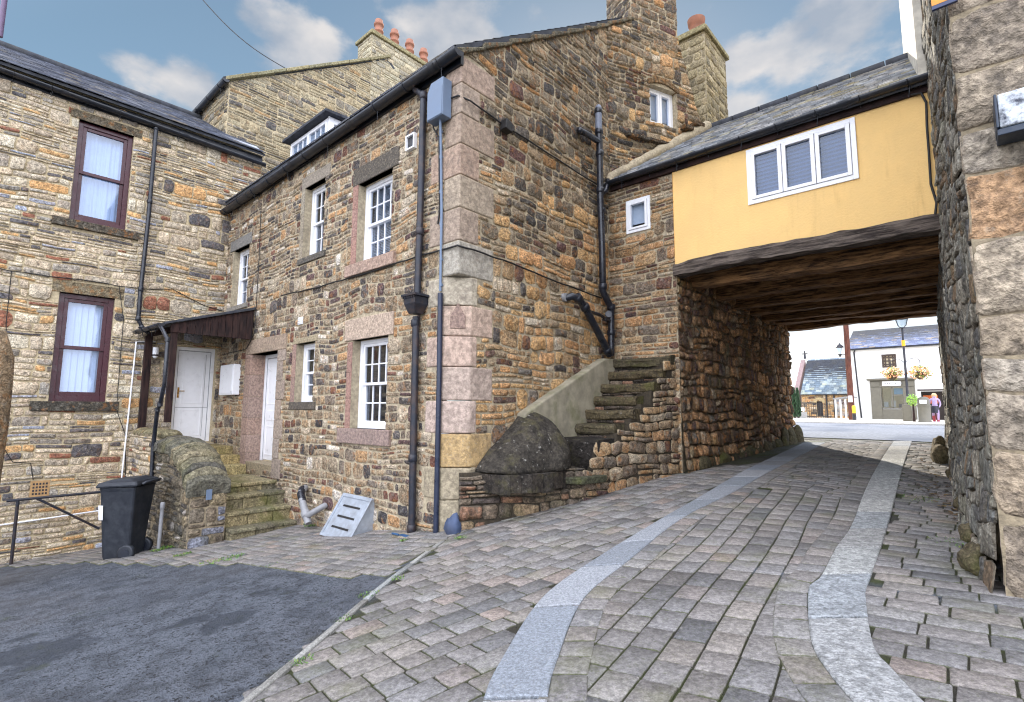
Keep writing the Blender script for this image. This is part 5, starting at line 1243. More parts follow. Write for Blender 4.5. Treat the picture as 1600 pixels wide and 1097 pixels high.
# outer retaining wall of the stair (stepped, battered, meeting the road)
def stair_top(y):
    z=-.72
    for a,b in stp:
        if y>=a-.02: z=b-.09
    return z
for (p,q,tf,sd) in ((cA,cB,lambda u: -.66,90),(cB,cC,lambda u: stair_top(cB[1]+u*(cC[1]-cB[1])/1.81),91)):
    fr=Fr(p,(q[0]-p[0],q[1]-p[1])); L=math.hypot(q[0]-p[0],q[1]-p[1])
    b=M(); n=60; V=[];
    for i in range(n+1):
        u=L*i/n; t_=tf(u)-.03
        for w,z in ((.02,-1.6),(-.02,t_),(-.35,t_),(-.35,-1.6)): V.append(fr.P(u,z,w))
    F=[(i*4+k,(i+1)*4+k,(i+1)*4+k+1,i*4+k+1) for i in range(n) for k in range(3)]+[(0,1,2,3),(n*4+3,n*4+2,n*4+1,n*4)]
    b.add(V,F).build('retaining_core',m_soil,ss)
    mm=rubble(lambda u,v,w: fr.P(u,v,w+.03*nz(u*2,v*2,3)),-.03,L+.02,-1.5,.85,P_base if sd==90 else P_bay,hb=(.09,.17),wl=(.12,.34),layers=(6,3,0),seed=sd,prot=(.01,.04),keep=lambda u,v: v<tf(u)-.02,jit=.09,wamp=.03)
    mm.build('retaining_masonry',m_gable if sd==91 else m_dark,ss)
# bottom slab
m=M(); m.hexa([(-4.1,4.9,-.86),(-3.52,5.2,-.86),(-3.45,5.6,-.86),(-4.1,5.6,-.86),(-4.1,4.9,-.78),(-3.5,5.2,-.775),(-3.43,5.6,-.775),(-4.1,5.6,-.78)],(*S(84,84,66)[:3],1)); m.build('bottom_slab',m_step,ss,bev=.015)
# rendered sloping parapet against the gable
pa_=[GW.uv(800,655),GW.uv(955,545)]; yb1=YB-YC-.01
m=M(); poly=[(1.0,-.8),(yb1,-.5),(yb1,1.02),(1.25,.04),(1.0,-.1)]
a=GW.uv(828,640,.14); b=GW.uv(945,560,.14); poly=[(a[0]-.1,-.85),(yb1,-.3),(yb1,b[1]+.02),(b[0],b[1]),(a[0],a[1]),(a[0]-.1,a[1]-.05)]
m.prism(GW,poly,.0,.15); m.build('rendered_parapet',m_render,ss,bev=.025,seg=3)
# huge rounded lichen-covered capstone
m=M(); V=[];F=[]; nu,nv=30,16
by0=GW.uv(742,737)[0]; ap=a[0]+.05; za=a[1]+.02; zbot=-.69; by1=GW.uv(885,700)[0]-.72
y0_,y1_=YC+by0-.02,YC+ap+.45
for j in range(nv+1):
    t=j/nv
    for i in range(nu+1):
        th=math.pi*i/nu; ex=.62*(1-t**2.1)**.8; 
        yc=(y0_*(1-t)+ (YC+ap)*t); ylo_=y0_+(YC+ap-.02-y0_)*(t**1.15); yhi=y1_-(y1_-YC-ap)*(t**2.2)
        mid=(ylo_+yhi)/2; hw=(yhi-ylo_)/2
        cs_=math.cos(th); sg=math.copysign(abs(cs_)**.85,cs_)
        p=Vector((XC+.03+ex*(math.sin(th)**.75 if math.sin(th)>0 else 0)*(.9 if cs_>0 else 1.), mid-hw*sg, zbot+(za-zbot)*t))
        d=noise.noise(p*2.2)*.07+noise.noise(p*7)*.028; p+=Vector((d*math.sin(th),-d*cs_*.5,d*.4)); V.append(p)
F=[(j*(nu+1)+i,j*(nu+1)+i+1,(j+1)*(nu+1)+i+1,(j+1)*(nu+1)+i) for j in range(nv) for i in range(nu)]+[tuple(range(nu,-1,-1))]
m.add(V,F,(*S(66,61,54)[:3],1.),smooth=True); 
m.build('capstone',m_bould,ss)
m=M(); fr=Fr((XC,YC+.1),(1,0))
for j in range(14):
    th0=math.pi*j/14; th1=math.pi*(j+.94)/14; P=[]
    for th,ex in ((th0,.62),(th1,.62),(th1,.4),(th0,.4)):
        cs_=math.cos(th); P.append((XC+.03+ex*.98*math.sin(th)**.75 if math.sin(th)>0.001 else XC+.03,(y0_+y1_)/2-(y1_-y0_)/2*math.copysign(abs(cs_)**.85,cs_)))
    z0=-.9+rd(-.02,.02); m.hexa([(*q,z0) for q in P]+[(*q,-.7) for q in P],(*vary(S(62,56,50)[:3]),1))
m.build('capstone_bed',m_bould,ss,bev=.02)
# ================================================================ RIGHT BUILDING
rb=thing('stone_tower_house','massive rough ashlar building on the right edge of the passage','house',(1.2,4.0,-.95))
XPi=.05; YPi=4.0
PF2=Fr((XPi,YPi),(1,0)); 
b=M(); b.wb(PF2,-.02,6,-2,9,-.6,.008); b.build('pier_wall',m_mortar_dark,rb)
m=rubble(PF2.P,-.03,2.6,-1.3,7.0,P_pier,hb=(.28,.44),wl=(.3,.7),layers=(8,2,0),seed=103,prot=(.01,.022),gap=.007,wamp=.015,jit=.03,rnd=.1,inset=(.004,.018),stretch=1.2)
m.build('pier_masonry',m_pier,rb)
RWp=[(-.08,13.1),(X1,YB),(XPi-.0,YPi)]
RWp=[(-.5,13.1),(X1+.02,YB),(XPi-.01,YPi)]
for i,(p,q) in enumerate(zip(RWp,RWp[1:])):
    fr=Fr(p,(q[0]-p[0],q[1]-p[1])); L=math.hypot(q[0]-p[0],q[1]-p[1]); zt=2.2 if i==0 else 9
    backing(fr,0,L,-1.5,zt,w=-.03).build('side_wall',m_mortar_dark,rb)
    mp_=(lambda fr,i: (lambda u,v,w: fr.P(u,v,w+.035*nz(u*1.1,v*.9,17)+.03*nz(u*3,v*3,4)+max(0,(-.1-v))*.1-.01)))(fr,i)
    m=rubble(mp_,0,L,-1.3,zt if i==0 else 7,P_dark,hb=(.11,.22),wl=(.1,.26),layers=(7,3,0),seed=105+i,prot=(.004,.02),rnd=.2,jit=.12,wamp=.05,inset=(.004,.014)); m.build('side_masonry',m_dark,rb)
# cream wall above the archway roof
CWf=Fr((-.5,11.5),(.02,-1)); fr=Fr((-.56,10.8),(.3,-3.6)); 
b=M(); b.wb(fr,0,3.7,2.5,9,-.5,0); b.build('cream_wall',m_cream,rb)
b=M(); b.box(.05,6,7.2,13,beamz,9); b.build('core',m_mortar_dark,rb)
b=M(); b.box(.1,6,4.5,13,-1.5,9.3); b.build('core',m_mortar_dark,rb)
b=M(); q=fr.uv(1440,62); b.tube([fr.P(2.6,6.4,-.1),fr.P(2.6,6.42,.3)],.05,8,rs=[.07,.02]); b.build('gutter_spout',m_terra,rb)
# loose stones along the foot of the right wall
bs=None
for k,(y,s_) in enumerate(((4.45,.13),(10.4,.2),(12.2,.2),(6.9,.08),(5.3,.1),(8.9,.09))):
    m=M(); m.sphere((0,0,0),s_,(*vary(S(110,98,74)[:3]),1),14,10,.5,1.6,(.6,1.1,.9),seed=k+2)
    o=m.build('boulder',m_step if k in(0,4) else m_dark); wx_=(X1+.02+(XPi-X1-.03)*(YB-y)/(YB-YPi)) if y<YB else X1+.02+(-.5-X1-.02)*(y-YB)/(13.1-YB); o.location=(wx_-s_*.75,y,G(wx_-.1,y)+s_*.35)
    tag(o,['mossy boulder at the foot of the rough ashlar pier','large dark boulder at the passage side nearest the far end','craggy boulder at the far mouth of the passage','small stone by the right wall midway along the passage','low mossy stone just behind the pier boulder','small dark stone at the right wall below the large dark boulder'][k],'boulder','boulders at the foot of the right wall')
# peeling sign box on the pier
sb=thing('wall_lamp_box','white and navy peeling metal box fixed to the ashlar pier','box',(.3,3.9,1.7))
r=PF2.uv(1558,160); r2=PF2.uv(1564,215); u0=PF2.uv(1560,180,.18)[0]; z1=PF2.uv(1558,150,.18)[1]; z0=PF2.uv(1568,200,.18)[1]
m=M(); m.wb(PF2,u0,u0+.55,z0,z1,.02,.2); m.build('housing',m_rust,sb,bev=.01); m=M(); m.mark(); m.wb(PF2,u0-.012,u0+.56,z0-.04,z0-.002,.03,.19); m.mark(); m.wb(PF2,u0-.014,u0-.002,z0-.002,z1,.0,.21); m.build('frame',plain('dark blue paint',S(34,48,66),.4),sb,bev=.004)
pp=[PF2.P(u0+.11,z0-.04,.1),PF2.P(u0+.12,z0-.2,.05),PF2.P(u0+.11,z0-.5,.045),PF2.P(u0+.14,z0-.75,.045)]
m=M(); m.tube(pp,.009,6); m.build('flex',m_cable,sb)
# orange hanging notice at the top of the pier corner
m=M(); q=Fr((-.02,3.98),(.2,-1)); r=PF2.uv(1462,5,.1); m.wb(PF2,r[0]-.02,r[0]+.1,r[1]-.01,r[1]+.3,.08,.1); o=m.build('hanging_sign',plain('orange enamel',S(214,138,44),.5,.15)); tag(o,'orange sign edge fixed high on the pier corner','sign')
m=M(); m.wb(PF2,r[0]-.02,r[0]+.1,r[1]-.035,r[1]-.012,.08,.1); m.build('edge_strip',plain('navy enamel',S(40,52,90),.4),o)
# ================================================================ PIPES ON THE COTTAGE
def P1(L,w=.07): return onw(FW,L,w)
pp=P1([(648,130,.13),(649,140),(662,150),(661,180),(657,320),(652,462)])
pipe('downpipe','long cast iron downpipe with a swan neck on the cottage front',pp,.042,m_iron,'downpipe',[(pp[2],Z_),(P1([(656,362)])[0],Z_)],clips=[(P1([(655,365)])[0],-FW.n*.07)])
dpp=bpy.data.objects['downpipe.001'] if 'downpipe.001' in bpy.data.objects else None
pp=P1([(650,495),(646,690),(643,832)]); 
o=pipe('downpipe','lower cast iron downpipe running from the hopper to the drain',pp,.042,m_iron,'downpipe',[(P1([(649,505)])[0],Z_),(P1([(645,716)])[0],Z_),(P1([(643,826)])[0],Z_)])
h=M(); c=P1([(650,474)],.11)[0]; s_=.105
for (z0,z1,a0,a1) in ((-.13,-.02,.06,.1),(-.02,.07,.1,.105),(.07,.1,.13,.13)):
    h.hexa([(c.x-a0,c.y-a0,c.z+z0),(c.x+a0,c.y-a0,c.z+z0),(c.x+a0,c.y+a0,c.z+z0),(c.x-a0,c.y+a0,c.z+z0),(c.x-a1,c.y-a1,c.z+z1),(c.x+a1,c.y-a1,c.z+z1),(c.x+a1,c.y+a1,c.z+z1),(c.x-a1,c.y+a1,c.z+z1)])
for k in range(6): x=c.x-.1+k*.04; h.box(x-.008,x+.008,c.y-.122,c.y-.1,c.z+.045,c.z+.07)
o=h.build('rainwater_hopper',m_iron,bev=.004); tag(o,'square black rainwater hopper between the two downpipe lengths','hopper')
# grey cabinet and cable conduit
a=FW.uv(669,125,.17); b=FW.uv(696,185,.17); u0=FW.uv(667,185,.17)[0]; u1=FW.uv(691,180,.17)[0]; z0=FW.uv(680,184,.17)[1]; z1=FW.uv(682,125,.17)[1]
m=M(); m.prism(FW,[(u0,z0),(u1,z0),(u1,z1),(u0+.06,z1),(u0,z1-.1)],.03,.17); o=m.build('cable_cabinet',m_bluegrey,bev=.008); tag(o,'blue grey metal cable cabinet high on the pink corner stones','cabinet')
m=M(); m.wb(FW,u0+.01,u1-.01,z0+.01,z1-.11,.171,.178); m.build('lid',m_bluegrey,o,bev=.003)
pp=P1([(688,186,.1),(689,230),(690,330),(688,455)],.04); o=pipe('conduit','slim dark cable conduit below the grey cabinet',pp,.016,m_bluegrey,'conduit',clips=[(P1([(689,y)],.04)[0],-FW.n*.03) for y in (205,245,300,350,405,445)])
pp=P1([(676,184,.1),(677,200,.05),(686,215,.04),(687,330,.03),(684,350,.03)],.04); m=M(); m.tube(pp,.01,8); m.build('loose_wire',m_cable,o)
pp=P1([(688,458),(686,600),(681,832)],.05); pipe('cable_guard','straight dark blue cable guard running down to the ground at the corner',pp,.03,plain('navy pipe',S(34,42,62),.35,.15,10),'conduit')
# soil stack
GP=lambda L,w=.12: onw(GW,L,w)
pp=GP([(935,172),(937,240),(938,310),(941,395),(942,455),(948,468),(955,480),(955,500),(955,556)],.12)
so_=pipe('soil_stack','tall black soil stack in the angle between gable and bay',pp,.052,m_black,'pipe',[(pp[0]-Z_*.02,Z_),(GP([(936,206)])[0],Z_),(pp[1],Z_),(GP([(938,298)])[0],Z_),(GP([(940,330)])[0],Z_),(GP([(942,448)])[0],Z_),(pp[6],Z_),(GP([(955,520)])[0],Z_)],n=16)
m=M(); m.sphere(pp[0]+Z_*.02,.055,sc_=(1,1,1.3)); m.tube([pp[0],pp[0]-Z_*.35],.0545,16); m.build('vent_cowl',plain('grey blue pipe',S(112,118,132),.4),so_)
q=GP([(906,204,.12),(916,209,.12),(936,222,.12)]); m=M(); m.tube([GP([(904,203)],.02)[0],*q],.045,12); m.sphere(q[0],.05); m.build('branch',m_black,so_)
q=[BW.P(BW.uv(957,284)[0],BW.uv(957,284)[1],.15),BW.P(BW.uv(956,292)[0],BW.uv(956,292)[1],.13)]+GP([(946,298,.14),(938,306,.12)]); m=M(); m.tube(q,.035,12); m.sphere(q[1],.045); m.sphere(q[2],.048); m.build('branch',m_black,so_)
m=M(); c_=GP([(955,493)],.2)[0]; m.tube([c_-GW.d*.09+GW.n*.0,c_+GW.n*.04-GW.d*.14],.05,14); m.build('rodding_eye',m_black,so_)
pp=GP([(884,466,.02),(893,463,.1),(903,466,.13),(914,480,.13),(953,555,.13)]); o=pipe('soil_pipe','black elbow pipe slanting from the gable down to the stack foot',pp,.055,m_black,'pipe',[(pp[3],pp[4]-pp[3]),(pp[2],pp[3]-pp[2]),(pp[3].lerp(pp[4],.9),pp[4]-pp[3])],n=16)
m=M(); q=GP([(922,487,.13),(938,492,.1),(946,499,.12),(953,502,.12)]); m.tube(q,.024,10); m.sphere(q[2],.035); m.build('waste_branch',m_black,o)
m=M(); c_=GP([(880,465)],.0)[0]; m.tube([c_,c_+GW.n*.05],.06,14); m.tube([c_+GW.n*.045,c_+GW.n*.052],.045,14); tag(m.build('vent',plain('grey cap',S(150,150,152),.5)),'round grey pipe end in the gable left of the elbow pipe','vent')
# floodlight
c_=GW.uv(790,196,.08); m=M(); m.prism(GW,[(c_[0]-.06,c_[1]-.07),(c_[0]+.07,c_[1]-.09),(c_[0]+.08,c_[1]+.03),(c_[0]-.04,c_[1]+.07)],.03,.14); tag(m.build('floodlight',m_cable,bev=.01),'small black floodlight on the upper gable','lamp'); 
def cable(name,label,pts,r=.006,parent=None):
    P=[]; pts=[Vector(p) for p in pts]
    for a,b in zip(pts,pts[1:]):
        n=max(2,int((b-a).length/.15))
        for i in range(n): P.append(a.lerp(b,i/n)+Vector((0,0,rd(-.006,.006))))
    P.append(pts[-1]); m=M(); m.tube(P,r,6); o=m.build(name,m_cable); tag(o,label,'cable'); return o
cable('cable','black cable slanting across the upper gable past the floodlight',P1([(692,180,.06),(698,155,.04),(716,149,.03)])+GP([(735,158,.05),(780,190,.045),(835,225,.045),(880,255,.045),(935,290,.05)]),.011)
cable('cable','long black cable crossing the cottage front and gable below the pink stones',P1([(440,462),(500,448),(600,418),(660,398),(715,384)],.035)+GP([(740,390,.05),(800,412,.045),(870,440,.045),(940,466,.045)]),.011)
cable('cable','thin black cable dropping from the cottage gutter to the porch',P1([(408,318),(405,400),(400,485),(398,520),(385,545),(345,555)],.035),.007)
cable('cable','thin wire crossing the bay below the tiny window',[BW.P(*BW.uv(*p),.04) for p in ((960,395),(990,388),(1015,372))],.004)
cable('cable','black cable looping down the right edge of the yellow wall',[BW.P(*BW.uv(*p),.07) for p in ((1425,153),(1440,150),(1448,165),(1449,200),(1452,240),(1455,290),(1464,320),(1462,338))],.012)
cable('cable','black cable strung along the left house above the lower plum window',onw(LW,[(-20,415),(15,423),(80,432),(150,440),(186,447),(230,452),(270,452),(320,478),(355,488)],.03),.008)
cable('cable','black cable hanging beside the lower plum window',onw(LW,[(186,447),(193,500),(188,560),(182,640),(196,680),(196,745)],.03),.006)
cable('cable','black cable dangling at the far left of the house wall',onw(LW,[(18,424),(10,500),(6,640),(6,700),(20,722),(48,724),(52,750)],.03),.006)
# ================================================================ SMALL THINGS ON THE GROUND
# wheelie bin
bn=thing('wheelie_bin','black wheeled rubbish bin standing by the curved garden wall','bin',(-8.75,1.95,0))
bc=Vector((-8.78,1.96,0)); gb_=G(bc.x,bc.y); bn.location=(0,0,0); bn['_o']=[0.,0.,0.]
ax=Vector((.66,.75,0)); fx=Vector((.75,-.66,0)) # ax: image right, fx: toward camera
def bp(a,b,z): return bc+ax*a*.76+fx*b*.72+Z_*(gb_+z*.95)
m=M(); ring=[]
for z,hw,hd in ((0.0,.215,.24),(.05,.225,.25),(.55,.255,.31),(.93,.285,.355),(.99,.30,.37)):
    rr=[]
    for sx_,sy_ in ((-1,-1),(1,-1),(1,1),(-1,1)):
        for k in range(4):
            t=math.pi/2*k/3; ox=.05; 
            th={(-1,-1):math.pi,(1,-1):1.5*math.pi,(1,1):0,(-1,1):.5*math.pi}[(sx_,sy_)]+t
            rr.append(bp(sx_*(hw-ox)+ox*math.cos(th),sy_*(hd-ox)*-1*-1+ox*math.sin(th),z))
    ring.append(rr)
V=[p for r_ in ring for p in r_]; n=16; F=[(i*n+k,i*n+(k+1)%n,(i+1)*n+(k+1)%n,(i+1)*n+k) for i in range(4) for k in range(n)]+[tuple(range(n-1,-1,-1)),tuple(4*n+k for k in range(n))]
m.add(V,F); m.build('body',m_bin,bn,bev=.008)
m=M()
lidp=[]
for z,e in ((.985,.035),(1.01,.04),(1.05,.01),(1.075,-.12)):
    hw,hd=.30+e,.37+e; lidp.append([bp(sx_*(hw-.05)+.05*math.cos(th),sy_*(hd-.05)+.05*math.sin(th),z+(.012 if e<0 else 0)+ .02*(sx_>0)) for sx_,sy_,t0 in ((-1,-1,math.pi),(1,-1,1.5*math.pi),(1,1,0),(-1,1,.5*math.pi)) for th in [t0+math.pi/2*k/3 for k in range(4)]])
V=[p for r_ in lidp for p in r_]; F=[(i*n+k,i*n+(k+1)%n,(i+1)*n+(k+1)%n,(i+1)*n+k) for i in range(3) for k in range(n)]+[tuple(range(n-1,-1,-1)),tuple(3*n+k for k in range(n))]
m.add(V,F,smooth=False); ld=m.build('lid',m_bin,bn,bev=.01)
m=M(); m.tube([bp(.36,-.25,1.03),bp(.40,-.25,1.05),bp(.40,.25,1.05),bp(.36,.25,1.03)],.017,10); m.build('handle',m_bin,ld)
for s_ in (1,-1):
    m=M(); c_=bp(.2,s_*.29,.1); m.tube([c_-fx*.035,c_-fx*.03,c_+fx*.03,c_+fx*.035],.1,20,rs=[.085,.1,.1,.085]); w_=m.build('wheel',m_bin,bn,bev=0); h=M(); h.tube([c_-fx*.04,c_+fx*.04],.055,14); h.build('hub',m_iron,w_)
m=M(); m.add([bp(-.302,.1,.72),bp(-.288,.1,.5),bp(-.288,.2,.5),bp(-.302,.2,.72)],[(0,1,2,3)]); a_=[bp(-.27,.327,.55),bp(-.2,.334,.55),bp(-.2,.362,.75),bp(-.28,.352,.75)]; m.add(a_,[(0,1,2,3)]); m.build('sticker',m_upvc,bn)
# handrail
HR=Fr((XL+.35,0),(0,1)); hr=thing('handrail','black iron handrail with a slanting brace against the left house','handrail',(XL+.35,1,-2.4))
q=lambda px,py: HR.P(*HR.uv(px,py),0)
m=M(); m.tube([q(10,783),q(60,778),q(155,769)],.022,10); m.build('rail',m_iron,hr)
m=M(); m.tube([q(28,782),q(17,884)],.022,10); m.build('post',m_iron,hr)
m=M(); m.tube([q(58,779),q(155,826)],.018,10); m.build('brace',m_iron,hr)
m=M(); m.tube([q(155,769),q(155,769)+Vector((0,.7,0)),q(155,769)+Vector((0,.72,-.9))],.02,10); m.build('post',m_iron,hr)
# flue and grey waste pipes near the steps
f0=lambda px,py,w=.15: FW.P(*FW.uv(px,py,w),w)
o=pipe('waste_pipe','grey soil pipe with a black bend rising beside the entry steps',[f0(482,818,.2),f0(477,800,.2),f0(472,782,.18),f0(470,770,.15),f0(476,763,.05),f0(478,762,-.02)],.05,m_grey,'pipe',[(f0(478,803,.2),f0(472,782,.18)-f0(482,818,.2))])
m=M(); m.tube([f0(473,785,.18),f0(470,772,.16),f0(472,765,.1),f0(478,762,.0)],.054,14); m.build('bend',m_black,o)
m=M(); m.tube([f0(480,806,.2),f0(490,800,.18),f0(504,792,.1),f0(508,790,.05)],.042,12); m.build('branch',m_grey,o)
# slanted louvred metal cover
a0=FW.uv(521,817,.38); b0=FW.uv(559,825,.38); t0=FW.uv(540,769,.03); t1=FW.uv(583,772,.03)
ul,ur_=t0[0],t1[0]; zt=t0[1]; zb_=G(XC+ul,3.6)+.02
vc=thing('louvre_cover','sloping galvanised metal vent cover with three dark slots at the wall foot','vent cover',(XC+(ul+ur_)/2,3.8,zb_))
m=M(); P=FW.P; e=.36
m.hexa([P(ul,zb_,e),P(ur_,zb_,e),P(ur_,zb_,0),P(ul,zb_,0),P(ul,zt-.02,.05),P(ur_,zt-.02,.05),P(ur_,zt-.02,0),P(ul,zt-.02,0)]); m.build('housing',m_metal,vc,bev=.004)
m=M(); nrm=Vector((0,-(zt-zb_),(e-.05)*1.0)).normalized(); 
def fp(s,t,o_=0): u=ul+(ur_-ul)*s; p0=P(u,zb_,e); p1=P(u,zt-.02,.05); return p0.lerp(p1,t)+Vector((0,-.78,.6)).normalized()*o_
for (s0,s1,t0_,t1_) in ((-.03,1.03,.94,1.02),(-.03,1.03,-.01,.05),(-.03,.03,.05,.94),(.97,1.03,.05,.94)):
    m.hexa([fp(s0,t0_,.002),fp(s1,t0_,.002),fp(s1,t1_,.002),fp(s0,t1_,.002),fp(s0,t0_,.012),fp(s1,t0_,.012),fp(s1,t1_,.012),fp(s0,t1_,.012)])
m.build('frame',m_metal,vc,bev=.002)
for t_ in (.22,.47,.72):
    m=M(); m.hexa([fp(.2,t_,.001),fp(.8,t_,.001),fp(.8,t_+.045,.001),fp(.2,t_+.045,.001),fp(.2,t_,.006),fp(.8,t_,.006),fp(.8,t_+.045,.004),fp(.2,t_+.045,.004)]); m.build('slot',m_cable,vc)
# drain and blue stone
x,y=gpt(715,832); m=M(); m.sphere((0,0,0),.12,(*S(84,96,124)[:3],1),12,8,.45,1.7,(.85,.6,1.15),seed=5); o=m.build('guard_stone',plain('blue painted stone',S(62,76,104),.7,.3,12,.01,dirt=.4)); o.location=(x-.02,y-.05,G(x,y)+.05); tag(o,'bluish guard stone at the foot of the cottage corner','stone')
x,y=gpt(636,838); m=M(); m.box(x-.14,x+.12,y-.1,y+.06,G(x,y)-.02,G(x,y)+.012,(*S(150,140,120)[:3],1)); o=m.build('drain_gully',m_ash,bev=.006); tag(o,'small stone drain gully under the lower cast iron downpipe','drain')
m=M(); m.box(x-.08,x+.06,y-.07,y+.0,G(x,y)+.0125,G(x,y)+.016,(.01,.01,.01,1)); m.tube([Vector((x-.15,y-.09,G(x,y)+.02)),Vector((x-.1,y-.12,G(x,y)+.035)),Vector((x-.02,y-.1,G(x,y)+.03))],.012,6); m.build('grate',plain('blue rope',S(40,80,120),.6),o)
# weeds
def tuft(name,label,spots,leaf,seed):
    random.seed(seed); m=M()
    for (px,py,n,rad,hh) in spots:
        cx,cy=gpt(px,py)
        for _ in range(n):
            a=rd(0,6.28); r_=rad*math.sqrt(random.random()); x,y=cx+r_*math.cos(a),cy+r_*math.sin(a); z=G(x,y); h=rd(.3,1)*hh; s_=leaf*rd(.6,1.3); t=rd(0,6.28); d=Vector((math.cos(t),math.sin(t),rd(-.2,.5))).normalized(); sd_=d.cross(Z_).normalized(); p=Vector((x,y,z+h*.6))
            c=vary(random.choice([S(74,112,46)[:3],S(92,128,52)[:3],S(56,88,36)[:3],S(110,124,52)[:3]]),.2)
            m.add([p,p+d*s_*.5+sd_*s_*.35,p+d*s_+Z_*.01,p+d*s_*.5-sd_*s_*.35],[(0,1,2,3)],(*c,1))
    o=m.build(name,m_leaf); tag(o,label,'weeds',kind='stuff'); return o
tuft('weeds','green weeds growing at the wall foot by the steps and the bin',[(268,856,220,.16,.05),(245,862,60,.08,.04),(490,822,160,.13,.06),(500,815,60,.08,.05),(286,868,60,.1,.03),(360,874,90,.16,.02),(330,880,50,.12,.02),(720,842,30,.06,.03),(633,846,20,.05,.02)],.028,3)
tuft('moss_tufts','low moss and grass along the kerb strip and between blocks',[(470,1035,50,.06,.015),(575,930,50,.08,.015),(540,968,40,.06,.012),(620,905,40,.06,.012),(440,880,60,.15,.012),(1440,780,60,.2,.01),(1500,850,60,.2,.01),(870,745,60,.2,.012),(960,760,50,.2,.012)],.014,4)
def litter():
    random.seed(5); m=M()
    for _ in range(420):
        px=rd(1430,1545); py=720+(px-1430)*.95+rd(-18,38); x,y=gpt(px,py)
        if x>.1: continue
        z=G(x,y)+.012; s_=rd(.012,.035); a=rd(0,6.28); d=Vector((math.cos(a),math.sin(a),rd(-.2,.3))); s2=Vector((-math.sin(a),math.cos(a),rd(-.3,.3)))*.6; p=Vector((x,y,z)); c=vary(random.choice([S(70,54,36)[:3],S(96,74,46)[:3],S(52,44,34)[:3],S(120,98,60)[:3]]),.2)
        m.add([p-d*s_,p+s2*s_,p+d*s_,p-s2*s_],[(0,1,2,3)],(*c,1))
    tag(m.build('leaf_litter',plain('dry leaves',S(90,70,45),.9,usecol=True)),'dead leaves and soil gathered along the right wall','leaf litter',kind='stuff')
litter()
# left edge: stone gatepost and pole
x,y=gpt(2,900); gpz=Fr((-6.3,-.45),(1,0))
d0=ray(4,690); t=7.; 
m=M(); c_=ray(-19,620)*6.; m.sphere((c_.x,c_.y,0),.17,(*S(150,130,104)[:3],1),14,14,.18,2,(1,1,1),seed=1)
m=M(); base=c_.copy()
V=[];F=[];n=14
for i in range(13):
    z=-2.3+i*.262
    for k in range(n):
        th=2*math.pi*k/n; r_=.19*(1+.12*nz(math.cos(th)*1.5,math.sin(th)*1.5,z*1.7)) *(.5 if i==12 else 1); V.append((c_.x+r_*math.cos(th),c_.y+r_*math.sin(th),z+(.05 if i==12 else 0)))
F=[(i*n+k,i*n+(k+1)%n,(i+1)*n+(k+1)%n,(i+1)*n+k) for i in range(12) for k in range(n)]+[tuple(12*n+k for k in range(n))]
m.add(V,F,(*S(150,128,100)[:3],1),smooth=True); tag(m.build('gatepost',m_gable),'rough stone gatepost at the left edge of the yard','gatepost')
# overhead wire
m=M(); p0=ray(300,-20)*14; p1=RW.P(*RW.uv(448,112),.1); P=[p0.lerp(p1,i/12)-Z_*.25*math.sin(math.pi*i/12) for i in range(13)]; m.tube(P,.012,6); tag(m.build('overhead_wire',m_cable),'thin overhead wire running up from the rear gable','wire')
m=M(); a_=ray(2,40)*5; m.tube([a_+Vector((0,0,-.75))*0+Vector((-.0,0,1.6)),a_+Vector((-.03,0,-.1))],.022,8); o=m.build('wall_bracket',plain('mauve pole',S(104,84,112),.5)); tag(o,'mauve grey pole tip in the top left corner','pole')
#PART4
# ================================================================ TOWN BEYOND THE ARCHWAY
def FY(y): return Fr((0,y),(1,0))
YW=40.; WF=FY(YW); gz=-.45
wh=thing('white_house','white painted two storey shop house with slate roof across the street','house',(-3.5,YW,gz))
xl=WF.uv(1326,547)[0]; ez=WF.uv(1335,546.5)[1]; xr2=2.5
tw=qr(WF,(1376.5,554),(1379,575.5),(1399,553),(1402,573))
sx0=WF.uv(1360,600)[0]; sx1=WF.uv(1429.5,600)[0]; st_=WF.uv(1395,591)[1]
gl=qr(WF,(1371,604),(1375,639),(1416,602),(1418,637)); do=(WF.uv(1437,612)[0],WF.uv(1437,612)[0]+1.2,gz,WF.uv(1437,611)[1])
backing(WF,xl,xr2,gz-.2,ez,[tw,gl,do],rev=.25,revcol=(.5,.5,.5,1)).build('wall',plain('white masonry paint',S(246,246,244),.8,.04,4.,.004),wh)
rt_=FY(YW+3.2); zr2=rt_.uv(1400,514)[1]
m=M(); m.hexa([(xl-.15,YW-.2,ez-.02),(xr2,YW-.2,ez-.02),(xr2,YW+3.2,zr2),(xl-.15,YW+3.2,zr2),(xl-.15,YW-.2,ez+.06),(xr2,YW-.2,ez+.06),(xr2,YW+3.2,zr2+.08),(xl-.15,YW+3.2,zr2+.08)])
m.hexa([(xl-.15,YW+3.2,zr2),(xr2,YW+3.2,zr2),(xr2,YW+6.6,ez),(xl-.15,YW+6.6,ez),(xl-.15,YW+3.2,zr2+.08),(xr2,YW+3.2,zr2+.08),(xr2,YW+6.6,ez+.06),(xl-.15,YW+6.6,ez+.06)])
rf=m.build('roof',m_slatep,wh); ln=math.hypot(3.4,zr2-ez)
m=slates((xl-.15,YW-.22,ez+.05),(1,0,0),(0,3.4,zr2-ez),xr2-xl,ln,(0,-(zr2-ez),3.4),rows_h=.22,wl=(.25,.45),seed=14,pal_=pal((4,(92,104,132)),(4,(80,92,120)),(2,(112,120,138)),(1,(120,112,104)))); m.build('slates',m_slate,rf)
m=M(); m.box(xl,xl+.02,YW,YW+6.4,gz,ez); m.build('gable_wall',MATS.setdefault('wp',plain('white paint wall',S(240,238,232),.8,.05,4.)),wh)
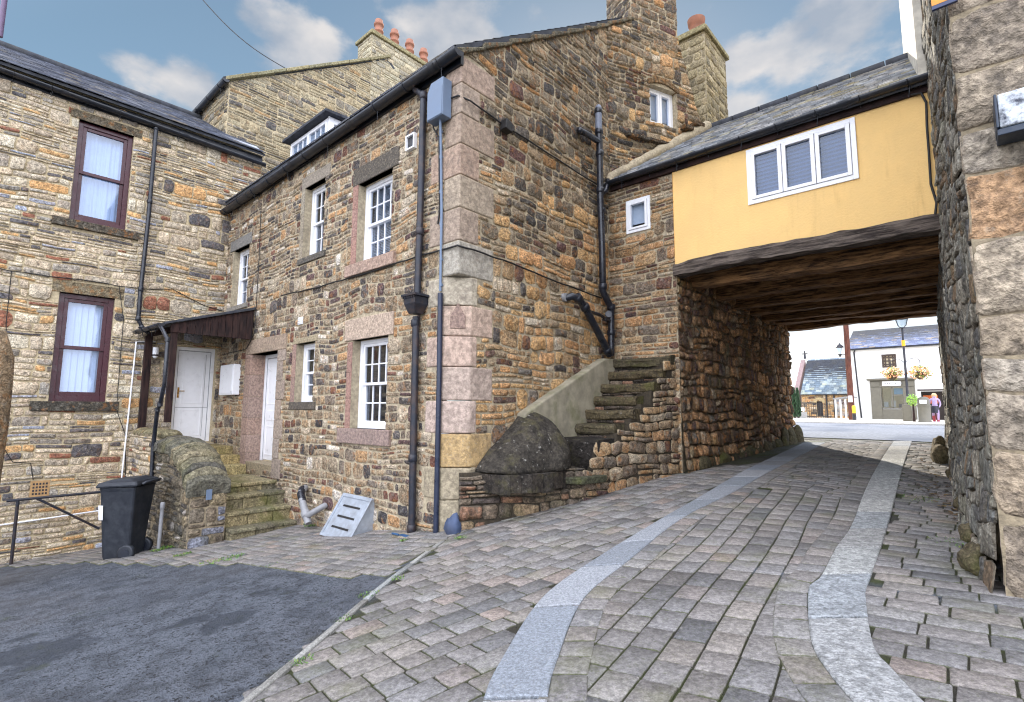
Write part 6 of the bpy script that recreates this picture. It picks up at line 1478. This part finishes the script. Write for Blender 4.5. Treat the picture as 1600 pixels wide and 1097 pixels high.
gutter(wh,(xl-.1,YW-.27,ez),(xr2,YW-.27,ez),r=.07,brk=False)
pp=[WF.P(*WF.uv(1337,546.5),.2),WF.P(*WF.uv(1334.5,551),.06),WF.P(*WF.uv(1340,600),.06),WF.P(*WF.uv(1346.5,653),.06)]
m=M(); m.tube(pp,.045,8); m.build('downpipe',m_iron,wh)
def gridwin(parent,fr,r,nx,ny,mat,glass,fw=.1,label=None,bar=.035):
    u0,u1,v0,v1=r; m=M()
    for q in ((u0,u0+fw,v0,v1),(u1-fw,u1,v0,v1),(u0+fw,u1-fw,v1-fw,v1),(u0+fw,u1-fw,v0,v0+fw)): m.wb(fr,*q,-.12,.02)
    for k in range(1,nx): x=u0+(u1-u0)*k/nx; m.wb(fr,x-bar,x+bar,v0+fw,v1-fw,-.09,-.03)
    for k in range(1,ny): y=v0+(v1-v0)*k/ny; m.wb(fr,u0+fw,u1-fw,y-bar,y+bar,-.092,-.032)
    o=m.build('window',mat,parent,label=label); g=M(); g.quad(fr.P(u0,v0,-.1),fr.P(u1,v0,-.1),fr.P(u1,v1,-.1),fr.P(u0,v1,-.1)); g.build('pane',glass,o); return o
m_creamglass=plain('cream backed glass',S(214,200,168),.15,.1,3.); m_greyp=plain('grey green shop paint',S(104,100,88),.5,.1,6.); m_brd=plain('dark brown paint',S(66,52,44),.5,.1,6.)
gridwin(wh,WF,tw,4,4,m_brd,m_creamglass,label='dark framed sixteen pane upper window')
m=M(); 
for q in ((sx0,sx0+.55,gz,st_-.55),(sx1-.6,sx1,gz,st_-.55)): m.wb(WF,*q,.0,.22)
m.wb(WF,sx0,sx1,st_-.55,st_-.12,.0,.2); m.wb(WF,sx0-.15,sx1+.1,st_-.12,st_,.0,.4); m.wb(WF,sx0+.55,sx1-.6,gz,gz+.65,.0,.18); m.wb(WF,sx0+.04,sx0+.5,st_-.52,st_-.2,.2,.26); m.wb(WF,sx1-.56,sx1-.04,st_-.52,st_-.2,.2,.26)
sf_=m.build('shopfront',m_greyp,wh,bev=.01)
m=M(); a=WF.uv(1379,596); b=WF.uv(1408,600); m.wb(WF,a[0],b[0],st_-.47,st_-.2,.2,.24,S(240,240,240)); sg=m.build('sign_board',m_upvc,sf_)
m=M(); random.seed(9); x=a[0]+.12
for w_ in (3,1,4): # blurred unreadable lettering, as in the photograph
    for _ in range(w_): m.wb(WF,x,x+.06,st_-.38,st_-.29,.241,.25); x+=.12
    x+=.16
m.build('lettering',m_grey,sg)
m=M(); u0,u1,v0,v1=gl; m.quad(WF.P(u0,v0,.02),WF.P(u1,v0,.02),WF.P(u1,v1,.02),WF.P(u0,v1,.02)); m.build('pane',m_glassr,sf_)
m=M(); 
for k in (.5,): x=u0+(u1-u0)*k; m.wb(WF,x-.04,x+.04,v0,v1,.0,.1)
m.wb(WF,u0,u1,v0,v0+.06,.0,.1); m.wb(WF,u0+(u1-u0)*.52,u1,v0+(v1-v0)*.55,v0+(v1-v0)*.6,.0,.09); m.build('mullion',m_greyp,sf_)
m=M(); m.box(u0,u1,YW+1.2,YW+1.25,v0,v1,(*S(222,206,170)[:3],1)); 
for k in range(5): x=u0+.2+k*.38; m.box(x,x+.22,YW+.5,YW+.7,v0,v0+rd(.25,.6),(*vary(random.choice([S(180,120,70),S(230,220,200),S(90,90,96)])[:3]),1))
m.box(u0+(u1-u0)*.55,u1-.1,YW+.1,YW+.13,v0+(v1-v0)*.62,v1-.15,(*S(150,182,190)[:3],1)); m.build('window_display',m_col,sf_)
m=M(); u0,u1,v0,v1=do; m.box(u0,u1,YW+.8,YW+.85,v0,v1,(*S(40,30,28)[:3],1)); m.box(u0+.1,u1-.4,YW+.7,YW+.75,v0+1,v0+1.5,(*S(200,100,40)[:3],1)); m.wb(WF,u0-.1,u1+.1,v1,v1+.1,0,.08,(*S(70,60,56)[:3],1)); m.build('doorway',m_col,wh)  # dark panel and orange block paint the dim interior and its lights
# chapel
CY=44.; CF=FY(CY); ch_=thing('stone_chapel','small stone chapel with a steep slate roof and gable finial','chapel',(-8,CY,gz))
cx0=CF.uv(1252,617)[0]; cx1=CF.uv(1330,617)[0]; cez=CF.uv(1290,616.5)[1]; CB_=FY(CY+2.6); crz=CB_.uv(1285,564)[1]
aw=qr(CF,(1276,627),(1277,650),(1285,627),(1286,650))
backing(CF,cx0,cx1,gz-.3,cez,[aw]).build('wall',m_mortar_front,ch_)
m=rubble(CF.P,cx0,cx1,gz,cez,P_glo,hb=(.2,.35),wl=(.25,.7),layers=(5,3,0),holes=[aw],seed=121,prot=(.01,.03)); m.build('masonry',m_gable,ch_)
m=M(); m.quad(CF.P(aw[0],aw[2],-.1),CF.P(aw[1],aw[2],-.1),CF.P(aw[1],aw[3],-.1),CF.P(aw[0],aw[3],-.1)); wq=m.build('window',m_room,ch_)
m=M(); n=9; c0_=((aw[0]+aw[1])/2,aw[3]-.1); 
for k in range(n): 
    t0=math.pi*k/n;t1=math.pi*(k+1)/n-.02; R0,R1=(aw[1]-aw[0])/2,(aw[1]-aw[0])/2+.2; m.prism(CF,[(c0_[0]+R1*math.cos(t),c0_[1]+R1*math.sin(t)) for t in (t0,t1)]+[(c0_[0]+R0*math.cos(t),c0_[1]+R0*math.sin(t)) for t in (t1,t0)],0,.05,(*S(190,170,130)[:3],1))
m.build('arch',m_ash,wq)
m=M(); m.hexa([(cx0-.05,CY-.2,cez-.03),(cx1,CY-.2,cez-.03),(cx1,CY+2.6,crz),(cx0-.05,CY+2.6,crz),(cx0-.05,CY-.2,cez+.04),(cx1,CY-.2,cez+.04),(cx1,CY+2.6,crz+.08),(cx0-.05,CY+2.6,crz+.08)])
m.hexa([(cx0-.05,CY+2.6,crz),(cx1,CY+2.6,crz),(cx1,CY+5.4,cez),(cx0-.05,CY+5.4,cez),(cx0-.05,CY+2.6,crz+.08),(cx1,CY+2.6,crz+.08),(cx1,CY+5.4,cez+.04),(cx0-.05,CY+5.4,cez+.04)])
rf=m.build('roof',m_slatep,ch_); ln=math.hypot(2.8,crz-cez)
m=slates((cx0,CY-.22,cez+.03),(1,0,0),(0,2.8,crz-cez),cx1-cx0,ln,(0,-(crz-cez),2.8),rows_h=.24,wl=(.25,.42),seed=15,pal_=pal((4,(98,114,124)),(4,(86,104,118)),(3,(124,138,142)),(1,(130,140,128)))); m.build('slates',m_slate,rf)
m=M(); P5=[(0,gz),(5.2,gz),(5.2,cez),(2.7,crz+.16),(-.25,cez+.0),(0,cez-.1)]; GF=Fr((cx0-.2,CY),(0,1)); m.prism(GF,P5,-.3,.0,(*S(150,128,120)[:3],1)); m.build('gable_coping',plain('mauve sandstone',S(150,128,126),.9,.15,6.),ch_)
m=M(); m.tube([(cx0-.2,CY+2.7,crz+.25),(cx0-.2,CY+2.7,crz+.9)],.06,8,rs=[.1,.04]); m.tube([(cx0-.4,CY+2.7,crz+.65),(cx0,CY+2.7,crz+.65)],.04,6); m.build('finial',m_iron,ch_)
m=M(); 
for px in (1292,1304): u=CF.uv(px,630)[0]; m.tube([(u,CY-.08,cez),(u,CY-.08,gz)],.05,8)
m.build('downpipe',m_iron,ch_)
# street furniture
def at_ground(px,y): f=FY(y); u=f.uv(px,654)[0]; return u
tp=thing('telegraph_pole','tall brown wooden telegraph pole beside the white house','pole',(0,0,0)); f=FY(34.); m=M(); a=f.uv(1331.5,654); b=f.uv(1316,520); ux=a[0]; m.tube([(ux,34,gz-.1),(ux,34,b[1]+4)],.13,12,rs=[.16,.11]); m.build('shaft',wood_mat('creosoted pole',S(112,72,60),S(76,46,40),(6,6,1),.004),tp)
m=M(); m.tube([(ux,33.84,gz+1.0),(ux,33.84,gz+1.35)],.1,8); m.build('notice',m_upvc,tp)
lf=FY(34.); c_=lf.uv(1311.5,541); m=M(); cx_=c_[0]; cz=c_[1]
sl3_=thing('street_lantern','small coned street lantern on an arm from the telegraph pole','street lamp',(cx_,34,cz)); sl3_['_o']=[cx_,34.,cz]
m.tube([(cx_,34,cz-.08),(cx_,34,cz),(cx_,34,cz+.12),(cx_,34,cz+.2)],.2,12,rs=[.22,.18,.05,.01]); m.build('hood',m_iron,sl3_)
m=M(); m.tube([(cx_,34,cz-.45),(cx_,34,cz-.08)],.08,8,rs=[.05,.14]); m.build('glass',m_glass,sl3_)
m=M(); m.tube([(cx_,34,cz-.62),(cx_,34,cz-.45)],.05,8,rs=[.02,.1]); m.tube([(cx_,34,cz-.5),(ux,34,cz-.5)],.025,6); m.build('arm',m_iron,sl3_)
LY=32.; lf=FY(LY); bx=lf.uv(1421,654)[0]; 
lp=thing('street_lamp','slender dark street lamp post with yellow band and flower baskets','street lamp',(bx,LY,gz)); z_=lambda px,py: lf.uv(px,py)[1]
m=M(); ztp=z_(1406,513); m.tube([(bx,LY,gz),(bx,LY,gz+.8),(bx,LY,gz+.85),(bx,LY,ztp)],.06,10,rs=[.1,.09,.06,.045]); m.build('post',m_iron,lp)
m=M(); m.tube([(bx,LY,z_(1409,541)),(bx,LY,z_(1409,532))],.075,10); m.build('yellow_band',plain('yellow sleeve',S(230,170,40),.5),lp)
m=M(); 
for s_ in (-1,1):
    m.tube([(bx,LY,ztp-.02),(bx+s_*.16,LY,ztp+.12),(bx+s_*.24,LY,ztp+.45)],.02,6)
m.tube([(bx,LY,ztp-.02),(bx,LY,ztp+.03)],.13,10); m.tube([(bx,LY,ztp+.45),(bx,LY,ztp+.5),(bx,LY,ztp+.62)],.2,10,rs=[.26,.24,.04]); m.build('lantern_frame',m_iron,lp)
m=M(); m.tube([(bx,LY,ztp+.03),(bx,LY,ztp+.45)],.1,8,rs=[.12,.23]); m.build('lantern_glass',m_glass,lp)
m=M(); zz=z_(1413,563)
for s_ in (-1,1):
    m.tube([(bx,LY,zz-.15),(bx+s_*.2,LY,zz+.06),(bx+s_*.45,LY,zz+.1),(bx+s_*.58,LY,zz-.05),(bx+s_*.58,LY,zz-.3)],.018,6)
m.build('basket_bracket',m_iron,lp)
def flowers(m,c,rx,rz,n,cols,leaf):
    for _ in range(n):
        d=Vector((random.gauss(0,1),random.gauss(0,1),random.gauss(0,1))).normalized()*rd(.55,1.05); p=Vector(c)+Vector((d.x*rx,d.y*rx,d.z*rz)); t=Vector((rd(-1,1),rd(-1,1),rd(-1,1))).normalized(); s=t.cross(Vector((rd(-1,1),rd(-1,1),1))).normalized()
        m.add([p-t*leaf,p+s*leaf*.6,p+t*leaf,p-s*leaf*.6],[(0,1,2,3)],(*vary(random.choice(cols)[:3],.15),1))
FCOL=[S(228,190,110),S(240,214,150),S(214,150,120),S(150,160,80),S(110,130,60),S(236,180,150)]
random.seed(12)
for s_,lab in ((-1,'yellow and peach flower basket on the left arm of the street lamp'),(1,'yellow and peach flower basket on the right arm of the street lamp')):
    hb_=thing('hanging_basket',lab,'flower basket',(0,0,0),'hanging baskets on the street lamp'); cc=(bx+s_*.55,LY,zz-.62)
    m=M(); flowers(m,cc,.48,.34,420,FCOL,.06); m.build('flowers',m_leaf,hb_); m=M(); m.sphere((cc[0],cc[1],cc[2]-.12),.22); m.build('basket',m_soil,hb_)
# cabinet, tree tub, litter bin
f=FY(31.); a=f.uv(1409,632); b=f.uv(1426,653); m=M(); m.box(a[0],b[0],31,31.5,gz,a[1]); o=m.build('street_cabinet',m_greyp,bev=.02); tag(o,'grey green metal street cabinet beside the lamp post','cabinet'); m=M(); m.box(a[0]+.04,b[0]-.04,30.985,31.0,gz+.08,a[1]-.06); m.box(a[0]+.28,a[0]+.36,30.975,30.985,a[1]-.35,a[1]-.27,S(230,200,120)); m.build('door',m_greyp,o)
f=FY(30.); u=f.uv(1428,650)[0]; pt=thing('young_tree','slim young tree with lime green leaves beside the litter bin','tree',(u,30,gz)); m=M(); m.tube([(u,30,gz),(u,30,f.uv(1428,630)[1])],.05,8,rs=[.06,.03]); m.build('trunk',m_board,pt); m=M(); flowers(m,(u,30,f.uv(1428,625)[1]),.24,.28,260,[S(150,190,80),S(120,170,60),S(180,210,110)],.045); m.build('crown',m_leaf,pt)
f=FY(29.); u0=f.uv(1433,640)[0]; u1=f.uv(1455,640)[0]; zt=f.uv(1444,620)[1]; lb=thing('litter_bin','grey street litter bin with a domed hood','litter bin',((u0+u1)/2,29,gz)); uc,hw=(u0+u1)/2,(u1-u0)/2
m=M(); m.tube([(uc,29,gz),(uc,29,gz+.08),(uc,29,gz+.1),(uc,29,zt-.42)],hw,16,rs=[hw,hw,hw*.92,hw*.95]); m.build('body',m_greyp,lb)
m=M(); m.tube([(uc,29,zt-.42),(uc,29,zt-.36)],hw*1.06,16); m.tube([(uc,29,zt-.36),(uc,29,zt-.12),(uc,29,zt-.04),(uc,29,zt)],hw,16,rs=[hw*.93,hw*.88,hw*.7,hw*.3]); hd_=m.build('hood',m_greyp,lb); m=M(); m.box(uc-.12,uc+.12,29-hw-.0,29-hw+.03,zt-.3,zt-.14); m.build('label_plate',m_upvc,hd_)
# person walking past
f=FY(29.5); pu=f.uv(1461,640)[0]; pg=-.45; ps=1.28/1.28
H=f.uv(1461,615)[1]-pg
def person():
    sk=1.62*0+H; o=Vector((pu,29.6,pg)); s=sk
    J=[(0,0,.52),(0,-.01,.62),(0,0,.74),(0,0,.82),(0,-.01,.86),(0,-.02,.93),(.055,0,.50),(.07,-.05,.28),(.06,.02,.04),(.06,-.07,.02),(-.055,0,.50),(-.06,.06,.28),(-.05,.13,.05),(-.05,.04,.02),(.115,0,.80),(.15,.03,.64),(.12,-.07,.53),(-.115,0,.80),(-.15,.03,.64),(-.13,-.06,.53)]
    Rr=[.085,.075,.09,.06,.035,.062,.06,.042,.028,.022,.06,.042,.028,.022,.036,.028,.018,.036,.028,.018]
    E=[(0,1),(1,2),(2,3),(3,4),(4,5),(0,6),(6,7),(7,8),(8,9),(0,10),(10,11),(11,12),(12,13),(3,14),(14,15),(15,16),(3,17),(17,18),(18,19)]
    me=bpy.data.meshes.new('person'); me.from_pydata([o+Vector(j)*s for j in J],E,[]); ob=bpy.data.objects.new('person',me); C.objects.link(ob)
    sm=ob.modifiers.new('skin','SKIN'); me.skin_vertices or None
    for i,v in enumerate(me.skin_vertices[0].data): v.radius=(Rr[i]*s*.95,)*2; v.use_root=(i==0)
    ob.modifiers.new('sub','SUBSURF').levels=2; ob.modifiers['sub'].render_levels=2
    me.materials.append(plain('clothes',S(170,150,190),.8)); tag(ob,'person in a lilac top and dark skirt walking past the shop','person')
    m=M(); m.sphere(o+Vector((0,.01,.945))*s,.075*s,(*S(206,170,130)[:3],1),10,8); m.sphere(o+Vector((0,.02,.90))*s,.07*s,(*S(206,170,130)[:3],1),10,8,0,3,(1,.8,1.2)); m.build('hair',m_col,ob)
    m=M(); m.tube([o+Vector((0,0,.58))*s,o+Vector((0,0,.50))*s,o+Vector((0,0,.34))*s],.1*s,12,(*S(40,40,54)[:3],1),rs=[.09*s,.105*s,.11*s]); m.build('skirt',m_col,ob)
    m=M(); m.tube([o+Vector((.06,-.02,.34))*s,o+Vector((.06,.02,.05))*s],.04*s,8,(*S(150,50,60)[:3],1)); m.tube([o+Vector((-.06,.05,.34))*s,o+Vector((-.05,.12,.05))*s],.04*s,8,(*S(150,50,60)[:3],1)); m.build('trousers',m_col,ob)
person()
# bollard, glazed shelter, railings
f=FY(33.); u=f.uv(1335,650)[0]; bo=thing('bollard','black bollard with a yellow top beside the telegraph pole','bollard',(u,33,gz)); m=M(); m.tube([(u,33,gz),(u,33,gz+.4)],.09,12); m.build('base',m_black,bo); m=M(); m.tube([(u,33,gz+.4),(u,33,gz+.75),(u,33,gz+.82)],.09,12,rs=[.09,.09,.04]); m.build('top',plain('yellow band',S(235,180,40),.5),bo)
f=FY(38.); q4=qr(f,(1305,625),(1307,652),(1328,623),(1331,652)); sh=thing('glazed_shelter','white framed glazed shelter standing before the chapel','shelter',((q4[0]+q4[1])/2,38,gz)); m=M()
x0,x1,_,zt=q4
for x in (x0,(x0*2+x1)/3,(x0+2*x1)/3,x1):
    for y in (38.,39.6): m.box(x-.04,x+.04,y-.04,y+.04,gz,zt)
m.build('frame',m_upvc,sh); m=M(); m.hexa([(x0-.1,37.8,zt),(x1+.1,37.8,zt+.12),(x1+.1,39.8,zt+.12),(x0-.1,39.8,zt),(x0-.1,37.8,zt+.08),(x1+.1,37.8,zt+.2),(x1+.1,39.8,zt+.2),(x0-.1,39.8,zt+.08)]); m.build('roof',m_grey,sh)
m=M(); m.quad((x0,39.6,gz+.2),(x1,39.6,gz+.2),(x1,39.6,zt),(x0,39.6,zt)); m.quad((x0,38,gz+.2),(x0,39.6,gz+.2),(x0,39.6,zt),(x0,38,zt)); m.build('glass',m_glass,sh)
f=FY(41.); a=f.uv(1258,652)[0]; b=f.uv(1300,652)[0]; m=M(); x=a
while x<b: m.tube([(x,41,gz),(x,41,gz+1.1)],.015,5); x+=.14
m.tube([(a,41,gz+1.0),(b,41,gz+1.0)],.02,5); m.tube([(a,41,gz+.15),(b,41,gz+.15)],.02,5); tag(m.build('railing',m_iron),'thin black iron railing in front of the chapel wall','railing')
a=f.uv(1245,650)[0]; b=f.uv(1262,650)[0]; m=M(); m.box(a,b,40.6,40.9,gz,gz+.45); tag(m.build('low_wall',m_ash,bev=.02),'low pale stone wall below the conifers','wall')
m=M(); a=CF.uv(1250,637); b=CF.uv(1261,642); m.wb(FY(43.5),a[0],b[0],b[1],a[1],0,.06); m.tube([(a[0]+.1,43.5,gz),(a[0]+.1,43.5,b[1])],.03,6); m.tube([(b[0]-.1,43.5,gz),(b[0]-.1,43.5,b[1])],.03,6); tag(m.build('notice_board',m_upvc),'white notice board by the chapel corner','notice board')
def conifer(px0,px1,pt,y,lab,seed):
    random.seed(seed); f=FY(y); a=f.uv(px0,640)[0]; b=f.uv(px1,640)[0]; zt=f.uv((px0+px1)/2,pt)[1]; u=(a+b)/2; r=(b-a)/2; t=thing('conifer',lab,'tree',(u,y,gz),'columnar conifers'); m=M(); m.tube([(u,y,gz),(u,y,zt-.3)],.06,6,rs=[.08,.02]); m.build('trunk',m_board,t); m=M(); Hh=zt-gz
    for _ in range(900):
        h=random.random()**.8; rr=r*math.sin(math.pi*min(1,(1-h)*.62+.03))*math.sqrt(rd(.4,1)); th=rd(0,6.28); p=Vector((u+rr*math.cos(th),y+rr*math.sin(th),gz+.1+h*Hh)); d=Vector((math.cos(th)*.3,math.sin(th)*.3,1)).normalized(); s=d.cross(Vector((rd(-1,1),rd(-1,1),.1))).normalized(); L=rd(.08,.16)
        m.add([p-s*L*.3,p+s*L*.3,p+d*L*1.4],[(0,1,2)],(*vary(random.choice([S(46,76,50),S(38,62,44),S(60,90,58)])[:3],.2),1))
    m.build('crown',m_leaf,t)
conifer(1233,1240,614,38.5,'leftmost small dark columnar conifer beside the passage mouth',1); conifer(1237,1246,610,39,'tallest dark columnar conifer left of the chapel',2); conifer(1243,1251,611,40,'dark columnar conifer touching the chapel gable',3)
random.seed(4); f=FY(52.); u=f.uv(1228,630)[0]; t=thing('broad_tree','pale green leafy tree far behind the conifers','tree',(u,52,gz)); m=M(); m.tube([(u,52,gz),(u,52,gz+1.5)],.15,8,rs=[.2,.1]); m.build('trunk',m_board,t); m=M()
for k in range(7): flowers(m,(u+rd(-.8,.8),52+rd(-.7,.7),gz+1.5+rd(-.5,.7)),rd(.4,.7),rd(.35,.6),260,[S(120,150,70),S(150,176,90),S(96,126,60)],.08)
m.build('crown',m_leaf,t)
# distant hills, pale with haze painted into their colour
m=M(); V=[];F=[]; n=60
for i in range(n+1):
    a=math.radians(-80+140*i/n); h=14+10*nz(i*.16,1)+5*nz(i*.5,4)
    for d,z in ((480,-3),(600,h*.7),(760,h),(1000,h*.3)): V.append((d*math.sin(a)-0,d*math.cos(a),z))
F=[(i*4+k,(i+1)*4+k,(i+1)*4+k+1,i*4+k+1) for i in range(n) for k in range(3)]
o=m.add(V,F,smooth=True).build('hills',plain('hazed fields',S(150,165,160),1.,.15,.02)); o['kind']='structure'
